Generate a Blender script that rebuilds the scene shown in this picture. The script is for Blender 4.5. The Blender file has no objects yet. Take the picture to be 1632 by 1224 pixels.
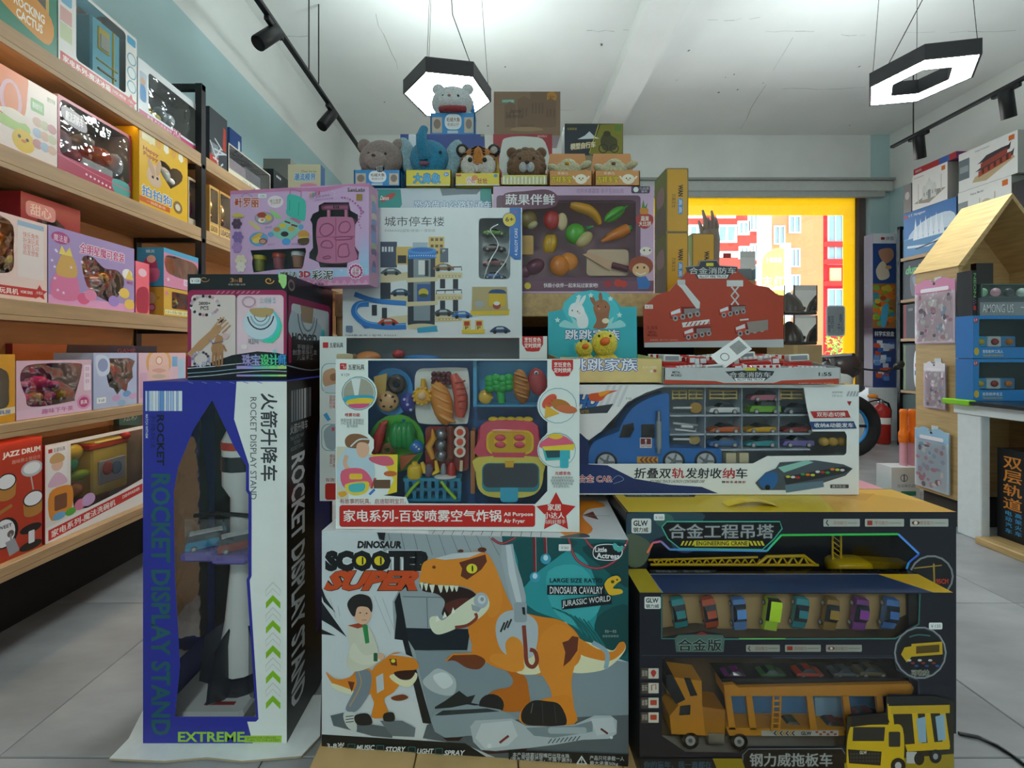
import bpy, math, random
from mathutils import Vector, Matrix
from mathutils.geometry import tessellate_polygon
random.seed(7)
SC = bpy.context.scene
COL = SC.collection
# ------------------------------------------------------------------ camera, sky, sun, exposure
FOC, VX, VY, HC = 690.0, 795.0, 562.0, 1.0
cam = bpy.data.cameras.new('camera'); camo = bpy.data.objects.new('camera', cam); COL.objects.link(camo)
camo.location = (0, 0, HC); camo.rotation_euler = (math.pi/2, 0, 0)
cam.sensor_width = 36.0; cam.sensor_fit = 'HORIZONTAL'; cam.lens = 36.0*FOC/1632
cam.shift_x = (816-VX)/1632; cam.shift_y = -(612-VY)/1632
cam.clip_start = 0.02; cam.clip_end = 300
SC.camera = camo
SC.view_settings.view_transform = 'Standard'; SC.view_settings.look = 'None'
SC.view_settings.gamma = 1.0; SC.view_settings.use_curve_mapping = False
SC.view_settings.exposure = 0.52
LAMP_E = 37
UP_E = 19
GLOW_E = 10
WORLD_E = 2.5
SUN_E = 14.0
wd = bpy.data.worlds.new('sky'); SC.world = wd; wd.use_nodes = True
bgn = wd.node_tree.nodes['Background']; bgn.inputs[0].default_value = (0.78, 0.90, 1.0, 1); bgn.inputs[1].default_value = WORLD_E
sl = bpy.data.lights.new('sun', 'SUN'); sl.energy = SUN_E; sl.angle = 0.02; sl.color = (1.0, 0.97, 0.92)
so = bpy.data.objects.new('sun', sl); COL.objects.link(so); so.rotation_euler = Vector((.58, .12, -.80)).to_track_quat('-Z', 'Y').to_euler()

# ------------------------------------------------------------------ colours and materials
def lin(v): return v/12.92 if v <= 0.04045 else ((v+0.055)/1.055)**2.4
def C(h):
    if not isinstance(h, str): return h
    h = h.lstrip('#')
    if len(h) == 3: h = ''.join(q+q for q in h)
    return tuple(lin(int(h[i:i+2], 16)/255) for i in (0, 2, 4))
MT = {}
def mat(name, src='attr', col=(.8, .8, .8), rough=.5, metal=0., spec=.5, noise=0., nscale=30., bump=0., bscale=80., sheen=0., coat=0., emit=0., stretch=None, sub=0.):
    if name in MT: return MT[name]
    m = bpy.data.materials.new(name); m.use_nodes = True; nt = m.node_tree; N = nt.nodes; L = nt.links
    b = N['Principled BSDF']; b.inputs['Roughness'].default_value = rough; b.inputs['Metallic'].default_value = metal
    b.inputs['Specular IOR Level'].default_value = spec
    if sheen: b.inputs['Sheen Weight'].default_value = sheen
    if coat: b.inputs['Coat Weight'].default_value = coat; b.inputs['Coat Roughness'].default_value = .12
    if src == 'attr': a = N.new('ShaderNodeAttribute'); a.attribute_name = 'Col'; out = a.outputs['Color']
    elif src == 'obj': a = N.new('ShaderNodeObjectInfo'); out = a.outputs['Color']
    else: a = N.new('ShaderNodeRGB'); a.outputs[0].default_value = (*C(col), 1); out = a.outputs[0]
    tc = N.new('ShaderNodeTexCoord'); mp = N.new('ShaderNodeMapping'); L.new(tc.outputs['Object'], mp.inputs[0])
    if stretch: mp.inputs['Scale'].default_value = stretch
    if noise:
        n = N.new('ShaderNodeTexNoise'); n.inputs['Scale'].default_value = nscale; n.inputs['Detail'].default_value = 6; L.new(mp.outputs[0], n.inputs['Vector'])
        r = N.new('ShaderNodeMapRange'); r.inputs[1].default_value = .3; r.inputs[2].default_value = .7; r.inputs[3].default_value = 1-noise; r.inputs[4].default_value = 1+noise*.6
        L.new(n.outputs['Fac'], r.inputs[0])
        mx = N.new('ShaderNodeMix'); mx.data_type = 'RGBA'; mx.blend_type = 'MULTIPLY'; mx.inputs[0].default_value = 1
        L.new(out, mx.inputs[6]); L.new(r.outputs[0], mx.inputs[7]); out = mx.outputs[2]
    L.new(out, b.inputs['Base Color'])
    if bump:
        n2 = N.new('ShaderNodeTexNoise'); n2.inputs['Scale'].default_value = bscale; n2.inputs['Detail'].default_value = 4; L.new(mp.outputs[0], n2.inputs['Vector'])
        bp = N.new('ShaderNodeBump'); bp.inputs['Strength'].default_value = bump; bp.inputs['Distance'].default_value = .01; L.new(n2.outputs['Fac'], bp.inputs['Height']); L.new(bp.outputs[0], b.inputs['Normal'])
    if emit: L.new(out, b.inputs['Emission Color']); b.inputs['Emission Strength'].default_value = emit
    MT[name] = m; return m
PRINT = mat('printed_card', rough=.34, noise=.03, nscale=12)
CARD = mat('card', rough=.55, noise=.06, nscale=25, bump=.04, bscale=60)
PLAST = mat('plastic', rough=.27, noise=.03, nscale=15)
MATTE = mat('matte', rough=.8, noise=.05, nscale=20)
FUZZ = mat('plush_fabric', rough=.95, noise=.22, nscale=140, bump=.9, bscale=220, sheen=.25)
FOIL = mat('foil', rough=.3, metal=.85, noise=.1, nscale=9)
HOLO = mat('holographic', rough=.25, metal=.6, noise=.05)
CARP = mat('car_paint', 'obj', rough=.25, metal=.25, coat=.5)
BLKM = mat('black_metal', 'rgb', '#17181b', rough=.45, spec=.4, noise=.1)
WHTM = mat('white_metal', 'rgb', '#e6eaec', rough=.4, noise=.04)
WOODL = mat('light_wood', 'rgb', '#c9a671', rough=.5, noise=.16, nscale=7, stretch=(1, 1, 9), bump=.03)
WOODH = mat('light_wood_grain', 'rgb', '#c8a570', rough=.5, noise=.2, nscale=6, stretch=(9, 1.2, 9), bump=.03)
WOODS = mat('shelf_wood', 'rgb', '#b8946b', rough=.5, noise=.18, nscale=5, stretch=(7, 1, 7), bump=.03)
WOODB = mat('shelf_back_wood', 'rgb', '#b58657', rough=.6, noise=.15, nscale=5, stretch=(7, 1, 7))
def clear_mat(name, tint=(1, 1, 1), gl=.05, rough=.04, bump=0., bs=14.):
    m = bpy.data.materials.new(name); m.use_nodes = True; nt = m.node_tree; N = nt.nodes; L = nt.links; N.clear()
    o = N.new('ShaderNodeOutputMaterial'); t = N.new('ShaderNodeBsdfTransparent'); t.inputs[0].default_value = (*tint, 1)
    g = N.new('ShaderNodeBsdfGlossy'); g.inputs['Roughness'].default_value = rough
    f = N.new('ShaderNodeFresnel'); f.inputs[0].default_value = 1.35
    a = N.new('ShaderNodeMath'); a.operation = 'ADD'; a.inputs[1].default_value = gl; L.new(f.outputs[0], a.inputs[0])
    x = N.new('ShaderNodeMixShader'); L.new(a.outputs[0], x.inputs[0]); L.new(t.outputs[0], x.inputs[1]); L.new(g.outputs[0], x.inputs[2]); L.new(x.outputs[0], o.inputs[0])
    if bump:
        tc = N.new('ShaderNodeTexCoord'); n = N.new('ShaderNodeTexNoise'); n.inputs['Scale'].default_value = bs; n.inputs['Detail'].default_value = 2; L.new(tc.outputs['Object'], n.inputs['Vector'])
        bp = N.new('ShaderNodeBump'); bp.inputs['Strength'].default_value = bump; bp.inputs['Distance'].default_value = .02; L.new(n.outputs['Fac'], bp.inputs['Height']); L.new(bp.outputs[0], g.inputs['Normal'])
    return m
CLEAR = clear_mat('clear_plastic', gl=.025, rough=.06, bump=.1)
CRINK = clear_mat('crinkled_plastic', gl=.05, rough=.07, bump=.6, bs=16)
GLASS = clear_mat('window_glass', gl=.015, rough=.01)

# ------------------------------------------------------------------ geometry collectors
def px(x, y, Y): return Vector(((x-VX)/FOC*Y, Y, HC+(VY-y)/FOC*Y))
class G:
    def __init__(s): s.v = []; s.f = []; s.c = []; s.sm = []
    def face(s, pts, col, smooth=False):
        b = len(s.v); s.v += [Vector(p) for p in pts]; s.f.append(tuple(range(b, b+len(pts)))); s.c.append(C(col)); s.sm.append(smooth)
    def grid(s, rows, col, closed=False, smooth=True, cols=None):
        b = len(s.v); n = len(rows[0])
        for r in rows: s.v += [Vector(p) for p in r]
        for i in range(len(rows)-1):
            for j in range(n if closed else n-1):
                k = (j+1) % n
                s.f.append((b+i*n+j, b+i*n+k, b+(i+1)*n+k, b+(i+1)*n+j)); s.c.append(C(cols[i] if cols else col)); s.sm.append(smooth)
        return b
    def box(s, a, b, col, M=None, bev=0.):
        x0, y0, z0 = a; x1, y1, z1 = b
        if bev:
            q = bev
            for (ax, lo, hi) in ((0, x0, x1), (1, y0, y1), (2, z0, z1)):
                pass
            R = []
            for zz, i in ((z0, q), (z0+q, 0), (z1-q, 0), (z1, q)):
                R.append([(x0+i+q, y0+i, zz), (x1-i-q, y0+i, zz), (x1-i, y0+i+q, zz), (x1-i, y1-i-q, zz), (x1-i-q, y1-i, zz), (x0+i+q, y1-i, zz), (x0+i, y1-i-q, zz), (x0+i, y0+i+q, zz)])
            if M: R = [[M @ Vector(p) for p in r] for r in R]
            s.grid(R, col, True, False); s.face(R[0][::-1], col); s.face(R[-1], col); return
        P = [Vector(p) for p in ((x0, y0, z0), (x1, y0, z0), (x1, y1, z0), (x0, y1, z0), (x0, y0, z1), (x1, y0, z1), (x1, y1, z1), (x0, y1, z1))]
        if M: P = [M @ p for p in P]
        cs = col if isinstance(col, (list,)) else [col]*6   # bottom, top, front(-y), right, back, left
        for q, f in enumerate(((3, 2, 1, 0), (4, 5, 6, 7), (0, 1, 5, 4), (1, 2, 6, 5), (2, 3, 7, 6), (3, 0, 4, 7))):
            if cs[q] is not None: s.face([P[i] for i in f], cs[q])
    def ell(s, c, r, col, M=None, nu=12, nv=7, p=1.):
        c = Vector(c); rows = []
        for i in range(nv+1):
            t = math.pi*i/nv; z = -math.cos(t); w = math.sin(t)
            row = []
            for j in range(nu):
                a = 2*math.pi*j/nu
                d = [w*math.cos(a), w*math.sin(a), z]
                if p != 1: d = [math.copysign(abs(q)**p, q) for q in d]
                q = Vector((d[0]*r[0], d[1]*r[1], d[2]*r[2]))
                row.append(c+(M @ q if M else q))
            rows.append(row)
        s.grid(rows, col, True)
    def tube(s, pts, r, col, n=8, cap=True, closed=False):
        pts = [Vector(p) for p in pts]; rows = []; m = len(pts); up = None
        for i, p in enumerate(pts):
            a = pts[(i-1) % m] if (closed or i > 0) else p; b = pts[(i+1) % m] if (closed or i < m-1) else p
            d = (b-a).normalized()
            if up is None: up = Vector((0, 0, 1)) if abs(d.z) < .9 else Vector((1, 0, 0))
            u = (up-d*up.dot(d)).normalized(); w = d.cross(u); up = u
            rr = r[i] if isinstance(r, (list, tuple)) else r
            rows.append([p+(u*math.cos(2*math.pi*j/n)+w*math.sin(2*math.pi*j/n))*rr for j in range(n)])
        if closed: rows.append(rows[0])
        s.grid(rows, col, True)
        if cap and not closed: s.face(rows[0][::-1], col); s.face(rows[-1], col)
    def lathe(s, prof, col, M=None, n=16, cols=None, cap=True):
        rows = []
        for (r, z) in prof:
            rw = [Vector((r*math.cos(2*math.pi*j/n), r*math.sin(2*math.pi*j/n), z)) for j in range(n)]
            rows.append([M @ q for q in rw] if M else rw)
        s.grid(rows, col, True, True, cols)
        if cap:
            if prof[0][0] > 1e-5: s.face(rows[0][::-1], cols[0] if cols else col)
            if prof[-1][0] > 1e-5: s.face(rows[-1], cols[-1] if cols else col)
    def prism(s, pts, d, col, colside=None):          # polygon of 3D points extruded by vector d
        pts = [Vector(p) for p in pts]; d = Vector(d)
        for t in tessellate_polygon([pts]):
            s.face([pts[i] for i in t], col); s.face([pts[i]+d for i in reversed(t)], col)
        n = len(pts)
        for i in range(n): s.face([pts[i], pts[(i+1) % n], pts[(i+1) % n]+d, pts[i]+d], colside or col)
    def xf(s, M): s.v = [M @ p for p in s.v]; return s
    def mesh(s, name, inv=None, merge=False):
        me = bpy.data.meshes.new(name)
        me.from_pydata([tuple(inv @ p) if inv else tuple(p) for p in s.v], [], s.f)
        a = me.color_attributes.new('Col', 'FLOAT_COLOR', 'CORNER'); buf = []
        for f, c in zip(s.f, s.c): buf += [c[0], c[1], c[2], 1.0]*len(f)
        a.data.foreach_set('color', buf)
        me.polygons.foreach_set('use_smooth', s.sm); me.update(); return me
def Rz(a): return Matrix.Rotation(a, 4, 'Z')
def Rx(a): return Matrix.Rotation(a, 4, 'X')
def Ry(a): return Matrix.Rotation(a, 4, 'Y')
def Tr(v): return Matrix.Translation(Vector(v))
def props(o, label=None, cat=None, group=None, kind=None):
    if label: o['label'] = label
    if cat: o['category'] = cat
    if group: o['group'] = group
    if kind: o['kind'] = kind
class Thing:
    def __init__(s, name, label, cat, loc=(0, 0, 0), rz=0., group=None):
        s.o = bpy.data.objects.new(name, None); COL.objects.link(s.o); s.o.location = loc; s.o.rotation_euler = (0, 0, rz); s.o.empty_display_size = .05
        s.M = Tr(loc) @ Rz(rz); s.inv = s.M.inverted(); props(s.o, label, cat, group)
    def add(s, g, name, m, label=None, parent=None):
        me = g.mesh(name, s.inv); me.materials.append(m); o = bpy.data.objects.new(name, me); COL.objects.link(o); o.parent = parent or s.o
        if label: o['label'] = label
        return o
    def inst(s, me, name, M, color=None, parent=None):   # shared mesh placed by a world matrix
        o = bpy.data.objects.new(name, me); COL.objects.link(o); o.parent = parent or s.o
        o.matrix_local = (M if parent else s.inv @ M)
        if color: o.color = (*C(color), 1)
        return o
def one(g, name, m, label=None, cat=None, group=None, kind=None, loc=None):   # a thing that is one mesh
    loc = Vector(loc) if loc is not None else Vector((0, 0, 0))
    me = g.mesh(name, Tr(-loc)); me.materials.append(m); o = bpy.data.objects.new(name, me); COL.objects.link(o); o.location = loc
    props(o, label, cat, group, kind); return o

# ------------------------------------------------------------------ flat print on a face
_txt = {}
_tc = bpy.data.curves.new('lettering', 'FONT'); _to = bpy.data.objects.new('lettering_source', _tc); COL.objects.link(_to)
def glyphs(body, bold=0., space=1.):
    if any(ord(ch) > 0x2e80 for ch in body): bold = 0.
    k = (body, bold, space)
    if k not in _txt:
        _tc.body = body; _tc.resolution_u = 2; _tc.offset = bold; _tc.space_character = space; _tc.space_line = .95; _tc.fill_mode = 'FRONT'; _tc.align_x = 'CENTER' if '\n' in body else 'LEFT'
        _to.update_tag(); bpy.context.view_layer.update()
        ev = _to.evaluated_get(bpy.context.evaluated_depsgraph_get()); m = ev.to_mesh()
        vs = [(v.co.x, v.co.y) for v in m.vertices]; fs = [tuple(p.vertices) for p in m.polygons]; ev.to_mesh_clear()
        x0 = min(v[0] for v in vs); x1 = max(v[0] for v in vs); y0 = min(v[1] for v in vs); y1 = max(v[1] for v in vs)
        _txt[k] = ([((a-x0)/max(x1-x0, 1e-6), (b-y0)/max(y1-y0, 1e-6)) for a, b in vs], fs)
    return _txt[k]
class Face:
    def __init__(s, O, U, V):
        s.O = Vector(O); s.U = Vector(U); s.V = Vector(V); s.N = s.U.cross(s.V).normalized()
    def px(s, x, y, d=0.):       # the point of the face seen at a picture position, d behind the face
        r = Vector(((x-VX)/FOC, 1, (VY-y)/FOC)); c = Vector((0, 0, HC)); p0 = s.O-s.N*d
        return c+r*((p0-c).dot(s.N)/r.dot(s.N))
    def uv(s, u, v, d=0.): return s.O+s.U*u+s.V*v-s.N*d
def spline(pts, n=5, closed=True):
    out = []; m = len(pts)
    for i in range(m if closed else m-1):
        if closed: p0, p1, p2, p3 = (pts[(i+k-1) % m] for k in range(4))
        else: p0, p1, p2, p3 = (pts[min(max(i+k-1, 0), m-1)] for k in range(4))
        for j in range(n):
            t = j/n
            out.append(tuple(.5*((2*p1[q])+(-p0[q]+p2[q])*t+(2*p0[q]-5*p1[q]+4*p2[q]-p3[q])*t*t+(-p0[q]+3*p1[q]-3*p2[q]+p3[q])*t**3) for q in (0, 1)))
    if not closed: out.append(tuple(pts[-1]))
    return out
def rrect(x0, y0, x1, y1, r=0, n=4):
    if r <= 0: return [(x0, y0), (x1, y0), (x1, y1), (x0, y1)]
    o = []
    for cx, cy, a in ((x1-r, y0+r, -90), (x1-r, y1-r, 0), (x0+r, y1-r, 90), (x0+r, y0+r, 180)):
        for i in range(n+1):
            t = math.radians(a+90*i/n); o.append((cx+r*math.cos(t), cy+r*math.sin(t)))
    return o
def ellp(cx, cy, rx, ry, rot=0, n=18):
    c, s_ = math.cos(math.radians(rot)), math.sin(math.radians(rot)); o = []
    for i in range(n):
        a = 2*math.pi*i/n; x, y = rx*math.cos(a), ry*math.sin(a); o.append((cx+x*c-y*s_, cy+x*s_+y*c))
    return o
def starp(cx, cy, r, k=.45, n=5, rot=-90):
    return [(cx+(r if i % 2 == 0 else r*k)*math.cos(math.radians(rot+180/n*i)), cy+(r if i % 2 == 0 else r*k)*math.sin(math.radians(rot+180/n*i))) for i in range(2*n)]
STEP = 1.5e-5
class Art(G):
    def __init__(s, face, frame=None, d=0.):   # frame=(w,h): own picture coordinates, y down; None: photo coordinates
        super().__init__(); s.F = face; s.k = 0; s.fr = frame; s.d = d; s.tf = (0, 0, 1)
    def z(s, ox, oy, k): s.tf = (ox, oy, k); return s
    def at(s, p):
        off = s.d-1.2e-4-STEP*s.k; p = (s.tf[0]+p[0]*s.tf[2], s.tf[1]+p[1]*s.tf[2])
        if s.fr: return s.F.uv(min(max(p[0]/s.fr[0], 0), 1), min(max(1-p[1]/s.fr[1], 0), 1), off)
        q = s.F.px(p[0], p[1]); r = q-s.F.O; u = r.dot(s.F.U)/s.F.U.length_squared; v = r.dot(s.F.V)/s.F.V.length_squared
        return s.F.uv(min(max(u, 0), 1), min(max(v, 0), 1), off)      # print stops at the edge of its face
    def tri(s, loops, col):
        s.k += 1; W = [[s.at(p) for p in l] for l in loops]; flat = [q for l in W for q in l]
        b = len(s.v); s.v += flat; cc = C(col)
        L2 = [[Vector((p[0], p[1], 0)) for p in l] for l in loops]
        for t in tessellate_polygon(L2):
            a, e, f = (flat[i] for i in t)
            if (e-a).cross(f-a).dot(s.F.N) < 0: t = (t[0], t[2], t[1])
            s.f.append(tuple(b+i for i in t)); s.c.append(cc); s.sm.append(False)
    def p(s, pts, col, holes=()): s.tri([list(pts)]+[list(h) for h in holes], col); return s
    def r(s, x0, y0, x1, y1, col, rad=0): return s.p(rrect(x0, y0, x1, y1, rad), col)
    def e(s, cx, cy, rx, ry, col, rot=0, n=18): return s.p(ellp(cx, cy, rx, ry, rot, n), col)
    def b(s, pts, col, n=4): return s.p(spline(pts, n), col)
    def star(s, cx, cy, r, col, k=.45, n=5, rot=-90): return s.p(starp(cx, cy, r, k, n, rot), col)
    def ring(s, cx, cy, rx, ry, w, col): return s.p(ellp(cx, cy, rx, ry), col, [ellp(cx, cy, rx-w, ry-w)])
    def fr_(s, x0, y0, x1, y1, w, col, rad=0): return s.p(rrect(x0, y0, x1, y1, rad), col, [rrect(x0+w, y0+w, x1-w, y1-w, max(rad-w, 0))])
    def l(s, pts, w, col, sm=False):
        if sm: pts = spline(pts, 4, False)
        L = []; R = []; m = len(pts)
        for i, q in enumerate(pts):
            a = pts[max(i-1, 0)]; c = pts[min(i+1, m-1)]; dx, dy = c[0]-a[0], c[1]-a[1]; n = math.hypot(dx, dy) or 1
            ww = w[i*len(w)//m] if isinstance(w, (list, tuple)) else w
            L.append((q[0]-dy/n*ww/2, q[1]+dx/n*ww/2)); R.append((q[0]+dy/n*ww/2, q[1]-dx/n*ww/2))
        s.k += 1; cc = C(col); b = len(s.v); A = [s.at(q) for q in L]; B = [s.at(q) for q in R]; s.v += A+B
        for i in range(m-1):
            f = (b+i, b+i+1, b+m+i+1, b+m+i)
            if (A[i+1]-A[i]).cross(B[i]-A[i]).dot(s.F.N) < 0: f = f[::-1]
            s.f.append(f); s.c.append(cc); s.sm.append(False)
        return s
    def t(s, body, x0, y0, x1, y1, col, rot=0, bold=.012, skew=0., edge=None, ew=.05, dy=0., space=1.):
        cjk = any(ord(ch) > 0x2e80 for ch in body)
        if edge and not cjk: s.t(body, x0-(x1-x0)*.004, y0-(y1-y0)*.03, x1+(x1-x0)*.004, y1+(y1-y0)*.03, edge, rot, ew, skew, dy=dy, space=space)
        if cjk and (edge or bold >= .02):      # heavier strokes: a few slightly shifted impressions
            em = (y1-y0 if rot == 0 else x1-x0)/max(1, body.count('\n')+1)
            if edge:
                r = em*.075
                for q in range(8): ca, sa = r*math.cos(q*.785), r*math.sin(q*.785); s.t(body, x0+ca, y0+sa, x1+ca, y1+sa, edge, rot, 0, skew, dy=dy, space=space)
            r = em*.022
            for ca, sa in ((-r, 0), (r, 0), (0, r)): s.t(body, x0+ca, y0+sa, x1+ca, y1+sa, col, rot, 0, skew, dy=dy, space=space)
        vs, fs = glyphs(body, bold, space); s.k += 1; b = len(s.v); cc = C(col)
        for u, v in vs:
            if rot == 0: q = (x0+(x1-x0)*(u+skew*(v-.5)), y1+(y0-y1)*v+dy*u)
            elif rot == 90: q = (x0+(x1-x0)*v+dy*u, y0+(y1-y0)*(u+skew*(v-.5)))          # reads downwards
            else: q = (x1-(x1-x0)*v, y1-(y1-y0)*u)                                        # reads upwards
            s.v.append(s.at(q))
        for f in fs:
            a, e, g = s.v[b+f[0]], s.v[b+f[1]], s.v[b+f[2]]
            ff = f if (e-a).cross(g-a).dot(s.F.N) >= 0 else f[::-1]
            s.f.append(tuple(b+i for i in ff)); s.c.append(cc); s.sm.append(False)
        return s
# ------------------------------------------------------------------ cartons
class Box(Thing):
    """A carton whose printed face is F; D deep behind it. holes: window outlines in the frame given to art()."""
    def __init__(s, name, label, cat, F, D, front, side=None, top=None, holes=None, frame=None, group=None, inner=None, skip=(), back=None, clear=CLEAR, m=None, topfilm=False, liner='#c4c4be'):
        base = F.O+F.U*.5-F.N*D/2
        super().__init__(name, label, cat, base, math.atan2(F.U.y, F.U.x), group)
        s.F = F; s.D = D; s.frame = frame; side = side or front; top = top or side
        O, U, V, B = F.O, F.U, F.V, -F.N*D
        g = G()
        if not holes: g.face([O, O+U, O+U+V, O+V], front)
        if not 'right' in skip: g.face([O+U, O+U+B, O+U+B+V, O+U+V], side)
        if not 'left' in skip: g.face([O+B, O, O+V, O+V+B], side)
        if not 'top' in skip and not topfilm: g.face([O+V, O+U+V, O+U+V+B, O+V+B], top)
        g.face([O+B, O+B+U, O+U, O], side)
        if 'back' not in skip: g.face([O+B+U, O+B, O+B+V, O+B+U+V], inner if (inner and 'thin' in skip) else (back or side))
        s.carton = s.add(g, 'carton', m or PRINT)
        s.holes = holes
        if holes:
            a = s.art(d=.0002); a.k = 0
            w, h = frame if frame else (0, 0)
            out = [(0, 0), (w, 0), (w, h), (0, h)] if frame else None
            if not frame:
                out = []
                for q in (O+V, O+U+V, O+U, O): out.append((VX+FOC*q.x/q.y, VY-FOC*(q.z-HC)/q.y))
            a.p(out, front, holes); s.add(a, 'front_panel', m or PRINT)
            cl = s.art(d=.0012)
            for q in holes: cl.p(q, '#fff')
            s.add(cl, 'window', clear, 'clear plastic window')
            if liner:
                g = G(); e = .0015; u_, v_ = U.normalized()*e, V.normalized()*e; o = O+u_+v_-F.N*.004; u, v, bb = U-2*u_, V-2*v_, -F.N*(D-.006)
                g.face([o, o+u, o+u+bb, o+bb], liner)
                if 'left' not in skip: g.face([o, o+bb, o+bb+v, o+v], liner); g.face([o+u+bb, o+u, o+u+v, o+u+bb+v], liner)
                if not topfilm: g.face([o+v+bb, o+u+v+bb, o+u+v, o+v], liner)
                s.add(g, 'bounce_liner', MATTE)  # inner faces added to bounce light around inside windowed boxes
            if topfilm: g = G(); g.face([O+V, O+U+V, O+U+V+B, O+V+B], '#fff'); s.add(g, 'top_film', clear, 'clear film over the top')
            if inner:
                g = G(); e = .004; n = F.N
                o = O+U.normalized()*e+V.normalized()*e; u = U-U.normalized()*2*e; v = V-V.normalized()*2*e; bb = -n*(D-e)
                if D > 2*e:
                    g.face([o+bb, o+bb+u, o+bb+u+v, o+bb+v], inner)
                s.add(g, 'backing_card', m or PRINT)
    def art(s, d=0., px_=False): return Art(s.F, None if px_ else s.frame, d)
    def put(s, a, name='printed_artwork', m=None, label=None): return s.add(a, name, m or PRINT, label)
    def side(s, which):
        O, U, V, B = s.F.O, s.F.U, s.F.V, -s.F.N*s.D
        return {'right': Face(O+U, B, V), 'left': Face(O+B, -B, V), 'top': Face(O+V, U, B)}[which]
def faceY(xl, xr, yt, yb, Y, rz=0., Yb=None):   # upright face looking at the aisle (-Y); edges given where the photo shows them
    c = px((xl+xr)/2, yb, Y); d = Vector((math.cos(rz), math.sin(rz), 0)); n = Vector((math.sin(rz), -math.cos(rz), 0))
    f = Face(c, d, Vector((0, 0, 1)))
    f = Face(c, d, Vector((0, 0, 1)))
    a = f.px(xl, VY); b = f.px(xr, VY); z0 = c.z; z1 = f.px((xl+xr)/2, yt).z
    return Face((a.x, a.y, z0), (b.x-a.x, b.y-a.y, 0), (0, 0, z1-z0))
def faceZ(xl, xr, z0, yt, Y, rz=0., h=None):   # the same standing at height z0
    f = faceY(xl, xr, yt, VY+50, Y, rz); z1 = HC+(VY-yt)/FOC*Y
    O = f.O.copy(); O.z = z0
    return Face(O, f.U, (0, 0, (z1-z0) if h is None else h))
def faceX(X, xl, xr, z0, h):    # face looking along +X (left wall shelves), edges at picture columns xl < xr
    y0 = X*FOC/(xl-VX); y1 = X*FOC/(xr-VX)
    return Face((X, y0, z0), (0, y1-y0, 0), (0, 0, h))
def faceXr(X, xl, xr, z0, h):   # face looking along -X (right wall shelves)
    y0 = X*FOC/(xr-VX); y1 = X*FOC/(xl-VX)
    return Face((X, y1, z0), (0, y0-y1, 0), (0, 0, h))
# ------------------------------------------------------------------ the room
XL, XR, YB, YF, ZC = -1.87, 4.65, 5.15, -3.2, 3.59
WALLM = mat('wall_paint', 'attr', rough=.75, noise=.05, nscale=2.2, bump=.05, bscale=40)
CEILM = mat('ceiling_paint', 'rgb', '#f7f9f7', rough=.8, noise=.05, nscale=1.3, bump=.08, bscale=9)
TILEM = mat('stone_tile', 'obj', rough=.36, noise=.3, nscale=2.6, stretch=(1.0, 2.2, 1), bump=.05, bscale=14, spec=.45)
def struct(g, name, m, **k): return one(g, name, m, kind='structure', **k)
BLUE, WHITE = '#c0dde0', '#f4f6f3'
PZ = 3.02
g = G(); g.box((XL-.3, YF-.3, -.2), (XR+.3, YB+.3, -.012), '#2c2d2e'); fl = struct(g, 'floor', mat('grout', 'attr', rough=.8))
T = .66; tg = G(); tg.box((.0015, .0015, -.011), (T-.0015, T-.0015, 0), '#ffffff', bev=.002); tme = tg.mesh('tile'); tme.materials.append(TILEM)
for i in range(10):
    for j in range(12):
        o = bpy.data.objects.new('tile', tme); COL.objects.link(o); o.parent = fl; o.location = (XL+i*T-.03, -2.9+j*T+.01, 0)
        s = .9+.2*random.random(); o.color = (.335*s, .335*s, .345*s, 1)
g = G(); g.box((XL-.2, YF-.2, ZC), (XR+.2, YB+.4, ZC+.15), '#fff'); ce = struct(g, 'ceiling', CEILM)
g = G()     # hairline cracks and chipped nail marks in the plaster
def crack(x0, y0, x1, y1, w=.0045):
    n = 7; P = [(x0+(x1-x0)*i/n+random.uniform(-.012, .012), y0+(y1-y0)*i/n+random.uniform(-.012, .012)) for i in range(n+1)]
    for i in range(n):
        if random.random() < .2: continue
        d = Vector((P[i+1][0]-P[i][0], P[i+1][1]-P[i][1], 0)).normalized(); q = Vector((-d.y, d.x, 0))*w*random.uniform(.3, 1)/2
        a = Vector((*P[i], ZC-.0012)); b = Vector((*P[i+1], ZC-.0012)); g.face([a+q, b+q, b-q, a-q], '#a6a8a2')
def cpx(x, y): Y = (ZC-HC)*FOC/(VY-y); return ((x-VX)/FOC*Y, Y)
for a, b in (((1220, 50), (1330, 52)), ((590, 5), (635, 110)), ((1245, 142), (1380, 140)), ((1262, 60), (1180, 205)), ((1440, 52), (1620, 48)), ((420, 58), (520, 56)), ((935, 50), (1000, 48)), ((1130, 32), (1225, 28)), ((1320, 56), (1380, 57)), ((880, 175), (960, 176))):
    crack(*cpx(*a), *cpx(*b))
for q in range(34):
    X, Y = random.uniform(-1.2, 4.2), random.uniform(2.4, 5.0); s = random.uniform(.006, .016); a = random.random()*3
    g.face([(X+s*math.cos(a+t)*(.5 if t in (1.57, 4.71) else 1), Y+s*math.sin(a+t), ZC-.001) for t in (0, 1.57, 3.14, 4.71)][::-1], '#7f807b')
o = one(g, 'plaster_marks', MATTE); o.parent = ce
g = G(); g.box((1.05, YF, ZC-.14), (1.34, YB, ZC), '#f4f6f3'); struct(g, 'ceiling_beam', WALLM)
g = G(); g.box((XL-.2, YF-.2, 0), (XL, YB+.2, PZ), BLUE); g.box((XL-.2, YF-.2, PZ), (XL, YB+.2, ZC), WHITE); struct(g, 'wall_left', WALLM)
g = G(); g.box((XR, YF-.2, 0), (XR+.2, YB+.2, PZ-.1), BLUE); g.box((XR, YF-.2, PZ-.1), (XR+.2, YB+.2, ZC), WHITE); struct(g, 'wall_right', WALLM)
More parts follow.
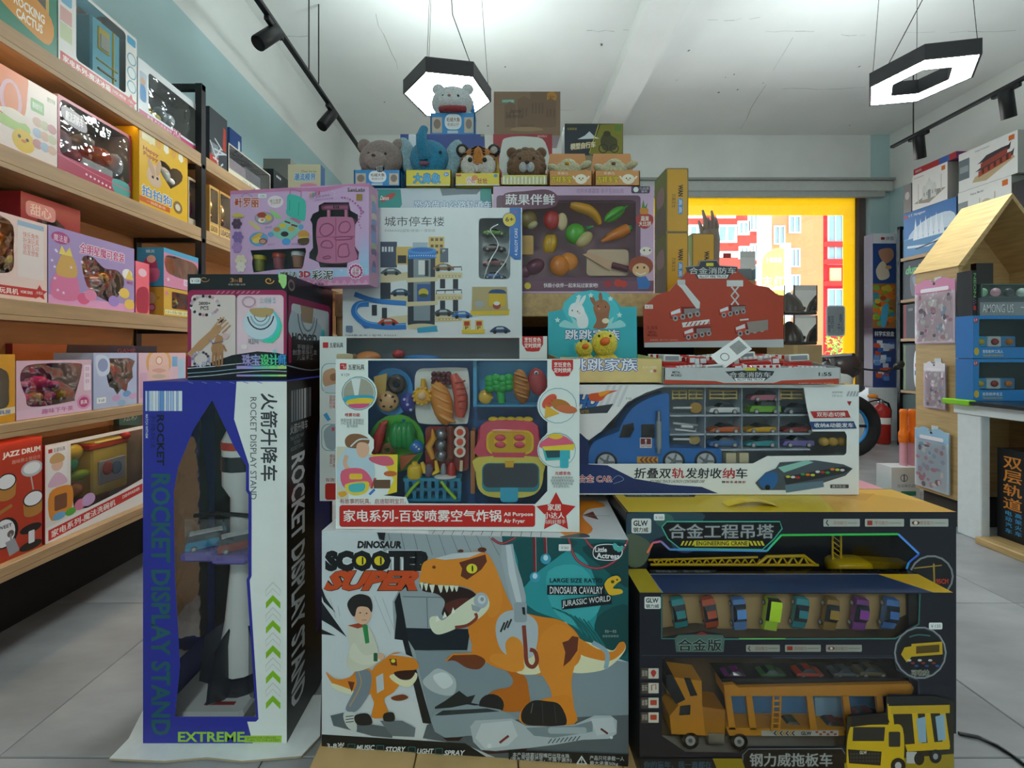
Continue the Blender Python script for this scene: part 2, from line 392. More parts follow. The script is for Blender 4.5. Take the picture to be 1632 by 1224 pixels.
g = G(); g.box((XL, YF-.2, 0), (XR, YF, ZC), '#d9dbd6'); struct(g, 'wall_front', WALLM)
WX0, WX1, WZ0, WZ1 = 0.55, 4.42, .40, 2.94
g = G(); g.box((XL, YB, 0), (WX0, YB+.25, ZC), '#f4f6f4'); g.box((WX1, YB, 0), (XR, YB+.25, ZC), BLUE); g.box((WX0, YB, WZ1), (WX1, YB+.25, ZC), '#f4f6f4'); g.box((WX0, YB, 0), (WX1, YB+.25, WZ0), '#dfe6e8')
struct(g, 'wall_back', WALLM)
# lintel track over the shop window
g = G(); g.box((WX0-.1, YB-.07, 2.90), (XR-.02, YB, 3.02), '#cfd3d0', bev=.008); g.box((WX0-.1, YB-.10, 3.02), (XR-.02, YB, 3.045), '#a8aca8'); g.box((WX0-.1, YB-.05, 2.84), (XR-.1, YB, 2.90), '#bfc3c1'); struct(g, 'trim_1', MATTE)
w = Thing('window_1', None, None, (2.5, YB+.12, WZ0)); props(w.o, kind='structure')
g = G()
for a, b in (((WX0, YB+.06, WZ0), (WX0+.06, YB+.16, WZ1)), ((WX1-.09, YB+.06, WZ0), (WX1, YB+.16, WZ1)), ((WX0, YB+.06, WZ1-.06), (WX1, YB+.16, WZ1)), ((WX0, YB+.06, WZ0), (WX1, YB+.16, WZ0+.05)), ((1.9, YB+.06, WZ0), (1.95, YB+.16, WZ1))): g.box(a, b, '#6b5f5d', bev=.006)
w.add(g, 'window_frame', MATTE)
g = G(); g.box((WX0+.05, YB+.10, WZ0+.04), (WX1-.08, YB+.108, WZ1-.05), '#fff'); w.add(g, 'pane', GLASS)
VINYL = mat('yellow_vinyl', 'rgb', '#ffc400', rough=.5, noise=.04)
nt = VINYL.node_tree; tl = nt.nodes.new('ShaderNodeBsdfTranslucent'); tl.inputs[0].default_value = (1, .86, .12, 1); mxs = nt.nodes.new('ShaderNodeMixShader'); mxs.inputs[0].default_value = .5
nt.links.new(nt.nodes['Principled BSDF'].outputs[0], mxs.inputs[1]); nt.links.new(tl.outputs[0], mxs.inputs[2]); nt.links.new(mxs.outputs[0], nt.nodes['Material Output'].inputs[0])
g = G(); g.box((WX0+.06, YB+.112, WZ1-.27), (WX1-.09, YB+.118, WZ1-.06), '#fc0'); w.add(g, 'vinyl_band', VINYL, 'yellow vinyl band along the top of the glass')
g = G(); g.box((WX1-.235, YB+.112, WZ0+.05), (WX1-.09, YB+.118, WZ1-.27), '#fc0'); w.add(g, 'vinyl_band', VINYL, 'yellow vinyl band down the side of the glass')
g = G(); g.box((WX0, YB-.16, WZ0-.03), (WX1+.1, YB+.06, WZ0), '#eef2f2', bev=.006); struct(g, 'trim_2', WHTM)

# ------------------------------------------------------------------ the street outside
PAVE = mat('street_paving', 'rgb', '#d2dade', rough=.9, noise=.15, nscale=1.5)
g = G(); g.box((-30, YB+.3, -.35), (60, 60, -.15), '#bbb'); struct(g, 'street', PAVE)
FACM = mat('facade_render', rough=.9, noise=.06, nscale=1.0)
PANE = mat('building_glass', 'rgb', '#7fa3ad', rough=.12, spec=.8, noise=.2, nscale=.8)
def bld(name, label, x0, x1, Y, ztop, col, wins, extra=None, depth=4.6):
    a, b = px(x0, VY, Y).x, px(x1, VY, Y).x
    t = Thing(name, label, 'building', ((a+b)/2, Y+depth/2, -.15))
    g = G(); g.box((a, Y, -.15), (b, Y+depth, ztop), col); t.add(g, 'wall', FACM)
    for (wx0, wx1, y0, y1) in wins:
        p, q = px(wx0, y1, Y), px(wx1, y0, Y); g = G()
        for u, v in (((p.x-.06, Y-.06, p.z-.06), (q.x+.06, Y+.0, p.z)), ((p.x-.06, Y-.06, q.z), (q.x+.06, Y, q.z+.06)), ((p.x-.06, Y-.06, p.z), (p.x, Y, q.z)), ((q.x, Y-.06, p.z), (q.x+.06, Y, q.z)), (((p.x+q.x)/2-.03, Y-.05, p.z), ((p.x+q.x)/2+.03, Y, q.z))): g.box(u, v, '#cfcbc4')
        wo = t.add(g, 'window', FACM); g = G(); g.box((p.x, Y-.02, p.z), (q.x, Y-.004, q.z), '#678'); t.add(g, 'pane', PANE, parent=wo)
    if extra: extra(t, Y)
    return t
bld('apartment_building', 'red rendered apartment block with small windows, farthest left through the glass', 985, 1206, 13, 16, '#b83a2c', [(1145, 1168, 330, 345), (1145, 1170, 362, 384), (1178, 1190, 356, 372), (1180, 1190, 396, 410), (1195, 1205, 342, 366), (1198, 1205, 392, 412), (1195, 1205, 425, 445), (1100, 1120, 330, 345), (1100, 1120, 362, 384)])
def e1(t, Y):
    p, q = px(1205, 600, Y-.5), px(1230, 330, Y-.5); g = G(); g.box((p.x, Y-.5, -.1), (q.x, Y, 21), '#d9d2c2'); t.add(g, 'stair_tower', FACM, 'cream stair tower')
    g = G(); a = px(1183, 378, Y-.4); g.box((a.x-.4, Y-.4, a.z-.3), (a.x+.4, Y, a.z+.3), '#eee'); t.add(g, 'air_conditioner', WHTM)
bld('apartment_building', 'orange apartment block with a cream stair tower seen through the shop window', 1206, 1312, 18.3, 20, '#d08a58', [(1258, 1273, 346, 370), (1234, 1248, 362, 388), (1262, 1272, 398, 424), (1215, 1223, 350, 365), (1215, 1223, 395, 412), (1262, 1272, 440, 460)], e1)
def e2(t, Y):
    for y in (392, 420, 455): p, q = px(1318, y, Y-.25), px(1372, y-5, Y-.25); g = G(); g.box((p.x, Y-.25, p.z), (q.x, Y, q.z+.08), '#e2322c'); t.add(g, 'ledge', FACM)
    p, q = px(1323, 450, Y-.08), px(1341, 427, Y-.08); g = G(); g.box((p.x, Y-.08, p.z), (q.x, Y-.01, q.z), '#f1d08a'); t.add(g, 'plaque', FACM, 'pale yellow plaque')
bld('apartment_building', 'bright red building with tall glazed bays beside the yellow window stripe', 1312, 1420, 23.6, 26, '#b8232a', [(1320, 1341, 330, 420), (1320, 1341, 462, 490), (1362, 1372, 330, 405), (1362, 1372, 420, 480)], e2)
# street signs
t = Thing('shop_sign', 'upright yellow-green street sign with rounded top corner outside', 'sign', (px(1238, 430, 9.5).x, 9.5, -.15))
F = faceY(1214, 1258, 395, 560, 9.5); g = G(); A = Art(F); pts = [A.at(p) for p in spline([(1214, 560), (1214, 420), (1222, 402), (1240, 395), (1250, 395), (1250, 560)], 3)]
pts = [F.px(*p) for p in [(1214, 560), (1214, 420), (1217, 408), (1224, 401), (1236, 396), (1250, 395), (1250, 560)]]
g.prism(pts, (0, .12, 0), '#d6c95a', '#b8c4cc'); t.add(g, 'board', MATTE)
g = G(); p = F.px(1250, 560); q = F.px(1258, 388); g.box((p.x, 9.45, -.15), (q.x, 9.65, q.z), '#c9d4da'); t.add(g, 'post', MATTE)
A.p([(1214, 470), (1250, 445), (1250, 560), (1214, 560)], '#c3c64e').t('红', 1234, 440, 1248, 458, '#f4f6ee').t('志', 1216, 440, 1230, 458, '#f4f6ee').t('卜拉里品', 1222, 410, 1246, 418, '#f0f2e8'); t.add(A, 'lettering', MATTE)
YS = YB+.099
t = Thing('window_notice', 'small grey two-column notice stuck on the shop window glass', 'sign', (px(1332, 512, YS).x, YS, px(1332, 535, YS).z))
F = faceY(1317, 1347, 487, 536, YS); g = G(); pts = [F.px(*p) for p in rrect(1317, 487, 1347, 536, 5)]; g.prism(pts, (0, .002, 0), '#9fa9b0'); t.add(g, 'panel', MATTE)
A = Art(F); A.fr_(1317, 487, 1347, 536, 2, '#dfe5e8', 5); A.t('美国\n魔气', 1319, 503, 1329, 530, '#4a5660').t('春\n中心', 1335, 500, 1345, 528, '#4a5660'); t.add(A, 'lettering', MATTE)
# street tree: crown of many small leaf faces and a trunk
t = Thing('street_tree', 'yellow-green tree on the pavement beside the yellow window stripe', 'tree', (px(1358, 560, 7.2).x, 7.2, -.15))
g = G(); c = px(1360, 555, 7.2); g.tube([(c.x, 7.2, -.15), (c.x+.02, 7.2, .7), (c.x-.02, 7.2, 1.3)], [.06, .045, .03], '#6b5a45', 7); t.add(g, 'trunk', MATTE)
g = G(); rnd = random.Random(3)
for i in range(1500):
    th = rnd.random()*6.283; ph = math.acos(rnd.uniform(-1, 1)); rr = rnd.random()**.4
    p = Vector((c.x+.38*rr*math.sin(ph)*math.cos(th), 7.2+.38*rr*math.sin(ph)*math.sin(th), 1.05+.75*rr*math.cos(ph)))
    a = Vector((rnd.uniform(-1, 1), rnd.uniform(-1, 1), rnd.uniform(-1, 1))).normalized(); b = a.cross(Vector((rnd.uniform(-1, 1), 1, .3))).normalized(); s = rnd.uniform(.02, .04)
    g.face([p-a*s, p+b*s*.5, p+a*s, p-b*s*.5], rnd.choice(['#8fae45', '#a9bb4a', '#6f9a3e', '#c9c052', '#5f8a3a']))
o = t.add(g, 'foliage', MATTE); o['kind'] = 'stuff'

# ------------------------------------------------------------------ lamps
LEM = bpy.data.materials.new('lamp_diffuser'); LEM.use_nodes = True; nb = LEM.node_tree.nodes['Principled BSDF']; nb.inputs['Base Color'].default_value = (.9, .95, .97, 1); nb.inputs['Emission Color'].default_value = (.87, 1.0, .98, 1); nb.inputs['Emission Strength'].default_value = LAMP_E
LUP = LEM.copy(); LUP.name = 'added_up_fill'; LUP.node_tree.nodes['Principled BSDF'].inputs['Emission Strength'].default_value = UP_E  # glow of upward panels added to the lamps to brighten the ceiling
def hexlamp(c, R, r, h, rot, label, wires=True):
    t = Thing('pendant_lamp', label, 'lamp', (c[0], c[1], c[2]), 0, 'hexagonal pendant lamps')
    def hx(rad, z): return [Vector((c[0]+rad*math.cos(rot+i*math.pi/3), c[1]+rad*math.sin(rot+i*math.pi/3), z)) for i in range(6)]
    g = G(); z0, z1 = c[2], c[2]+h
    A, B, A2 = hx(R, z0), hx(R, z1), hx(R-.012, z0)
    for i in range(6): k = (i+1) % 6; g.face([A[i], A[k], B[k], B[i]], '#303034'); g.face([A2[k], A2[i], A[i], A[k]], '#303034')
    if r:
        a, b, a2 = hx(r, z0), hx(r, z1), hx(r+.008, z0)
        for i in range(6): k = (i+1) % 6; g.face([a[k], a[i], b[i], b[k]], '#35353a'); g.face([a[i], a[k], a2[k], a2[i]], '#303034')
    t.add(g, 'frame', mat('lamp_frame', rough=.45, noise=.05))
    g = G(); z = z0+.003; D = hx(R-.012, z)
    if r:
        d = hx(r+.008, z)
        for i in range(6): k = (i+1) % 6; g.face([D[k], D[i], d[i], d[k]], '#fff')
    else: g.face(D[::-1], '#fff')
    t.add(g, 'diffuser', LEM, 'bright white diffuser')
    g = G(); z = z1-.004; D = hx(R-.012, z)
    if r:
        d = hx(r+.008, z)
        for i in range(6): k = (i+1) % 6; g.face([D[i], D[k], d[k], d[i]], '#fff')
    else: g.face(D, '#fff')
    t.add(g, 'up_fill_panel', LUP)
    if wires:
        for i in (0, 2, 4):
            p = hx(R-.02, z1)[i]; g = G(); g.tube([p, (c[0]+(p.x-c[0])*.75, c[1]+(p.y-c[1])*.75, ZC)], .0016, '#3a3a3c', 5); t.add(g, 'suspension_wire', BLKM)
        g = G(); p = hx(R-.03, z1)[5]; g.tube([p, (c[0]+.03, c[1], (z1+ZC)/2), (c[0], c[1], ZC)], .003, '#222', 6); t.add(g, 'power_cord', BLKM)
        g = G(); g.lathe([(.05, ZC-.03), (.05, ZC)], '#333', Tr((c[0], c[1], 0)), 14); t.add(g, 'ceiling_rose', BLKM)
h = 1.62
a0 = math.atan2(.00004*FOC, .17)
hexlamp((-.200*h, .002462*FOC*h, HC+h), .172*h, 0, .085, a0, 'solid glowing hexagon pendant lamp above the white plush dog')
a1 = math.atan2(.000043*FOC, -.163)
hexlamp((1.56*h, .0023225*FOC*h, HC+h), .166*h, .086*h, .085, a1, 'hexagon ring pendant lamp with an open centre, at the right')
# two unseen lamps added behind the viewpoint for ambient light
hexlamp((-.45, -1.6, HC+h), .28, 0, .085, .2, 'added unseen solid hexagon lamp behind the viewpoint, for fill light')
hexlamp((2.3, -1.7, HC+h), .27, .14, .085, .5, 'added unseen hexagon ring lamp behind the viewpoint, for fill light')
# ceiling tracks
def track(X, Y0, Y1, z, spots, rods, label, sgn):
    t = Thing('track_light', label, 'track light', (X, (Y0+Y1)/2, z))
    g = G(); g.box((X-.018, Y0, z), (X+.018, Y1, z+.025), '#17181b', bev=.003); t.add(g, 'rail', BLKM)
    for (y, tilt) in spots:
        g = G(); g.box((X-.016, y-.09, z-.03), (X+.016, y+.09, z), '#17181b', bev=.004); ad = t.add(g, 'adapter', BLKM)
        M = Tr((X, y, z-.045)) @ Ry(math.radians(18*sgn)) @ Rx(math.radians(tilt))
        g = G(); g.lathe([(.0, .03), (.036, .03), (.042, .022), (.042, -.17), (.038, -.172), (.035, -.15), (0, -.15)], '#1b1c1f', M, 18); t.add(g, 'spot_head', BLKM, parent=ad)
    for (dx, y) in rods:
        g = G(); g.tube([(X+dx, y, z+.02), (X+dx, y, ZC)], .005, '#222', 6); t.add(g, 'rod', BLKM)
track(-1.36, .6, 4.3, 2.98, [(2.62, -35), (3.52, -30), (1.6, -35)], [(0, 3.1), (.02, 3.22), (0, 1.2)], 'black track rail with cylinder spotlights along the left shelves', 1)
track(3.83, .6, 4.22, 2.99, [(3.95, 12), (3.27, 8), (2.2, 8)], [(0, 4.0), (0, 1.5)], 'black track rail with cylinder spotlights along the right shelves', -1)
# ------------------------------------------------------------------ helpers for toys packed behind a window
def toy(b, name, parts, m=PLAST, label=None, parent=None, tf=None):
    g = G(); F = b.F; ox, oy, sc = tf or getattr(b, 'tf', (0, 0, 1))
    P_ = lambda x, y, d: F.px(ox+x*sc, oy+y*sc, d)
    for q in parts:
        k = q[0]
        if k == 'e':      # ellipsoid x y rx ry col d depth rot
            _, x, y, rx, ry, col, d, dep = q[:8]; rot = q[8] if len(q) > 8 else 0
            c = P_(x, y, d); s = c.y/FOC*sc; g.ell(c, (rx*s, dep, ry*s), col, Rz(b.M.to_euler().z) @ Ry(math.radians(rot)), 14, 8, q[9] if len(q) > 9 else 1)
        elif k == 't':    # tube pts r col d
            _, pts, r, col, d = q[:5]; P = [P_(x, y, d) for x, y in pts]; s = P[0].y/FOC*sc
            g.tube(P, [w*s for w in r] if isinstance(r, (list, tuple)) else r*s, col, 8)
        elif k == 'q':    # slab outlined by pts, from depth d back by dep
            _, pts, dep, col, d = q[:5]; g.prism([P_(x, y, d) for x, y in pts], -F.N*dep, col, q[5] if len(q) > 5 else None)
        elif k == 'o':    # ring x y R r col d
            _, x, y, R, r, col, d = q[:7]; c = P_(x, y, d); s = c.y/FOC*sc
            g.tube([c+Vector((R*s*math.cos(a), 0, R*s*math.sin(a))) for a in [i*math.pi/8 for i in range(16)]], r*s, col, 8, closed=True)
        elif k == 'd':    # disc x y rx ry col d dep
            _, x, y, rx, ry, col, d, dep = q[:8]; g.prism([P_(u, v, d) for u, v in ellp(x, y, rx, ry, q[8] if len(q) > 8 else 0, 22)], -F.N*dep, col)
    return b.add(g, name, m, label, parent)
# die-cast cars: one mesh per kind, coloured by object colour
GLZ = mat('car_glass', 'rgb', '#27303a', rough=.15, spec=.8, noise=.02)
TYRE = mat('tyre', rough=.5)
def car_mesh(kind):
    P = {'sport': [(-.5, .1, .1, .15, .12), (-.47, .19, .195, .19, .16), (-.3, .215, .22, .21, .17), (-.17, .22, .3, .21, .14), (.06, .21, .31, .21, .135), (.22, .195, .2, .21, .17), (.42, .15, .155, .2, .16), (.5, .08, .085, .15, .12)],
         'sedan': [(-.5, .12, .12, .17, .15), (-.48, .21, .215, .19, .17), (-.34, .22, .23, .2, .17), (-.22, .22, .33, .2, .14), (.05, .22, .335, .2, .14), (.2, .215, .22, .2, .17), (.45, .19, .195, .19, .17), (.5, .1, .105, .17, .15)],
         'jeep': [(-.5, .14, .14, .19, .18), (-.49, .25, .36, .2, .17), (-.3, .25, .38, .2, .17), (.1, .25, .38, .2, .17), (.16, .25, .27, .2, .18), (.44, .24, .25, .2, .18), (.5, .12, .125, .19, .18)],
         'van': [(-.5, .16, .16, .2, .19), (-.49, .28, .44, .21, .18), (-.3, .28, .46, .21, .18), (.3, .28, .46, .21, .18), (.44, .28, .43, .21, .17), (.49, .24, .25, .2, .17), (.5, .12, .12, .19, .17)]}[kind]
    me = bpy.data.meshes.new('car_body_'+kind); v = []; f = []; mi = []
    for (x, be, ro, wb, wr) in P:
        v += [(x, -wb*.96, .055), (x, -wb, be*.6), (x, -wb*.97, be), (x, -wr, ro), (x, wr, ro), (x, wb*.97, be), (x, wb, be*.6), (x, wb*.96, .055)]
    for i in range(len(P)-1):
        tall = max(P[i][2]-P[i][1], P[i+1][2]-P[i+1][1]) > .05; slope = abs(P[i+1][2]-P[i][2]) > .05
        for j in range(8):
            k = (j+1) % 8; f.append((i*8+j, i*8+k, (i+1)*8+k, (i+1)*8+j)[::-1]); mi.append(1 if tall and (j in (2, 4) or (j == 3 and slope)) else 0)
    f.append(tuple(range(8))); mi.append(0); n = len(P)-1; f.append(tuple(n*8+j for j in reversed(range(8)))); mi.append(0)
    me.from_pydata(v, [], f); me.materials.append(CARP); me.materials.append(GLZ); me.polygons.foreach_set('material_index', mi); me.update(); return me
CARS = {k: car_mesh(k) for k in ('sport', 'sedan', 'jeep', 'van')}
g = G(); g.lathe([(.03, -.028), (.045, -.03), (.075, -.03), (.08, -.02), (.08, .02), (.075, .03), (.045, .03), (.03, .028)], '#111', Rx(math.pi/2), 12, cols=['#bbb', '#777', '#15161a', '#15161a', '#15161a', '#777', '#bbb', '#bbb']); WHEEL = g.mesh('wheel'); WHEEL.materials.append(TYRE)
def car(th, kind, M, L, col, name='toy_car', label=None, parent=None):
    o = th.inst(CARS[kind], name, (M if not parent else M) @ Matrix.Scale(L, 4), col, parent)
    if label: o['label'] = label
    for sx in (-.3, .3):
        for sy in (-.19, .19): th.inst(WHEEL, 'wheel', Tr((sx, sy, .08)), None, o)
    return o
def price(a, x0, y0, x1, y1, tx): a.r(x0, y0, x1, y1, '#e9efee', 2).t(tx, x0+3, y0+3, x1-3, y1-3, '#556', bold=0)

# ------------------------------------------------------------------ low wooden platform and the card under the rocket box
PF = .06
t = Thing('display_platform', 'low light wooden platform under the front toy boxes', 'platform', (.4, 1.15, 0))
for i in range(6):
    g = G(); x0 = -.43+i*.238; g.box((x0, .80, .012), (x0+.235, 1.345, PF), '#c9a671', bev=.003); t.add(g, 'plank', WOODL)
g = G(); g.box((-.40, .84, 0), (.97, 1.33, .012), '#222'); t.add(g, 'base', BLKM)
def gp(x, y, z=0.): Y = (HC-z)*FOC/(y-VY); return Vector(((x-VX)/FOC*Y, Y, z))
g = G(); P = [gp(*q, .004) for q in ((174, 1212), (262, 1216), (330, 1210), (385, 1216), (480, 1208), (510, 1176), (512, 1110), (236, 1118), (215, 1160), (205, 1180))]
g.prism(P, (0, 0, .005), '#e9eeee', '#b9a98c'); one(g, 'cardboard_sheet', CARD, 'torn white cardboard sheet lying on the floor under the tall blue box', 'cardboard', loc=P[0])

# ------------------------------------------------------------------ tall rocket box
F = faceZ(228, 457, .0095, 608, 1.098)
WIN = [(338, 638), (374, 714), (392, 742), (392, 782), (396, 788), (396, 918), (393, 924), (408, 1142), (279, 1142), (287, 1061), (279, 921), (277, 784), (284, 745), (309, 683)]
b = Box('rocket_toy_box', 'tall blue and white rocket display stand box with a rocket shaped window', 'toy box', F, .30, '#eef2ef', '#121317', '#2b3bb0', [WIN], skip=('left', 'right', 'back'))
a = b.art(px_=True)
a.p([(225, 608), (377, 608), (373, 668), (397, 741), (397, 781), (401, 786), (401, 918), (398, 925), (412, 1146), (408, 1150), (394, 1150), (403, 1195), (225, 1195)], '#2a2f9f', [WIN])
x = 232
for w in (2, 3, 2, 2, 5, 3, 2, 6, 3, 3, 2, 5, 4, 2, 6):
    a.r(x, 623, x+w, 655, random.choice(['#e8eef6', '#6d9bd8', '#a9c4ea', '#e8eef6', '#4d7fd0'])); x += w+(6 if x in (262, 263, 264) else .6)
a.t('ROCKET', 250, 661, 262, 742, '#0e1130', 90, .03).t('升降玩法', 240, 662, 248, 715, '#1a1d55', 90).t('MATCH WITHEM', 232, 660, 236, 698, '#dfe6ee', 90)
a.t('ROCKET DISPLAY STAND', 241, 755, 272, 1172, '#1f5f66', 90, .03)
a.t('火箭升降车', 416, 627, 442, 766, '#3b3f46', 90, .03).t('ROCKET DISPLAY STAND', 399, 633, 409, 796, '#5c6168', 90, .0)
for i in range(10):
    y = 940+i*20; c = '#8cc520' if i % 2 else '#c9cfca'
    q = [(435, y), (447, y-12), (447, y-2), (435, y+9), (424, y-2), (424, y-12)]
    q = [(435, y-12), (447, y), (447, y+10), (435, y-2), (424, y+10), (424, y)]
    a.p(q, c) if i % 2 else a.l(q+[q[0]], 1, c)
a.t('EXTREME', 284, 1166, 390, 1182, '#9fd23f', 0, .03).r(390, 1172, 449, 1183, '#9fc935').t('WARRIOR HEROES', 393, 1174, 440, 1177, '#5c7a2a').t('TURN TO THE LATEST', 393, 1178, 446, 1181, '#5c7a2a')
for q in range(6): a.l([(300+q*22, 608.5), (308+q*22, 611)], 1, '#7f8ad8')
b.put(a)
sf = b.side('right')    # black side with its own window
A = Art(sf, (100, 290)); HW = [(72, 25), (92, 70), (95, 150), (88, 235), (58, 240), (55, 150), (56, 95), (62, 55)]
A.p([(0, 0), (100, 0), (100, 290), (0, 290)], '#121317', [HW]); x = 8
for w in (3, 2, 4, 2, 3, 5, 2, 4): A.r(x, 8, x+w, 34, random.choice(['#cfd2d6', '#8d9196'])); x += w+2
A.t('火箭升降车', 6, 36, 40, 44, '#e8eaec').t('THE LATEST WAY\nTO PLAY\nROCKET STAND', 6, 46, 32, 58, '#9aa', bold=0).t('ROCKET DISPLAY STAND', 8, 62, 34, 272, '#e9ebee', 90, .03); b.put(A, 'side_panel')
A = Art(sf, (100, 290), .001); A.p(HW, '#fff'); b.put(A, 'window', CLEAR)
lf = b.side('left'); A = Art(lf, (100, 290)); HL = [(30, 40), (70, 20), (80, 120), (84, 250), (20, 250), (18, 110)]
A.p([(0, 0), (100, 0), (100, 290), (0, 290)], '#262b96', [HL]); b.put(A, 'side_panel'); A = Art(lf, (100, 290), .001); A.p(HL, '#fff'); b.put(A, 'window', CLEAR)
bf = Face(F.O-F.N*.30+F.U, -F.U, F.V); A = Art(bf, (100, 250)); HK = [(50, 14), (80, 60), (84, 230), (16, 230), (20, 60)]
A.p([(0, 0), (100, 0), (100, 250), (0, 250)], '#262b96', [HK]); b.put(A, 'rear_panel'); A = Art(bf, (100, 250), .001); A.p(HK, '#fff'); b.put(A, 'window', CLEAR)
# rocket toy inside
def zy(y, Y): return HC+(VY-y)/FOC*Y
Yr = 1.235; c = px(389, 900, Yr); M = Tr((c.x, Yr, 0)); k = Yr/FOC
g = G(); g.lathe([(30*k, zy(1060, Yr)), (31*k, zy(1010, Yr)), (26*k, zy(980, Yr)), (19*k, zy(900, Yr)), (19*k, zy(790, Yr)), (30*k, zy(770, Yr)), (31*k, zy(700, Yr)), (22*k, zy(680, Yr)), (9*k, zy(655, Yr)), (0, zy(645, Yr))], '#e9edec', M, 12); tw = b.add(g, 'rocket_tower', PLAST, 'white rocket shaped lift tower')
g = G()
for y0, y1, cc, r in ((722, 745, '#14161b', 32.0), (700, 712, '#c8432e', 32)): g.lathe([(r*k, zy(y1, Yr)), (r*k, zy(y0, Yr))], cc, M, 12, cap=False)
g.lathe([(31*k, zy(1062, Yr)), (33*k, zy(1095, Yr)), (33*k, zy(1110, Yr))][::-1], '#14182a', M, 14)
b.add(g, 'rocket_band', PLAST, parent=tw)
A = Art(Face((0, c.y-.056, 0), (1, 0, 0), (0, 0, 1))); A.r(362, 1028, 395, 1052, '#f2f4f3').t('NO', 369, 1033, 384, 1044, '#16181d').t('1', 387, 1033, 391, 1044, '#16181d').r(380, 820, 386, 985, '#1b1e24'); b.add(A, 'rocket_marking', PLAST, parent=tw)
for q in (-1, 0, 1):
    g = G(); Mf = M @ Rz(math.radians(-90+q*60-18)); P = [Mf @ Vector(p) for p in ((.045, 0, zy(985, Yr)), (.10, 0, zy(1005, Yr)), (.115, 0, zy(1075, Yr)), (.045, 0, zy(1095, Yr)))]
    g.prism(P, (.006, .006, 0), '#1b2030'); b.add(g, 'fin', PLAST, 'dark blue fin')
g = G(); g.box((c.x-.165, 1.125, .012), (c.x+.06, 1.375, .06), '#e9efee', bev=.008); g.box((c.x-.06, 1.155, .06), (c.x+.02, 1.165, .0615), '#a02c2c'); b.add(g, 'stand_base', PLAST)
g = G(); g.tube([px(310, 822, 1.2), px(350, 818, 1.2), px(400, 822, 1.2)], .006, '#1a1c20', 8); b.add(g, 'lift_arm', PLAST)
for (x, y, col) in ((327, 880, '#2e9fce'), (377, 884, '#a8362b')):
    q = px(x, y, 1.155); g = G(); g.box((q.x-.047, 1.12, q.z-.012), (q.x+.047, 1.2, q.z+.012), '#7a6bc0', bev=.006); b.add(g, 'tray', PLAST)
    Mc = Tr((q.x, 1.16, q.z+.012)) @ Rz(math.radians(-145)); car(b, 'van', Mc, .092, col, 'toy_bus')
    g = G(); g.box((-.4, -.175, .43), (.4, .175, .475), '#e8f0f2', Mc @ Matrix.Scale(.092, 4), .02); b.add(g, 'bus_roof', PLAST)
g = G(); g.box((px(300, 0, 1.13).x, 1.118, zy(890, 1.13)), (px(404, 0, 1.13).x, 1.119, zy(825, 1.13)), '#fff'); b.add(g, 'blister', CRINK, 'clear blister over the buses')
g = G(); g.box((px(336, 0, 1.39).x, 1.375, .02), (px(372, 0, 1.39).x, 1.385, .90), '#241c1b'); b.add(g, 'inner_support', MATTE)

# ------------------------------------------------------------------ 3 in 1 bead box
F = faceZ(299, 457, .927, 437, 1.16, math.radians(0))
b = Box('bead_craft_box', 'black and pink 3 in 1 bead jewellery box on top of the tall rocket box', 'craft box', F, .32, '#121116', '#15131a')
a = b.art(px_=True); h0, h1 = 437, 604
a.r(299, 462, 457, 604, '#a51d56', 8).r(305, 470, 377, 590, '#e6d5cf', 6).r(377.5, 470, 452, 590, '#eecfdb', 6)
a.p([(299, 585), (330, 580), (370, 566), (410, 560), (440, 562), (457, 566), (457, 606), (299, 606)], '#101015')
for y, cc in ((583, '#d9dfe4'), (591, '#8fb7c9'), (597, '#cfd5da')): a.l([(299, y+4), (340, y+1), (377, y-3), (420, y-6), (457, y-5)], 1.2, cc, True)
for i in range(12):
    cc = ['#b9a0e0', '#a7a6e6', '#8fc9d8', '#7fe0b0', '#8df08f', '#c8f090'][i//2]; a.p([(377+i*6.6, 583-i*.15), (384+i*6.6, 583-i*.15), (384+i*6.6, 588), (377+i*6.6, 588)], cc); a.p([(377+i*6.6, 597), (384+i*6.6, 597), (384+i*6.6, 600), (377+i*6.6, 600)], cc)
a.t('3', 367, 443, 373, 450, '#c98d62').t('IN', 374, 445, 379, 450, '#c98d62').t('1', 381, 443, 386, 450, '#c98d62').t('手链+项链+头饰', 364, 452, 391, 455, '#d8d2c8')
a.r(303, 443, 320, 452, '#e9efee', 2).t('￥158', 305, 445, 318, 450, '#556', bold=0)
for x0, cc in ((425, '#e8a23c'), (446, '#cfe06a')):
    a.l([(x0+8*math.cos(t_)*(1-t_/9)+4, 447+6*math.sin(t_)*(1-t_/9)) for t_ in [i*.5 for i in range(15)]], 1.6, cc)
a.b([(444, 437), (457, 439), (457, 452), (452, 460), (447, 452)], '#a8e08a')
a.l([(326+8*math.cos(t_)*(1-t_/9), 445+5*math.sin(t_)*(1-t_/9)) for t_ in [i*.5 for i in range(13)]], 1.2, '#c08d5a')
for i in range(9): a.l([(345+i*8, 468), (350+i*8, 464)], 1.5, '#d88aa8')
for i in range(26):      # beads of the bracelet round the 2000+ PCS note
    t_ = i/26*6.283; a.e(327+22*math.cos(t_), 487+15*math.sin(t_), 2.6, 2.6, random.choice(['#e8dfe6', '#c3a5b8', '#3b2a30', '#d8a0b4', '#c9c4cf']), n=8)
a.t('2000+', 317, 481, 336, 486, '#4b4450').t('PCS', 320, 488, 333, 494, '#4b4450').star(352, 511, 6, '#3a1f2a')
SK = '#c59366'
a.l([(303, 568), (322, 548), (341, 531)], 13, SK).e(345, 526, 10, 7, SK, -40)
for dx in range(4): a.l([(342+dx*4.2, 520+dx*3.6), (352+dx*5, 509+dx*3.4), (358+dx*3.2, 506+dx*4)], 2.6, ['#cf9d70', '#c08c5e'][dx % 2])
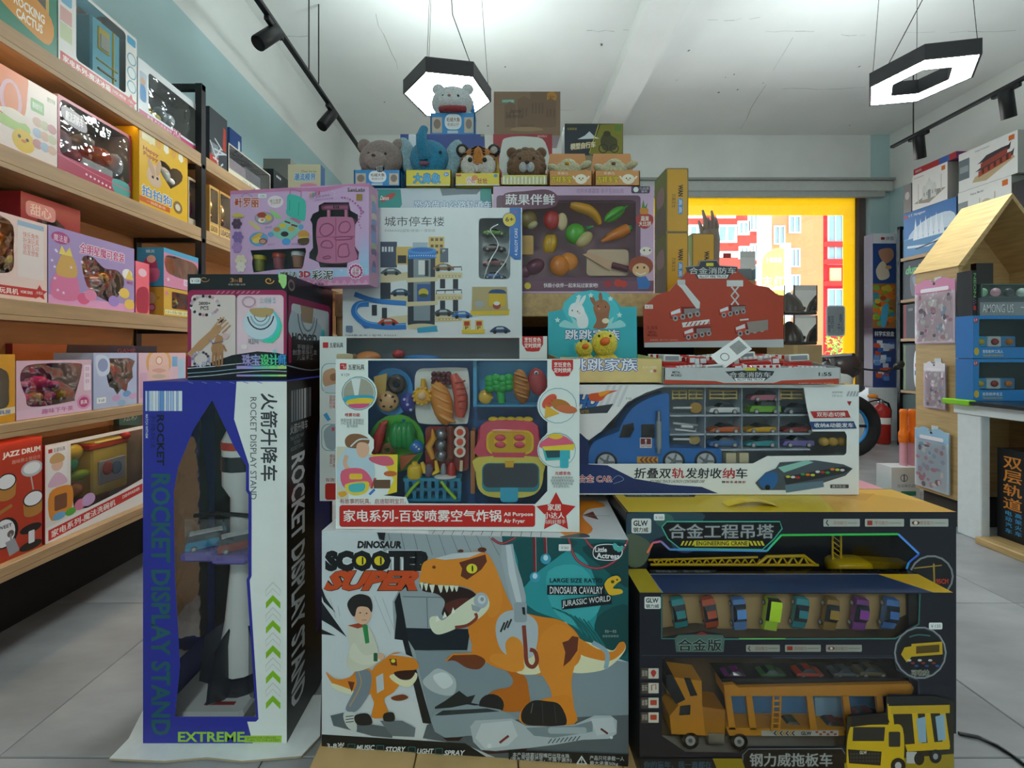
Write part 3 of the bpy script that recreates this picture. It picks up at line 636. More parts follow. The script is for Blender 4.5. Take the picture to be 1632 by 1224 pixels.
a.l([(352, 535), (347, 548)], 12, '#b98558').e(347, 556, 10, 12, '#b98558')
for dx in range(4): a.l([(340.5+dx*4.6, 562), (339.5+dx*5, 574), (341+dx*4.4, 585-abs(dx-1.5)*2)], 3.4, ['#b27e52', '#a67248'][dx % 2])
a.l([(356, 550), (361, 560)], 3, '#b27e52').l([(333, 541), (343, 549)], 1.6, '#8d80b8').l([(338, 548), (356, 544)], 1.6, '#6a5a70')
for i in range(16): t_ = i/16*6.283; a.e(320+13*math.cos(t_), 572+11*math.sin(t_), 2.3, 2.3, random.choice(['#8d80b8', '#b6aed0', '#4a4258', '#d6d0e0']), n=8)
a.t('팔찌', 323, 577, 336, 583, '#f2f0f4', edge='#4a4652')
a.ring(397, 481, 11, 9, 2, '#c79ab0').t('오색볼트', 414, 474, 440, 484, '#9fd0dc')
a.e(418, 516, 29, 27, '#5fd0d8').e(415, 515, 27, 26, '#cfe0ea').b([(400, 492), (435, 492), (432, 503), (418, 506), (404, 502)], '#c3a36c')
for rr, cc, w in ((20, '#3c3046', 2.2), (15, '#8fb3c6', 2.6), (10, '#5b6678', 1.4)): a.l([(416+rr*1.05*math.cos(t_), 500+rr*math.sin(t_)*1.25) for t_ in [.15+i*.28 for i in range(11)]], w, cc)
a.p([(417, 545), (436, 538), (446, 522), (446, 506), (450, 520), (445, 537), (434, 547)], '#36e0b0').t('목걸이', 396, 540, 412, 548, '#3a3040', edge='#f2e9ee')
a.e(390, 553, 5, 4, '#efe6e2').e(360, 536, 5, 5, '#e2b9bf').star(438, 560, 5, '#8fdfe2', .3, 8)
for i, ch in enumerate('珠宝设计师'): a.t(ch, 387+i*14.5, 565, 401+i*14.5, 582, ['#b3a6d6', '#a8b6e0', '#63e08c', '#58e0a8', '#3fa6e0'][i], 0, .035, edge=['#5a4f80', '#5a4f80', '#1f7a50', '#1f7a70', '#20508a'][i])
a.l([(377, 437), (377, 604)], .8, '#30262e')
b.put(a)
A = Art(b.side('right'), (100, 88)); A.p([(3, 17), (90, 17), (95, 22), (95, 88), (3, 88)], '#9a1c50').r(8, 23, 90, 74, '#cfd3d6', 4).p([(8, 52), (90, 52), (90, 74), (8, 74)], '#23252a')
A.p([(25, 23), (52, 23), (50, 38), (28, 38)], '#a98a66').b([(8, 30), (25, 34), (40, 44), (55, 34), (70, 40), (74, 52), (8, 52)], '#b4c4cc')
for rr, cc in ((14, '#6b7a8a'), (20, '#4a3a44')): A.l([(40+rr*math.cos(t_), 30+rr*1.1*math.sin(t_)) for t_ in [.1+i*.3 for i in range(11)]], 1.6, cc)
A.t('HOOOO', 9, 48, 60, 56, '#101216', bold=.05).t('手链设计\n创意串珠礼盒\n儿童手工', 10, 58, 60, 72, '#b9bec4').e(74, 46, 5, 4, '#4fc8d0').p([(0, 0), (100, 0), (100, 14), (0, 14)], '#15131a').e(8, 8, 6, 5, '#8d8474').e(8, 8, 4, 3, '#15131a').p([(0, 74), (100, 74), (100, 88), (0, 88)], '#101116').l([(0, 76), (50, 82), (100, 78)], 1, '#9aa4ac', True)
b.put(A, 'side_panel')
# ------------------------------------------------------------------ dinosaur scooter box
F = faceZ(513, 1001.5, PF+.001, 853, 1.008, math.radians(-4))
b = Box('dinosaur_scooter_box', 'large carton printed with an orange dinosaur scooter, at the bottom centre', 'toy box', F, .30, '#c3cbd0', '#d6dadb', '#cdd3d6')
a = b.art(px_=True).z(500, 830, .322)
OR, OD, CR, GR, GD, GM = '#e38a25', '#c26d18', '#e9e6c0', '#b9c6cd', '#4b5a63', '#8fa0a9'
a.p([(10, 40), (315, 50), (330, 95), (420, 330), (405, 470), (440, 590), (560, 1000), (560, 1120), (10, 1060)], '#d3dbe0')
a.p([(310, 50), (355, 60), (620, 70), (1010, 80), (1010, 1000), (600, 1000), (440, 590), (400, 585), (390, 400), (420, 345)], '#9fabb1')
a.p([(930, 75), (1570, 95), (1570, 700), (1330, 620), (1250, 500), (1000, 470)], '#0f5f63').b([(1000, 100), (1200, 130), (1330, 180), (1400, 330), (1380, 560), (1250, 500), (1060, 420), (1000, 250)], '#2a9aa2').b([(1160, 250), (1330, 230), (1420, 420), (1300, 520), (1180, 430)], '#3fb0b6').b([(1010, 90), (1300, 100), (1220, 170), (1100, 260), (1030, 330), (1010, 200)], '#0c5356').b([(1330, 130), (1560, 120), (1565, 330), (1440, 240)], '#0b4346').b([(1400, 480), (1565, 420), (1565, 650), (1420, 640)], '#0b4a4c')
for i in range(9): a.l([(1180+i*22, 430+i*8), (1270+i*18, 470+i*14), (1330+i*14, 560+i*8)], 7, '#0d5a5c' if i % 2 else '#14757a', True)
for i in range(9): a.l([(370+i*62, 62), (390+i*66, 170)], 2.5, '#5d6a72')
for x0, y0, x1, y1 in ((440, 375, 740, 380), (560, 380, 565, 530), (440, 530, 760, 540), (520, 640, 760, 648), (1320, 800, 1330, 930), (1430, 700, 1480, 830)): a.l([(x0, y0), (x1, y1)], 3, '#515f68')
a.p([(430, 530), (775, 535), (760, 640), (500, 640)], '#15222d').p([(500, 640), (1300, 660), (1560, 700), (1560, 1100), (580, 1000)], '#8697a0').p([(315, 50), (356, 58), (350, 98), (325, 90)], '#151c22').p([(425, 350), (400, 400), (410, 470), (400, 585), (440, 590), (540, 1000), (585, 1005), (470, 600), (450, 480)], '#131a20')
a.p([(580, 1000), (1565, 960), (1565, 1205), (900, 1200), (760, 1110), (540, 1075), (560, 1010)], '#59646b').p([(30, 1055), (750, 1100), (855, 1200), (35, 1155)], '#15191c').b([(570, 760), (620, 730), (700, 780), (690, 860), (600, 850), (540, 800)], '#b8c4c8').b([(590, 770), (650, 750), (690, 800), (640, 830)], '#d9e2e4')
a.p([(600, 920), (650, 890), (720, 840), (760, 870), (800, 860), (780, 900), (830, 910), (600, 930)], '#1c2529')
for q in ([(25, 330), (60, 380), (110, 455), (50, 400), (28, 370)], [(25, 400), (90, 470), (165, 575), (90, 520), (25, 490)], [(25, 535), (110, 568), (30, 560)]): a.p(q, '#161c22')
for x0, y0, x1, y1 in ((80, 380, 110, 480), (300, 370, 380, 560), (340, 380, 400, 540), (120, 420, 130, 470)): a.l([(x0, y0), (x1, y1)], 1.6, '#8d989f')
for q in (((880, 85), (930, 112), (1000, 82)), ((1260, 80), (1300, 190), (1400, 235), (1500, 190), (1555, 95)), ((1340, 85), (1390, 140), (1470, 150))): a.l(q, 13, '#7c2730', True); a.l(q, 4, '#c0606a', True)
for x, y in ((1095, 260), (1148, 170)): a.l([(x-5, 80), (x, y)], 13, '#7c2730').l([(x+3, 80), (x+6, y)], 3, '#d69aa0').e(x, y+18, 26, 26, '#3f9fc0').e(x, y+12, 12, 14, '#bfe8f2')
a.t('DINOSAUR', 218, 98, 438, 136, '#14171c', 0, .06, .02, edge='#e9eef0', ew=.1)
a.t('SCOOTER', 56, 145, 590, 250, '#14171c', 0, .09, edge='#e3e9ec', ew=.14)
for x in (235, 325): a.e(x, 197, 25, 23, '#e8d327').p([(x+4, 178), (x+12, 180), (x+12, 214), (x+4, 216)], '#14171c')
a.t('SUPER', 70, 245, 540, 345, '#d4511f', 0, .06, .12, edge='#20140f', ew=.085)
# the big dinosaur
a.b([(1320, 600), (1420, 620), (1480, 640), (1510, 605), (1538, 602), (1540, 640), (1490, 700), (1420, 740), (1300, 752), (1260, 720)], CR).b([(1300, 575), (1400, 630), (1480, 645), (1510, 603), (1538, 600), (1535, 640), (1470, 690), (1380, 680), (1310, 650)], OR)
a.l([(1380, 600), (1450, 650), (1445, 730)], 22, '#93b0bf', True)
a.p(spline([(940, 720), (1040, 760), (1066, 850), (1060, 930), (930, 940), (860, 870), (900, 835), (970, 820), (985, 780)], 3), OD).e(880, 910, 62, 55, '#1a1d22')
a.b([(770, 500), (860, 420), (980, 440), (1110, 470), (1220, 490), (1290, 540), (1320, 600), (1310, 700), (1200, 760), (1050, 755), (920, 730), (830, 680), (780, 600)], OR)
a.b([(1040, 650), (1110, 640), (1130, 740), (1060, 760), (1000, 740)], CR)
a.b([(1130, 560), (1200, 510), (1280, 540), (1312, 620), (1290, 720), (1275, 800), (1285, 900), (1290, 1005), (1225, 1010), (1190, 930), (1170, 830), (1120, 740), (1105, 650)], '#e8912c')
a.p(spline([(1180, 870), (1260, 860), (1290, 930), (1285, 1005), (1040, 1005), (1030, 930), (1100, 890)], 3), OR).b([(1030, 940), (1080, 890), (1150, 890), (1220, 910), (1250, 1005), (1140, 1012), (1040, 1000)], '#1b1e23').l([(1085, 900), (1075, 950)], 3, '#7b838a').l([(1130, 895), (1135, 1000)], 3, '#40464c').l([(1190, 905), (1200, 1000)], 3, '#40464c')
a.p([(1230, 600), (1260, 590), (1280, 568), (1310, 575), (1305, 640), (1270, 690), (1235, 720), (1245, 650)], '#6e3423')
a.b([(780, 640), (870, 330), (880, 200), (960, 380), (985, 440), (910, 500), (930, 620), (900, 690)], OR)
a.b([(530, 260), (545, 205), (600, 185), (660, 190), (760, 155), (840, 155), (880, 190), (925, 300), (930, 420), (880, 480), (840, 420), (790, 345), (720, 320), (620, 320), (530, 310)], '#e8912c')
a.p([(600, 185), (690, 160), (770, 155), (840, 152), (770, 180), (650, 192)], '#c9d2d8').e(834, 142, 22, 12, '#5e2c1f').e(728, 148, 14, 8, '#5e2c1f')
a.p([(720, 205), (800, 180), (850, 165), (858, 200), (830, 240), (800, 262), (760, 290), (728, 272), (735, 235)], '#6a3322').e(783, 235, 27, 24, '#e6df3a').e(786, 235, 4, 17, '#16181a').e(596, 228, 9, 8, '#7a4318')
a.b([(530, 305), (620, 318), (720, 325), (790, 350), (820, 400), (770, 460), (640, 470), (650, 400), (610, 360), (540, 345)], '#2b1714').b([(650, 410), (760, 380), (780, 440), (690, 470)], '#5c2a22')
for x, y, r, h in ((535, 318, 9, 24), (556, 322, 11, 24), (586, 328, 14, 30), (628, 330, 14, 26), (658, 332, 12, 22), (684, 332, 12, 18), (706, 334, 11, 16)): a.p([(x-r, y-14), (x+r, y-14), (x+r*.5, y+h*.7), (x, y+h)], '#e6ecd8')
a.b([(575, 480), (610, 470), (640, 490), (700, 440), (800, 370), (850, 360), (870, 420), (820, 480), (730, 520), (660, 550), (610, 560), (580, 530)], '#e0e6cc')
for x in (612, 648, 690): a.p([(x-10, 500-(x-612)*.5), (x, 465-(x-612)*.5), (x+12, 490-(x-612)*.5)], '#f0f3e4')
a.e(828, 392, 36, 40, '#aebac2').e(832, 388, 20, 22, '#d3dbe0').e(834, 386, 9, 10, '#8f9ca5').p([(780, 410), (830, 430), (815, 450), (785, 440)], '#9ca9b2').l([(700, 525), (760, 515), (805, 480), (800, 455)], 15, '#8a3b28', True)
a.b([(900, 540), (920, 470), (980, 440), (1060, 460), (1110, 520), (1090, 660), (1010, 680), (930, 640)], '#b8c4cc')
for i in range(3): a.l([(925+i*17, 548-i*10), (945+i*17, 500-i*8)], 9, '#21201f')
a.p([(930, 120), (985, 112), (1000, 200), (1030, 290), (1050, 370), (1050, 480), (1010, 500), (975, 400), (950, 280), (925, 190)], '#a7b4bc').p([(950, 120), (975, 118), (1000, 260), (1030, 400), (1005, 410), (965, 260)], '#cdd6dc').r(992, 400, 1055, 500, '#9aa8b1', 14).p([(1030, 425), (1045, 425), (1048, 465), (1035, 460)], '#22262a')
a.b([(950, 600), (985, 570), (1030, 600), (1040, 680), (1030, 740), (970, 720), (955, 660)], '#ea9631').b([(870, 680), (900, 655), (980, 665), (1030, 690), (1040, 730), (980, 745), (900, 710)], '#ea9631')
a.l([(1040, 515), (1048, 620), (1055, 700), (1085, 720), (1105, 690), (1095, 645), (1070, 635)], 20, '#8a3b28', True).b([(655, 690), (690, 660), (800, 660), (850, 690), (820, 730), (760, 725), (700, 690)], '#7a3d1c').l([(655, 690), (690, 658), (800, 655)], 9, OR)
# skates
a.p([(580, 985), (600, 945), (640, 930), (760, 905), (920, 930), (1000, 970), (1000, 1060), (760, 1060), (660, 1075), (600, 1040)], '#8fa0aa').p([(600, 960), (640, 935), (860, 925), (920, 940), (640, 960)], '#2c3840').p([(775, 1015), (800, 985), (980, 975), (1050, 1010), (1160, 1015), (1290, 1005), (1390, 960), (1470, 960), (1500, 985), (1498, 1050), (1460, 1075), (1330, 1080), (1190, 1105), (1070, 1120), (900, 1135), (830, 1130), (790, 1090)], '#b2c0c8')
a.p([(830, 1000), (980, 985), (1010, 1060), (960, 1110), (850, 1125), (800, 1070)], '#c9d4da').p([(1050, 1020), (1290, 1010), (1380, 985), (1380, 1040), (1190, 1070), (1090, 1060)], '#7d8f99').r(1160, 1018, 1350, 1050, '#a5b5be', 14).p([(1370, 975), (1480, 970), (1495, 1040), (1400, 1060)], '#c3ced5').l([(920, 1095), (965, 1060)], 12, '#7c2a2c').l([(1420, 1025), (1455, 1050)], 10, '#5a2326').e(870, 1110, 11, 11, '#dbe3e7').e(1472, 1068, 8, 8, '#d0dae0')
for i in range(8): a.l([(1160+i*20, 1098-i*2), (1178+i*20, 1075-i*2)], 5, '#42505a')
a.p([(640, 1070), (740, 1065), (720, 1085), (660, 1085)], '#2a1718').p([(830, 1132), (900, 1138), (1060, 1122), (1040, 1140), (860, 1150)], '#3a1a1c')
# the child riding a small one
HS = '#e7b999'
a.b([(62, 745), (110, 780), (180, 770), (230, 720), (300, 750), (290, 850), (200, 855), (110, 820)], OR).b([(90, 800), (180, 830), (230, 855), (180, 855), (110, 830)], CR).p([(170, 790), (205, 795), (190, 845)], '#6e3423')
a.b([(285, 850), (290, 740), (340, 690), (400, 650), (460, 660), (510, 690), (515, 730), (430, 745), (430, 800), (390, 850), (350, 880), (370, 960), (290, 970), (300, 900)], OR).b([(380, 760), (500, 745), (510, 780), (470, 820), (410, 800)], CR).b([(400, 745), (500, 738), (480, 780), (430, 780)], '#3a1b16').p([(375, 680), (410, 680), (415, 715), (385, 710)], '#6a3322').e(395, 690, 11, 9, '#e6df3a').p([(380, 660), (440, 650), (500, 675), (450, 668)], '#c9d2d8').p([(310, 770), (345, 750), (350, 830), (315, 850)], '#c4ced4').b([(385, 870), (440, 855), (470, 870), (440, 885), (400, 885)], '#7a3d1c')
a.b([(210, 740), (280, 740), (285, 820), (260, 880), (210, 940), (160, 930), (190, 860), (215, 800)], '#7d8b98').l([(225, 745), (235, 810), (180, 915)], 5, '#c9a76a', True)
a.b([(170, 520), (215, 505), (270, 520), (310, 600), (320, 690), (260, 730), (190, 740), (165, 690), (180, 620)], '#d8d8c4').b([(200, 600), (250, 660), (320, 655), (330, 690), (250, 710), (180, 670)], '#e2e2cf').p([(170, 515), (240, 500), (270, 515), (220, 530)], '#a8432c').p([(242, 512), (268, 512), (278, 600), (258, 605)], '#2f8f4f').e(335, 668, 18, 16, HS).r(298, 650, 318, 692, '#2b6b49', 5)
a.b([(195, 430), (240, 415), (285, 440), (278, 490), (245, 510), (210, 490)], HS).b([(168, 410), (190, 375), (230, 360), (275, 372), (292, 410), (288, 450), (268, 425), (220, 425), (205, 470), (185, 455)], '#23201f').e(232, 452, 5, 3, '#2b1f1b').e(264, 455, 5, 3, '#2b1f1b').l([(240, 488), (265, 488)], 3, '#b06a5a').l([(250, 458), (256, 472)], 2, '#c99577')
a.p([(85, 960), (150, 945), (200, 990), (330, 1010), (400, 1020), (390, 1070), (290, 1060), (180, 1030), (100, 1010)], '#5b6870').p([(330, 985), (440, 985), (505, 1020), (500, 1065), (390, 1060)], '#6b7880').b([(150, 950), (205, 945), (215, 1000), (210, 1040), (165, 1010)], '#cfd8d6')
for i in range(3): a.l([(160, 965+i*14), (200, 960+i*14)], 4, '#2b3034')
a.b([(205, 960), (270, 950), (290, 1000), (220, 1005)], '#1d2126').b([(350, 950), (395, 945), (400, 985), (350, 985)], '#1d2126')
# words
a.t('3-8岁', 68, 1092, 152, 1122, '#e8ecee', 0, .02)
for x, tx, x1 in ((170, 'MUSIC', 302), (312, 'STORY', 455), (468, 'LIGHT', 594), (602, 'SPRAY', 748)): a.fr_(x, 1098+(x-170)*.05, x+38, 1130+(x-170)*.05, 3, '#2f7f86', 4).t(tx, x+46, 1104+(x-170)*.06, x1, 1130+(x-170)*.06, '#e3e8ea', 0, .03, .06)
a.p([(965, 1128), (1555, 1150), (1555, 1210), (965, 1188)], '#14181b').t('本产品喷雾过程嘴巴出现水珠', 985, 1140, 1265, 1162, '#d9dfe2', dy=8).t('(是水汽凝聚产生，不属于漏水)', 975, 1160, 1275, 1184, '#d9dfe2', dy=8).t('产品只可承载一人', 1365, 1156, 1535, 1178, '#d9dfe2', dy=5).t('最大承重50kg', 1365, 1182, 1505, 1204, '#d9dfe2', dy=5).p([(1298, 1198), (1325, 1156), (1354, 1200)], '#d9dfe2', [[(1308, 1194), (1325, 1166), (1344, 1195)]]).t('!', 1322, 1172, 1328, 1192, '#d9dfe2')
a.b([(1380, 150), (1400, 118), (1470, 112), (1520, 130), (1525, 165), (1490, 192), (1420, 192), (1388, 180)], '#e8eef0').b([(1384, 150), (1403, 122), (1470, 116), (1516, 132), (1520, 163), (1488, 188), (1422, 188), (1391, 176)], '#171b24').t('Little', 1392, 128, 1450, 152, '#eef2f4', 0, .03).t('Actress', 1398, 155, 1512, 182, '#eef2f4', 0, .03, dy=4).e(1492, 126, 12, 20, '#4fb5b0', -20).e(1516, 136, 11, 20, '#4fb5b0', 45).e(1541, 117, 4, 4, '#dfe6e8')
a.r(1212, 113, 1272, 146, '#e9efee', 4).t('￥365', 1224, 124, 1260, 136, '#667', bold=0)
a.t('LARGE SIZE RATIO', 1168, 280, 1428, 302, '#11222a', 0, .02, dy=2).p([(1155, 315), (1440, 318), (1440, 362), (1155, 362)], '#11161d').t('DINOSAUR CAVALRY', 1168, 322, 1430, 358, '#dfe5e8', 0, .01).p([(1225, 388), (1470, 358), (1475, 408), (1228, 436)], '#11161d').t('JURASSIC WORLD', 1230, 392, 1468, 430, '#dfe5e8', 0, .01, dy=-28)
a.b([(1438, 310), (1460, 280), (1500, 268), (1520, 290), (1500, 305), (1480, 330), (1520, 335), (1525, 355), (1470, 365), (1450, 345)], '#e6b92a').e(1478, 298, 9, 8, '#5b430c').e(1500, 288, 5, 5, '#5b430c')
a.t('扫一扫', 1440, 535, 1495, 550, '#cfd8da').t('查看安装教程', 1428, 560, 1508, 572, '#aab6b8')
b.put(a)
A = Art(b.side('top'), (500, 210)).z(0, 0, 1); A.b([(395, 190), (400, 60), (470, 30), (490, 60), (455, 80), (440, 120), (450, 170), (430, 200)], OR).p([(440, 110), (462, 90), (466, 130)], '#6e3423').b([(395, 205), (430, 190), (440, 205), (400, 210)], '#454b50').l([(395, 110), (490, 110)], 2, '#8d979c').p([(0, 150), (160, 150), (180, 210), (0, 210)], '#e7ecee')
for i in range(12): A.l([(190+i*16, 150), (186+i*16, 210)], 1.2, '#56626a')
b.put(A, 'top_print')

# ------------------------------------------------------------------ the two kitchen sets
def kitchen_panel(a, rear=False):
    a.r(150, 212, 188, 248, '#c62a28', 4).l([(158, 225), (172, 222), (172, 240), (182, 240), (182, 228)], 3, '#f4efe8').t('五星玩具', 198, 220, 290, 248, '#22262a', 0, .02).l([(198, 251), (290, 251)], 1.2, '#777')
def badge(a, x0, y0, x1, y1):
    a.p([(x0, y0), (x1, y0), (x1, y0+(y1-y0)*.55), ((x0+x1)/2+(x1-x0)*.3, y1*.97+y0*.03), ((x0+x1)/2, y1), ((x0+x1)/2-(x1-x0)*.3, y1*.97+y0*.03), (x0, y0+(y1-y0)*.55)], '#c62a28').t('烹饪变色', x0+12, y0+14, x1-12, y0+42, '#f4f1ec', 0, .02).t('定时烘烤', x0+12, y0+46, x1-12, y0+74, '#f4f1ec', 0, .02)
# rear, larger set
F = faceZ(509.5, 872, .576, 536, 1.232, math.radians(-1))
Z2 = (500, 520, .2778)
HR = [(188, 66), (1180, 66), (1180, 1000), (188, 1000), (188, 250), (222, 235), (228, 190), (210, 158), (188, 155)]
b = Box('kitchen_play_set_box', 'larger white toy kitchen box standing behind the air fryer box', 'toy box', F, .085, '#dfe7e4', '#c5281f', '#dfe7e4', [[(Z2[0]+x*Z2[2], Z2[1]+y*Z2[2]) for x, y in HR]], inner='#5a6670', topfilm=True)
a = b.art(px_=True).z(*Z2)
a.r(52, 92, 84, 124, '#c62a28', 4).t('五星玩具', 92, 95, 168, 122, '#22262a', 0, .02); badge(a, 1196, 50, 1316, 146)
a.p(rrect(44, 212, 180, 385, 40), '#6fb0b8', [rrect(48, 216, 176, 381, 38)]).b([(55, 270), (90, 245), (125, 250), (125, 350), (60, 340)], '#c79a78').b([(95, 280), (126, 270), (126, 310), (100, 310)], '#9a6a4c').p([(50, 350), (126, 330), (126, 378), (60, 378)], '#cfdbe2')
a.t('自动\n旋转\n时间\n仿真', 90, 395, 124, 470, '#d0392f', 0, .01).p([(55, 508), (75, 495), (98, 535), (80, 545)], '#3f9fd6').p(rrect(44, 560, 180, 715, 40), '#6fb0b8', [rrect(48, 564, 176, 711, 38)]).b([(60, 600), (100, 565), (126, 575), (126, 700), (80, 700), (62, 660)], '#9fb0b8').e(112, 590, 9, 12, '#d85a6a').t('模拟\n紧凑\n蒸子\n一贯', 92, 735, 124, 810, '#b0332b', 0, .01).t('有故事的玩具', 68, 870, 230, 892, '#a33', 0, .01).r(66, 900, 1150, 995, '#c3281f', 14)
b.put(a); b.tf = Z2
toy(b, 'toy_burger', [('e', 315, 180, 72, 38, '#d98a4a', .04, .03), ('e', 315, 205, 74, 12, '#7fa53c', .04, .03)]); toy(b, 'toy_apple', [('e', 487, 160, 34, 26, '#cf3440', .04, .03)]); toy(b, 'toy_pan', [('e', 620, 185, 110, 22, '#2f7fc9', .045, .02)])
toy(b, 'toy_jar', [('q', rrect(130, 158, 225, 188, 10), .03, '#b9ad86', -.004)])
# front: air fryer set
F = faceZ(535, 923.5, .576, 572, 1.032, math.radians(-2))
Z = lambda L: [(Z2[0]+x*Z2[2], Z2[1]+y*Z2[2]) for x, y in L]
WINF = [(312, 196), (312, 292)]+[(258+106*math.cos(t_), 385+106*math.sin(t_)) for t_ in [math.radians(q) for q in range(-56, 60, 14)]]+[(312, 480), (312, 615), (345, 650), (345, 700), (330, 728), (400, 790), (455, 850), (462, 900), (440, 960), (400, 970), (530, 980), (545, 1016), (1270, 1020), (1290, 1000), (1340, 945)]+[(1340, 800)]+[(1395+112*math.cos(t_), 710+106*math.sin(t_)) for t_ in [math.radians(q) for q in range(122, 240, 14)]]+[(1340, 610), (1340, 560)]+[(1400+118*math.cos(t_), 455+108*math.sin(t_)) for t_ in [math.radians(q) for q in range(120, 240, 14)]]+[(1340, 350), (1340, 196)]
b = Box('air_fryer_toy_box', 'white toy air fryer set box with red title bar and colourful play food', 'toy box', F, .10, '#e6eeeb', '#c5281f', '#dfe7e4', [Z(WINF)], inner='#2a64a4', topfilm=True)
a = b.art(px_=True).z(*Z2); kitchen_panel(a); badge(a, 1366, 192, 1488, 288)
a.t('￥129', 156, 270, 205, 286, '#667', 0, 0)
a.e(258, 385, 98, 98, '#4f9fae').e(258, 385, 93, 93, '#d9dcd2').e(258, 385, 88, 88, '#a8a797').p([(215, 300), (270, 300), (255, 400), (235, 400)], '#dfe8e8').p(spline([(176, 405), (260, 395), (338, 398), (340, 420), (300, 440), (190, 440)], 3), '#39a9c4').p(spline([(195, 425), (260, 412), (335, 415), (325, 440), (200, 446)], 3), '#e9c435').p(spline([(200, 448), (318, 444), (290, 468), (230, 470)], 3), '#d9588a')
a.t('喷雾功能', 180, 498, 266, 518, '#c92f35', 0, .02).t('蔬菜炸篮 互联翻边\n小红零食 烘焙响应\n蒸汽降热', 155, 530, 288, 582, '#7a8486', 0, 0)
a.r(132, 690, 200, 990, '#d5d0bb').b([(185, 700), (215, 690), (330, 740), (340, 900), (190, 940), (135, 880), (140, 780)], '#bcd3e0').b([(190, 690), (180, 650), (210, 620), (270, 620), (320, 650), (300, 690), (240, 700)], '#8a5f40').b([(245, 690), (265, 665), (310, 675), (318, 720), (290, 755), (255, 740)], '#e6b597').l([(212, 690), (260, 650), (322, 648)], 8, '#d9e3e6', True).l([(190, 740), (180, 790), (215, 840)], 24, '#e0b496', True)
a.b([(160, 830), (270, 815), (330, 870), (320, 920), (180, 930)], '#e4637f').r(205, 845, 280, 878, '#edc63c', 10).b([(185, 905), (310, 890), (305, 950), (240, 970), (195, 950)], '#e9cf3f').b([(205, 910), (290, 900), (285, 945), (215, 950)], '#4fb9bf').b([(140, 955), (180, 945), (190, 965), (160, 980)], '#e2a72e').l([(330, 930), (355, 870)], 14, '#c54b35').l([(320, 965), (350, 935)], 14, '#3b7fcf').r(345, 880, 440, 930, '#6b513c')
a.p([(315, 735), (482, 735), (478, 950), (420, 965), (460, 880), (400, 780)], '#e8cf3a').b([(325, 750), (430, 745), (460, 790), (400, 800), (330, 775)], '#d8607a').e(440, 845, 38, 16, '#c96a35')
a.t('有故事的玩具、启迪聪明宝贝。', 150, 988, 530, 1018, '#b03030', 0, .012)
a.p(rrect(148, 1025, 1270, 1150, 16), '#c8271f').t('家电系列-百变喷雾空气炸锅', 172, 1052, 1075, 1120, '#f4f1ec', 0, .028).t('All Purpose', 1090, 1066, 1258, 1094, '#f4f1ec', 0, .02).t('Air Fryer', 1090, 1104, 1212, 1134, '#f4f1ec', 0, .02)
a.star(1390, 1065, 134, '#e6eeeb', .52).star(1390, 1068, 118, '#c8271f', .52).t('家居', 1342, 1018, 1418, 1056, '#f4f1ec', 0, .02).t('小达人', 1320, 1066, 1438, 1102, '#f4f1ec', 0, .02).t('妈妈好帮手', 1318, 1108, 1445, 1134, '#f4f1ec', 0, .015)
a.ring(1400, 455, 108, 102, 3, '#4f9fae').e(1352, 430, 52, 30, '#d9583f', -45).e(1420, 455, 60, 34, '#b9762f', 20).e(1450, 475, 62, 24, '#cf7146', 8).p([(1330, 450), (1410, 500), (1325, 528)], '#e3b23c')
for i in range(4): a.l([(1330+i*16, 455-i*16), (1345+i*14, 462-i*16)], 3, '#9a3320')
a.ring(1395, 710, 108, 100, 3, '#4f9fae').p(spline([(1310, 660), (1395, 618), (1470, 650), (1480, 690), (1310, 700)], 3), '#e4637f').b([(1340, 630), (1390, 615), (1430, 632), (1390, 648)], '#edc63c').p([(1310, 690), (1470, 685), (1470, 760), (1330, 770)], '#3fb3b8').p([(1325, 705), (1420, 700), (1425, 750), (1340, 755)], '#28505c').r(1412, 700, 1462, 812, '#3fb3c4', 10).p([(1310, 690), (1500, 675), (1490, 710), (1325, 712)], '#e9cf3f')
a.t('光感变色', 1384, 832, 1474, 852, '#c92f35', 0, .02).t('把食物放在蒸锅中\n选择按键等待完成后\n食物表面有部分会\n发生颜色变化。', 1358, 860, 1494, 926, '#7a8486', 0, 0)
b.put(a); b.tf = Z2
toy(b, 'divider_card', [('q', [(915, 200), (935, 200), (935, 450), (915, 450)], .06, '#4aa3cf', .03), ('q', [(915, 450), (1340, 450), (1340, 462), (915, 462)], .06, '#3f93c4', .03), ('q', [(935, 205), (1340, 205), (1340, 450), (935, 450)], .003, '#3d9bd0', .085), ('q', [(900, 600), (925, 600), (925, 960), (900, 960)], .05, '#b0703a', .03)], PRINT)
toy(b, 'toy_plate', [('d', 450, 375, 120, 138, '#2f86c6', .05, .006)], label='round blue plate'); toy(b, 'toy_plate', [('d', 475, 670, 160, 165, '#57b53e', .05, .006, 0)], label='round green plate')
toy(b, 'toy_plate', [('q', spline([(590, 260), (680, 240), (850, 238), (885, 260), (895, 400), (885, 540), (850, 560), (640, 560), (590, 530), (580, 400)], 4), .006, '#d9dedb', .045)], label='square white plate')
toy(b, 'toy_doughnut', [('o', 475, 332, 34, 24, '#2b1c1c', .03)]); toy(b, 'toy_cookie', [('e', 425, 430, 66, 60, '#d0a36f', .035, .012)]+[('e', 425+40*math.cos(i*1.1), 430+36*math.sin(i*1.1), 6, 9, '#33211a', .024, .004, i*50) for i in range(6)])
toy(b, 'toy_biscuit', [('q', [(345, 290), (420, 270), (410, 400), (350, 410)], .012, '#c9a558', .03)]); toy(b, 'toy_star_cup', [('e', 540, 440, 44, 60, '#3a3f9a', .035, .02)]+[('e', 520+i*18, 420+i*30, 9, 9, '#b9c0ea', .016, .004) for i in range(3)])
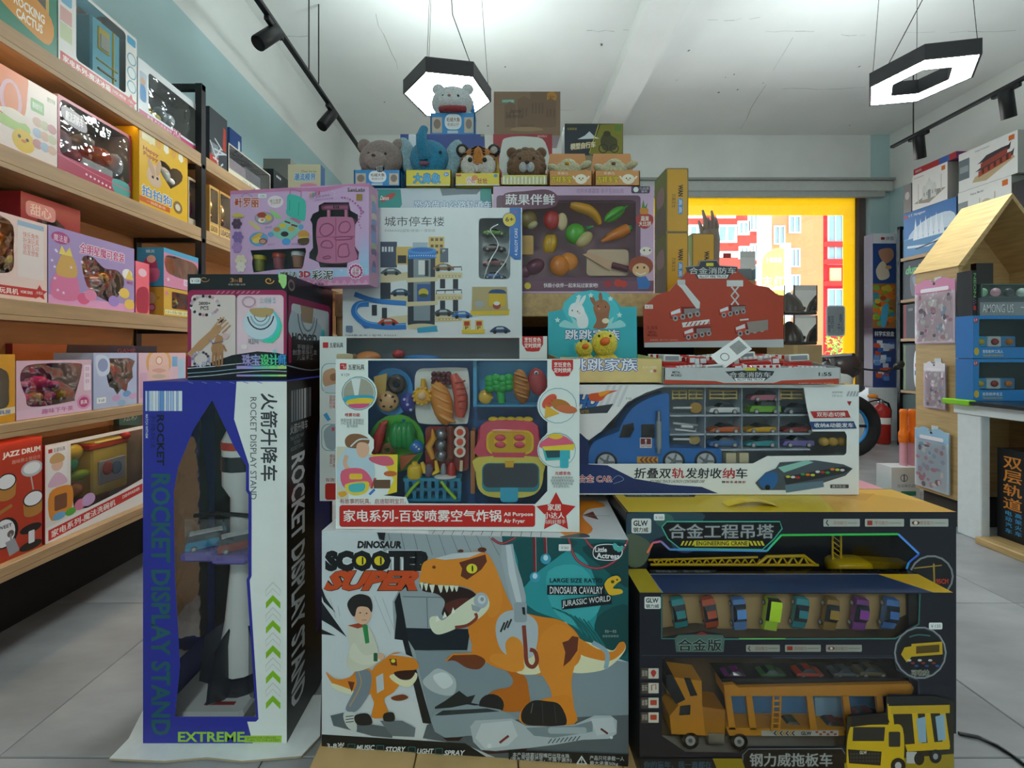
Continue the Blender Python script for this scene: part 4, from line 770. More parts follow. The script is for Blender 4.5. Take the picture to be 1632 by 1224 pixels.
toy(b, 'toy_corn', [('e', 622, 400, 55, 52, '#e8b43a', .03, .014), ('t', [(630, 360), (628, 300)], [20, 12], '#dfae35', .03)]+[('e', 622+50*math.cos(i*.52), 400+48*math.sin(i*.52), 9, 9, '#eec152', .024, .008) for i in range(12)]+[('e', 622, 400, 28, 26, '#e6bf8f', .02, .01)])
toy(b, 'toy_grapes', [('e', 690+(i % 4)*28, 275+(i//4)*24, 17, 17, '#5a2431', .032, .011) for i in range(12)])
toy(b, 'toy_bread', [('e', 735, 440, 62, 132, '#d78b38', .028, .018, -14)]+[('e', 722+i*14, 360+i*55, 60, 13, '#e6a85c', .022, .016, 28) for i in range(4)])
toy(b, 'toy_sausage', [('t', [(800, 275), (825, 330), (843, 400), (845, 470), (838, 520)], [22, 36, 40, 38, 24], '#cf5a4a', .03)]+[('t', [(810+i*6, 325+i*36), (870, 312+i*38)], 5, '#a83f36', .013) for i in range(5)])
toy(b, 'toy_broccoli', [('t', [(1080, 440), (1070, 370), (1060, 330)], [22, 26, 40], '#33b25c', .035)]+[('e', 1010+(i % 4)*36, 305+(i//4)*26-8*(i % 2), 30, 26, '#25a34a', .03, .013) for i in range(12)])
toy(b, 'toy_bread_roll', [('e', 1190, 345, 50, 100, '#b06f2c', .03, .016, -8)]+[('e', 1185+(i % 2)*12, 280+i*24, 40, 9, '#c98a45', .02, .012, 20) for i in range(6)]); toy(b, 'toy_fish', [('e', 1285, 320, 55, 82, '#a8323c', .035, .014, -12), ('e', 1277, 268, 13, 12, '#f0ece8', .022, .006), ('e', 1277, 268, 6, 6, '#201a1a', .016, .004)]); toy(b, 'toy_lemon', [('e', 985, 405, 42, 42, '#dfb23c', .045, .01)])
toy(b, 'toy_pepper', [('e', 470+i*26, 625, 38, 78, '#1f8f45', .028, .018) for i in range(4)]+[('t', [(515, 560), (518, 535)], 9, '#2b6fae', .03)]); toy(b, 'toy_lobster', [('t', [(350, 720), (375, 640), (400, 560)], [30, 34, 22], '#b3302c', .03), ('t', [(400, 560), (425, 545)], [20, 8], '#c13a33', .03), ('e', 345, 700, 24, 40, '#a82a28', .03, .01)])
toy(b, 'toy_fish', [('e', 588, 690, 46, 38, '#2b78c4', .028, .014, 25)]+[('e', 575+i*14, 680+i*12, 6, 6, '#e8f0f4', .014, .003) for i in range(3)], label='blue spotted toy fish'); toy(b, 'toy_pizza', [('q', [(490, 745), (590, 735), (500, 830)], .01, '#b5622c', .03)]); toy(b, 'toy_noodles', [('o', 425, 710, 18+i*9, 6, '#7a5428', .035) for i in range(3)])
toy(b, 'toy_tray', [('q', rrect(640, 575, 890, 830, 26), .006, '#8c2f28', .045)], label='dark red tray')
toy(b, 'toy_skewer', [('e', 732, 620+i*60, 36, 34, '#8c8f98', .03, .013) for i in range(3)], FOIL, 'skewer of silver balls'); toy(b, 'toy_skewer', [('t', [(785, 580), (785, 760)], 16, '#7d3a2b', .03)]+[('o', 785, 590+i*17, 14, 5, '#94503a', .03) for i in range(10)], label='brown ribbed skewer')
toy(b, 'toy_skewer', [('d', 838, 608+i*56, 33, 33, '#efe6da', .03, .01) for i in range(3)]+[('d', 838, 608+i*56, 19, 19, '#d7573a', .028, .01) for i in range(3)]+[('t', [(848, 770), (845, 830)], 10, '#e3cfa6', .032)], label='skewer of white and red slices')
toy(b, 'toy_fries', [('t', [(680, 590), (690, 640), (660, 690), (685, 760)], [5, 20, 22, 14], '#dc9a35', .03)])
toy(b, 'toy_bottle', [('e', 580, 835, 42, 45, '#e8c22c', .03, .014, 0, .6), ('t', [(580, 800), (580, 775)], [22, 16], '#e8c22c', .03)], label='yellow sauce bottle'); toy(b, 'toy_bottle', [('t', [(790, 860), (790, 810), (792, 780)], [26, 26, 12], '#b3302c', .03)], label='red sauce bottle')
toy(b, 'toy_banana', [('t', [(620, 780), (640, 830), (690, 850)], [10, 20, 8], '#ecc63a', .03), ('t', [(700, 770), (712, 830), (680, 850)], [8, 18, 8], '#ecc63a', .032)]); toy(b, 'toy_fish', [('e', 660, 830, 26, 44, '#6a5a70', .03, .01), ('e', 745, 830, 18, 44, '#90949c', .03, .01)], label='grey toy fish in the basket'); toy(b, 'toy_dish', [('e', 755, 862, 66, 12, '#dfe3e4', .026, .02)])
g = [('q', [(512, 872), (842, 872), (842, 890), (512, 890)], .04, '#2a93b8', .02)]+[('q', [(522+i*43, 888), (546+i*43, 888), (544+i*43, 1005), (526+i*43, 1005)], .004, '#2389b0', .022) for i in range(8)]+[('q', [(520, 990), (838, 990), (838, 1006), (520, 1006)], .04, '#2389b0', .02), ('q', [(520, 930), (838, 930), (838, 944), (520, 944)], .004, '#2389b0', .022)]
bk = toy(b, 'toy_basket', g, label='blue shopping basket'); toy(b, 'basket_handle', [('t', [(605, 890), (565, 930), (525, 985)], 9, '#9ad32e', .014)], parent=bk); toy(b, 'basket_handle', [('t', [(730, 890), (760, 930), (815, 990)], 9, '#9ad32e', .014)], parent=bk)
fr = toy(b, 'toy_air_fryer', [('e', 1120, 660, 185, 118, '#d9536a', .05, .04, 0, .5), ('q', spline([(985, 550), (1255, 550), (1290, 640), (1302, 745), (940, 745), (955, 640)], 3), .02, '#d9536a', .014)], label='pink and yellow toy air fryer')
toy(b, 'fryer_drawer', [('q', spline([(940, 752), (1302, 752), (1318, 840), (1300, 930), (1240, 975), (1120, 985), (1000, 975), (945, 930), (930, 840)], 3), .03, '#e4d560', .012), ('q', rrect(965, 785, 1295, 950, 40), .004, '#2f8f9f', .0105), ('q', rrect(972, 790, 1288, 925, 34), .004, '#3a4650', .009)], parent=fr)
toy(b, 'fryer_panel', [('q', rrect(990, 598, 1262, 735, 46), .004, '#ecc93a', .012), ('q', rrect(1002, 608, 1250, 725, 40), .004, '#d8b22a', .0105)], parent=fr)
for x in (1070, 1180): toy(b, 'fryer_knob', [('d', x, 660, 36, 38, '#ecc93a', .009, .003), ('e', x, 640, 32, 18, '#d9536a', .0075, .003), ('e', x, 680, 32, 18, '#d9536a', .0075, .003)], parent=fr)
toy(b, 'fryer_handle', [('q', rrect(1070, 795, 1172, 1010, 22), .008, '#3bb4d6', .0095), ('q', [(1095, 775), (1150, 775), (1145, 810), (1100, 810)], .006, '#e2b437', .0085)], label='sky blue handle', parent=fr)
toy(b, 'fryer_fries', [('e', 1030+i*50, 535, 30, 17, '#e9c63c', .03, .012) for i in range(5)], parent=fr)
# ------------------------------------------------------------------ modelling clay box
Z5 = (360, 280, .16342)
zz = lambda L, z: [(z[0]+x*z[2], z[1]+y*z[2]) for x, y in L]
F = faceZ(367, 588, 1.211, 298, 1.378, math.radians(-8))
H1 = [(905, 345), (905, 290), (960, 260), (1200, 260), (1215, 340), (1288, 380), (1288, 440), (1262, 475), (1258, 690), (1298, 745), (1290, 815), (1185, 850), (1180, 895), (920, 895), (905, 845), (812, 805), (815, 750), (850, 705), (842, 470), (822, 430), (848, 372)]
H2 = [(240, 728), (775, 705), (782, 735), (752, 880), (740, 905), (500, 915), (270, 945), (255, 860), (262, 800)]
b = Box('clay_play_set_box', 'pink modelling clay set box with a pink suitcase mould, on the bead box', 'toy box', F, .07, '#d9b3dd', '#d7a3c9', '#d77fb0', [zz(H1, Z5), zz(H2, Z5)], inner='#3d3844')
a = b.art(px_=True).z(*Z5)
hh = [H1, H2]
a.p([(700, 900), (1400, 560), (1400, 1000), (700, 1010)], '#a9c9ea', [H1]) if False else None
for i in range(6): a.p([(1300, 560+i*70), (1400, 540+i*70), (1400, 610+i*70), (1300, 630+i*70)], ['#d3b6e0', '#c9bae4', '#bfc2ea', '#b4c8ee', '#a9cbee', '#a6d0f0'][i])
a.p([(500, 930), (1180, 905), (1200, 990), (500, 1010)], '#a9cbee').p([(40, 150), (620, 90), (760, 120), (950, 110), (1180, 70), (1400, 70), (1400, 110), (1180, 100), (950, 160), (760, 150), (600, 150), (40, 185)], '#d489b8').p([(500, 1010), (1400, 975), (1400, 1090), (500, 1090)], '#d489b8')
for i in range(12): a.p([(560+i*70, 1060), (595+i*70, 1015), (630+i*70, 1060)], '#e0a3c8')
a.t('叶罗丽', 95, 215, 320, 310, '#c4502f', 0, .04, edge='#f3dfe4', ew=.09).p([(85, 265), (110, 235), (125, 280), (105, 290)], '#c4502f').r(315, 178, 398, 218, '#e9efee', 5).t('￥88', 335, 190, 378, 205, '#667', 0, 0).l([(150, 205), (200, 175), (260, 205)], 5, '#8d7fa6', True)
a.e(485, 255, 78, 60, '#f3e6ef').t('魔力食谱', 430, 235, 540, 262, '#8a6d4a', 0, .01, dy=-12).t('多种模具', 440, 262, 535, 285, '#b08a3e', 0, .01, dy=-12)
a.b([(600, 200), (640, 180), (740, 215), (780, 270), (775, 420), (745, 440), (600, 385), (595, 300)], '#49c3b2').l([(625, 185), (632, 130), (735, 155), (735, 210)], 12, '#c77aa8').l([(625, 240), (620, 340)], 6, '#2f9a8d').l([(715, 260), (708, 390)], 6, '#2f9a8d').b([(430, 330), (470, 350), (550, 410), (500, 420), (450, 375)], '#9fd68a')
a.e(375, 415, 95, 62, '#9d9aa8').e(375, 410, 82, 50, '#b4b0ba').e(352, 385, 46, 28, '#b04a32').e(350, 435, 34, 24, '#f3f0e8').e(358, 432, 15, 12, '#e29a2e').b([(385, 400), (420, 385), (450, 420), (410, 440)], '#e6c64a').b([(220, 455), (250, 445), (340, 510), (320, 535), (290, 520)], '#dccb94')
a.e(322, 620, 92, 70, '#6fa9dc').b([(250, 610), (330, 560), (360, 570), (290, 640)], '#e4b94a').b([(260, 630), (330, 600), (350, 640), (290, 660)], '#ecd06a').e(365, 640, 40, 30, '#8f5648').e(362, 642, 28, 20, '#d99a8a')
a.p(spline([(450, 530), (590, 420), (620, 410), (740, 460), (740, 520), (640, 625), (590, 640), (450, 580)], 2), '#8fd0c2').e(440, 575, 30, 26, '#6fa9dc').e(590, 645, 42, 34, '#58a6e6').e(735, 500, 25, 25, '#6fa9dc').p([(615, 415), (660, 410), (740, 445), (720, 475)], '#c77aa8').e(500, 525, 34, 24, '#c9874a').e(575, 570, 38, 26, '#3a3034').e(555, 488, 34, 22, '#e6cf4a').e(640, 520, 36, 24, '#cfae5a').l([(575, 445), (630, 465)], 16, '#7b2d35').l([(640, 478), (700, 495)], 16, '#7b2d35')
a.b([(705, 570), (730, 540), (780, 535), (815, 570), (800, 600), (720, 600)], '#d79a4a').p([(705, 600), (810, 595), (770, 625), (720, 612)], '#e8d25a').b([(708, 620), (808, 610), (800, 670), (720, 675)], '#5a4632')
a.t('薯条套餐', 385, 500, 450, 520, '#8d7fa6', 0, 0, dy=-10).t('蔬菜沙拉', 410, 668, 475, 685, '#8d7fa6', 0, 0, dy=-8).t('美味汉堡套餐', 640, 660, 740, 675, '#8d7fa6', 0, 0)
for i, cc in enumerate(('#e0b04a', '#4fb59a', '#d05a8a', '#d05a8a')): a.t('创意彩泥'[i], 815+i*28, 170-i*6, 838+i*28, 205-i*6, cc, 0, .04)
a.t('口袋冰激凌饰品', 820, 205, 1015, 225, '#a06aa6', 0, 0, dy=-25).t('主题变幻多样设备', 870, 235, 1050, 250, '#a06aa6', 0, 0, dy=-22).t('SanLebi', 1188, 120, 1355, 158, '#5d5a4e', 0, .015).r(1275, 180, 1332, 245, '#a5823c', 3)
for i in range(9): a.e(1135+i*26, 215+i*i*2.2, 9, 9, '#b0649c')
for i in range(8): a.e(1310+14*math.sin(i), 315+i*28, 15-i, 12-i, '#b9749f')
# floral ornament in lilac and cream
for x, y, r, cc in ((110, 470, 60, '#57465f'), (120, 600, 66, '#8b6fb0'), (110, 700, 60, '#b28ccb'), (150, 830, 70, '#e9dcc0'), (150, 890, 60, '#efe6dc')):
    for q in range(6): a.e(x+r*.45*math.cos(q*1.05), y+r*.5*math.sin(q*1.05), r*.42, r*.36, cc, q*60, 10)
a.b([(60, 395), (120, 365), (185, 400), (120, 410)], '#d8c35a')
ro = a.t('魔法', 530, 935, 700, 1000, '#2e2b30', 0, .035, edge='#f1f1f0', ew=.11); a.t('3D', 718, 930, 830, 995, '#c2314a', 0, .06, edge='#f1f1f0', ew=.13).t('彩泥', 845, 925, 1050, 1015, '#2e2b30', 0, .035, edge='#f1f1f0', ew=.11)
a.t('粘泥范', 870, 1045, 960, 1072, '#4a2a3e', 0, .02).t('适用年龄3岁以上 本产品含有小零件', 1000, 1052, 1380, 1070, '#f0dcea', 0, 0)
a.star(1270, 935, 82, '#f2e6ee', .86, 14).star(1270, 935, 72, '#c03a86', .84, 14).e(1270, 935, 48, 48, '#f4eaf0').t('正版\n授权', 1238, 895, 1304, 975, '#b8327c', 0, .02)
for i in range(24): a.e(random.uniform(820, 1390), random.choice([random.uniform(130, 240), random.uniform(910, 960)]), 5, 5, '#efe4f2', n=8)
b.put(a); b.tf = Z5
rr = lambda x0, y0, x1, y1, r: rrect(x0, y0, x1, y1, r, 4)
mo = toy(b, 'clay_mould', [('q', spline([(905, 420), (960, 402), (1190, 402), (1245, 430), (1262, 560), (1255, 700), (1285, 790), (1240, 835), (1070, 855), (930, 845), (880, 815), (900, 740), (880, 600), (885, 480)], 3), .03, '#dc7fae', .012)], label='pink suitcase shaped mould')
toy(b, 'mould_handle', [('t', [(1005, 410), (1005, 330)], 20, '#dc7fae', .03), ('t', [(1175, 410), (1175, 330)], 20, '#dc7fae', .03), ('t', [(945, 308), (1205, 300)], 32, '#d977a8', .026)]+[('q', rr(1045+i*22, 292, 1056+i*22, 318, 5), .002, '#5a2238', .0055) for i in range(3)], parent=mo)
toy(b, 'mould_recess', [('t', spline(P, 3)+[spline(P, 3)[0]], 6, '#c2628f', .0115) for P in ([(915, 540), (940, 480), (1000, 465), (1050, 500), (1030, 560), (960, 590)], [(1100, 510), (1130, 455), (1190, 450), (1215, 500), (1180, 550), (1120, 550)], [(930, 690), (950, 640), (1010, 635), (1040, 680), (1020, 705)], [(1065, 605), (1110, 595), (1220, 595), (1220, 615), (1120, 625), (1070, 622)], [(1100, 700), (1130, 670), (1180, 665), (1190, 700), (1195, 780), (1100, 785)], [(950, 795), (1000, 780), (1020, 800), (960, 808)])]+[('t', [(890, 600), (1255, 590)], 4, '#c96d99', .012), ('t', [(1070, 410), (1075, 840)], 4, '#c96d99', .012)], parent=mo)
for x, cc, lc, y in ((330, '#9aa03a', '#e3d32c', 790), (520, '#a34a5a', '#c8432c', 770), (705, '#b07a62', '#dfe3e4', 755)):
    c = F.px(Z5[0]+x*Z5[2], Z5[1]+(y+110)*Z5[2], .035); g = G(); g.lathe([(.014, -.012), (.018, .02), (.018, .028)], cc, Tr(c), 14); tb = b.add(g, 'clay_tub', PLAST); g = G(); g.lathe([(.021, .026), (.021, .038), (.019, .04)], lc, Tr(c), 14); b.add(g, 'lid', PLAST, parent=tb)
A = Art(b.side('right'), (40, 100))
for i in range(14): A.b([(8+random.random()*8, 10+i*6), (22+random.random()*10, 8+i*6), (30, 14+i*6), (14, 16+i*6)], random.choice(['#c58fc0', '#8aa0cf', '#b7c9a0', '#dba3bd', '#8c7a9e', '#d9c2b0']))
b.put(A, 'side_panel')

# ------------------------------------------------------------------ crane box behind, transporter box in front
Z3 = (970, 770, .3709)
YL, NV, BK = '#d9b310', '#171a26', '#121318'
F = faceZ(998, 1524, PF+.001, 816, 1.067)
HC1 = [(166, 620), (166, 300), (190, 256), (225, 250), (262, 285), (680, 291), (702, 266), (742, 223), (1244, 219), (1333, 304), (1290, 340), (1268, 400), (1300, 470), (1300, 620)]
b = Box('crane_toy_box', 'black and yellow toy crane box half hidden behind the transporter box', 'toy box', F, .18, '#1b1e2a', '#17181c', '#d8b81a', [zz(HC1, Z3)], inner='#15161b', liner='#2a2b30')
a = b.art(px_=True).z(*Z3)
a.b([(80, 130), (400, 128), (350, 200), (200, 240), (90, 330)], '#2e4a58').b([(80, 220), (180, 260), (150, 350), (85, 350)], '#5c6b58').e(240, 160, 40, 30, '#3d6a60').e(330, 260, 60, 40, '#34405c')
pal = ['#ff7a5a', '#e0709a', '#8f8fd0', '#5aa0e0', '#56d0c0', '#46e08a', '#3fd05a', '#5aa0ff', '#4070e0', '#3fa0e0', '#40d0b0', '#35d060', '#30e040', '#4fe070']
for i in range(len(HC1)-3): a.l([HC1[i+1], HC1[i+2]], 9, pal[i % len(pal)])
a.r(98, 152, 183, 215, '#e3e6e2', 8).t('GLW', 106, 160, 168, 184, '#15171c', 0, .03).t('钢力威', 106, 190, 170, 210, '#2a2c30', 0, .02).r(194, 132, 240, 160, '#e9efee', 5).t('￥105', 200, 142, 234, 154, '#556', 0, 0)
a.p([(228, 188), (250, 165), (735, 165), (745, 195), (710, 240), (660, 285), (305, 280), (255, 240)], '#0d0e11').l([(228, 188), (250, 165), (735, 165), (745, 195), (710, 240), (660, 285), (305, 280), (255, 240), (228, 188)], 5, '#4fc0a8').t('合金工程吊塔', 260, 176, 708, 236, '#a9adae', 0, .04, edge='#2c2f33', ew=.08)
a.p([(300, 245), (670, 245), (655, 274), (320, 272)], '#17181a')
for i in range(4): a.p([(308+i*16, 268), (318+i*16, 248), (326+i*16, 248), (316+i*16, 268)], '#d8c832').p([(602+i*16, 248), (612+i*16, 248), (622+i*16, 268), (612+i*16, 268)], '#d8c832')
a.r(368, 246, 602, 271, '#d8c832').t('ENGINEERING CRANE', 376, 249, 596, 267, '#17181a', 0, .02)
for x, x1, tx in ((922, 1078, '活动能力'), (1100, 1268, '学习能力'), (1294, 1458, '感官能力')): a.r(x, 153, x1, 186, '#b9bcb4', 4).t(tx, x+42, 162, x+100, 178, '#a8624e', 0, 0).l([(x+104, 171), (x1-12, 171)], 3, '#8c8f88')
a.l([(940, 158), (934, 170), (944, 182)], 5, '#333').p([(1110, 160), (1132, 160), (1132, 180), (1110, 180)], '#a33527').e(1318, 170, 17, 9, '#6b2f22').e(1318, 170, 8, 8, '#e8e2d8')
a.e(1385, 400, 96, 92, '#8d9298').e(1385, 400, 88, 84, '#15171c').l([(1310, 365), (1430, 352)], 5, '#b3923c').l([(1395, 345), (1398, 430)], 7, '#b3923c').t('95CM', 1405, 410, 1458, 432, '#c9402f', 0, .03)
b.put(a); b.tf = Z3
A = Art(b.side('top'), (520, 180)); A.p([(380, 0), (520, 0), (520, 180), (330, 180)], '#e0a528').p([(420, 0), (520, 0), (520, 110)], '#f0b840').p([(20, 70), (140, 70), (150, 40), (20, 40)], '#1a1b1f').t('你的童年，我一直都在', 26, 48, 135, 64, '#9aa0a0', 0, .01).p([(380, 60), (470, 40), (420, 100)], '#d49420').l([(0, 2), (520, 2)], 3, '#1a1b1f').l([(2, 180), (2, 0)], 3, '#1a1b1f'); b.put(A, 'top_print')
hp = [F.uv(.33+.16*i/8, 1, .05)+Vector((0, 0, .0015+.012*math.sin(math.pi*i/8))) for i in range(9)]; g = G()
for i in range(8): d = Vector((0, .016, 0)); g.face([hp[i]-d, hp[i+1]-d, hp[i+1]+d, hp[i]+d], '#f2cf1c'); g.face([hp[i]-d-Vector((0, 0, .002)), hp[i]+d-Vector((0, 0, .002)), hp[i+1]+d-Vector((0, 0, .002)), hp[i+1]-d-Vector((0, 0, .002))], '#d8b010')
b.add(g, 'carry_handle', PLAST, 'yellow strap handle')
q = [('t', [(180, 350), (900, 352)], 6, YL, .02), ('t', [(180, 400), (640, 390)], 6, YL, .03), ('t', [(640, 350), (680, 315), (840, 312), (890, 352)], 7, YL, .02), ('t', [(170, 330), (640, 318)], 5, YL, .03)]
for i in range(14): q.append(('t', [(190+i*33, 328), (206+i*33, 350), (222+i*33, 328)], 4, YL, .024))
for i in range(4): q.append(('t', [(680+i*45, 350), (702+i*45, 315), (724+i*45, 350)], 5, YL, .02))
for i in range(5): q.append(('t', [(965, 230+i*22), (995, 252+i*22), (965, 252+i*22)], 3, YL, .04))
q += [('t', [(962, 225), (962, 335)], 4, YL, .04), ('t', [(998, 225), (998, 335)], 4, YL, .04)]
toy(b, 'crane_jib', q, label='yellow lattice crane arm'); toy(b, 'crane_cab', [('e', 1030, 360, 85, 40, YL, .04, .03, 0, .5), ('q', [(1110, 335), (1290, 345), (1290, 400), (1110, 400)], .03, '#9a7c14', .04)])

F = faceZ(1019.5, 1519, PF+.001, 944.5, .957)
HA = [(232, 476), (1330, 476), (1332, 600), (1290, 620), (1228, 664), (498, 662), (488, 650), (400, 636), (300, 650), (232, 662)]
HB = [(230, 752), (1222, 752), (1236, 795), (1270, 830), (1328, 850), (1328, 908), (1200, 905), (1186, 985), (1040, 990), (1022, 1010), (1022, 1130), (600, 1130), (560, 1158), (330, 1154), (228, 1085)]
b = Box('car_transporter_toy_box', 'black and yellow toy car transporter box with eight cars across the top window', 'toy box', F, .105, '#191b27', '#131418', '#d2ae14', [zz(HA, Z3), zz(HB, Z3)], inner='#7a6244', topfilm=True)
a = b.art(px_=True).z(*Z3)
a.l([(228, 476), (228, 668), (495, 670), (1232, 668), (1332, 606), (1338, 476)], 6, '#3f7a70').l([(560, 668), (760, 668)], 5, '#6cc05a').l([(700, 750), (1225, 750), (1238, 800), (1330, 848), (1335, 905)], 6, '#39404e').l([(140, 740), (1220, 742)], 3, '#3a4152')
a.r(154, 488, 224, 540, '#dfe3df', 6).t('GLW', 160, 494, 214, 514, '#15171c', 0, .03).t('钢力威', 160, 520, 216, 536, '#2a2c30', 0, .02)
a.p([(283, 665), (300, 652), (380, 650), (400, 636), (420, 650), (490, 652), (498, 670), (494, 725), (290, 725)], '#4c6a62').t('合金版', 298, 670, 484, 720, '#0d0e10', 0, .06, edge='#7d958c', ew=.09).p([(370, 652), (400, 636), (430, 652)], '#8a2f28')
for x, x1 in ((590, 735), (757, 911), (933, 1087)): a.r(x, 694, x1, 724, '#9a9a90', 4).t('活动能力', x+38, 701, x+92, 718, '#7a4a3c', 0, 0).l([(x+96, 709), (x1-8, 709)], 3, '#6c6c66')
a.l([(606, 700), (600, 710), (608, 720)], 5, '#333').p([(766, 700), (790, 700), (790, 718), (766, 718)], '#94301f').e(956, 709, 15, 8, '#6b2f22').e(956, 709, 6, 6, '#d8d2c8')
a.e(1338, 728, 113, 113, '#8f959c').e(1338, 728, 106, 106, '#2a2d36').e(1338, 728, 100, 100, '#14161b').p([(1255, 735), (1270, 705), (1300, 700), (1300, 690), (1432, 680), (1434, 735), (1300, 745), (1280, 770)], '#c9a61c').p([(1320, 700), (1420, 692), (1420, 725), (1320, 732)], '#5a4712').t('可收纳', 1300, 802, 1375, 826, '#4b3a22', 0, .03, edge='#b7c4b8', ew=.1)
for i in range(9): a.e(1290+i*15, 760+12*(i % 3), 9, 5, ['#c9c9c0', '#8a2a2a', '#2a4a8a'][i % 3])
a.l([(1290, 660), (1330, 650), (1380, 655)], 6, '#3f6f70', True)
a.r(1374, 598, 1432, 627, '#e9efee', 6).t('￥135', 1382, 606, 1424, 620, '#556', 0, 0)
for i, ch in enumerate(('音效', '音乐', '故事', '拼装')): y = 792+i*63; a.r(138, y, 216, y+48, '#4a4038', 3).r(170, y+2, 214, y+46, '#cfc9bd', 3).t(ch, 142, y+10, 166, y+36, '#c9c2b4', 0, .01); (a.b([(180, y+20), (192, y+8), (204, y+20), (192, y+40)], '#b8382c') if i == 0 else a.r(178, y+12, 206, y+34, '#b8432c', 3) if i > 1 else a.l([(184, y+34), (184, y+12), (202, y+8), (202, y+30)], 4, '#a8322c'))
a.p([(575, 1165), (600, 1140), (1000, 1138), (1020, 1170), (1000, 1230), (590, 1230)], '#0d0e11').l([(575, 1190), (575, 1165), (600, 1140), (1000, 1138), (1020, 1170), (1015, 1200)], 5, '#6a7178').t('钢力威拖板车', 605, 1158, 958, 1214, '#9ea3a6', 0, .04, edge='#2c2f33', ew=.08).t('你的童年，我一直都在', 150, 1192, 440, 1222, '#39566a', 0, .03).p([(440, 1180), (570, 1180), (590, 1240), (440, 1240)], '#8f7d16').p([(135, 1180), (445, 1180), (470, 1240), (135, 1240)], '#10131a').t('你的童年，我一直都在', 150, 1192, 440, 1222, '#39566a', 0, .03)
# printed truck photo at the lower right
a.p([(1022, 1000), (1190, 985), (1190, 915), (1390, 910), (1490, 935), (1490, 1240), (1010, 1240)], '#2e2a18').p([(1010, 1200), (1490, 1160), (1490, 1240), (1010, 1240)], '#a08b18').p([(1195, 945), (1215, 950), (1235, 1140), (1205, 1135)], YL).p([(1210, 955), (1462, 950), (1462, 985), (1210, 990)], '#c9a61c').p([(1200, 920), (1390, 915), (1460, 935), (1460, 950), (1200, 955)], '#1d1e20')
for x in (1300, 1355, 1420): a.p([(x, 985), (x+24, 985), (x+44, 1130), (x+14, 1135)], YL)
a.p([(1270, 1120), (1462, 1105), (1462, 1140), (1280, 1150)], YL).p([(1318, 1010), (1358, 1000), (1362, 1110), (1330, 1112)], '#8fb0c8').p([(1400, 1000), (1440, 990), (1445, 1100), (1412, 1104)], '#8fb0c8')
a.b([(1030, 1060), (1060, 1040), (1200, 1035), (1260, 1050), (1260, 1210), (1200, 1240), (1040, 1230), (1020, 1160)], '#d6b41a').p([(1048, 1045), (1185, 1045), (1180, 1105), (1045, 1105)], '#26292b').p([(1040, 1000), (1190, 990), (1205, 1025), (1040, 1045)], '#17181a').r(1200, 1065, 1250, 1130, '#2b2e30', 6).p([(1025, 1140), (1170, 1150), (1165, 1210), (1030, 1200)], '#1c1d1f')
for i in range(3):
    for j in range(10): a.e(1038+j*13, 1160+i*15, 5, 5, '#3d3f40', n=6)
a.t('GLW', 1075, 1146, 1105, 1160, '#dfe3df', 0, .02).e(1240, 1210, 32, 34, '#191a1c').e(1240, 1210, 14, 16, '#b9bdbf').r(1275, 1150, 1320, 1200, '#b9bdbf', 4).e(1400, 1170, 26, 30, '#191a1c').e(1400, 1170, 11, 13, '#9a9d9f').e(1330, 1180, 22, 28, '#191a1c')
b.put(a); b.tf = Z3
A = Art(b.side('top'), (500, 105)); A.p([(36, 0), (0, 0), (0, 105), (36, 105)], '#a89420').p([(36, 105), (36, 25), (430, 25), (470, 105)], '#27365a').l([(36, 105), (36, 25), (430, 25), (470, 105)], 3, '#8d9298').p([(40, 5), (160, 5), (150, 20), (40, 20)], '#17181c').t('你的童年，我一直都在', 50, 7, 145, 18, '#8d9298', 0, .01).t('GLW', 420, 4, 480, 20, '#17181c', 0, .05).p([(430, 25), (500, 25), (500, 105), (470, 105)], '#d4a81a'); b.put(A, 'top_print')
bd = Art(F, None, .03).z(*Z3); bd.p(HA, '#b99a68'); b.put(bd, 'sand_backing', CARD)
for x, y, cc, k in ((295, 548, '#2b9a9f', 'sport'), (425, 548, '#c85a3a', 'sport'), (548, 550, '#5c8fd0', 'sedan'), (682, 550, '#b8e02a', 'jeep'), (808, 548, '#2f9aa6', 'sport'), (935, 552, '#9a7a34', 'sedan'), (1060, 552, '#8a3f9a', 'sedan'), (1190, 552, '#4f86d0', 'sport')):
    p = F.px(Z3[0]+x*Z3[2], Z3[1]+y*Z3[2], .024); tilt = (-10 if x < 500 else 8 if x > 600 else -4)
    M = Tr(p) @ Ry(math.radians(tilt)) @ Matrix(((0, 1, 0, 0), (0, 0, -1, 0), (-1, 0, 0, 0), (0, 0, 0, 1)))   # nose down, roof to the aisle
    car(b, k, M, .073, cc)
# the transporter itself
TY = '#e39b22'
tk = toy(b, 'toy_transporter', [('q', [(495, 868), (540, 865), (560, 878), (1300, 862), (1312, 880), (1300, 915), (500, 915)], .04, TY, .012), ('q', [(505, 1050), (1025, 1062), (1025, 1085), (520, 1085)], .04, TY, .012)], label='orange toy car transporter trailer')
for x in (500, 590, 850, 1005, 1150): toy(b, 'trailer_strut', [('q', [(x, 912), (x+26, 912), (x+46, 1060), (x+18, 1060)], .006, TY, .012)], parent=tk)
toy(b, 'trailer_ladder', [('t', [(708, 915), (700, 1065)], 5, TY, .008), ('t', [(738, 915), (732, 1065)], 5, TY, .008)]+[('t', [(706, 935+i*24), (737, 935+i*24)], 4, TY, .008) for i in range(6)], parent=tk)
toy(b, 'trailer_backing', [('q', [(510, 915), (1200, 915), (1180, 1055), (530, 1055)], .002, '#4f86b8', .05), ('q', [(510, 990), (1200, 990), (1180, 1055), (530, 1055)], .002, '#b5894e', .049), ('q', [(885, 920), (1005, 918), (1005, 1000), (890, 1000)], .002, '#8fb3cf', .047)], parent=tk)
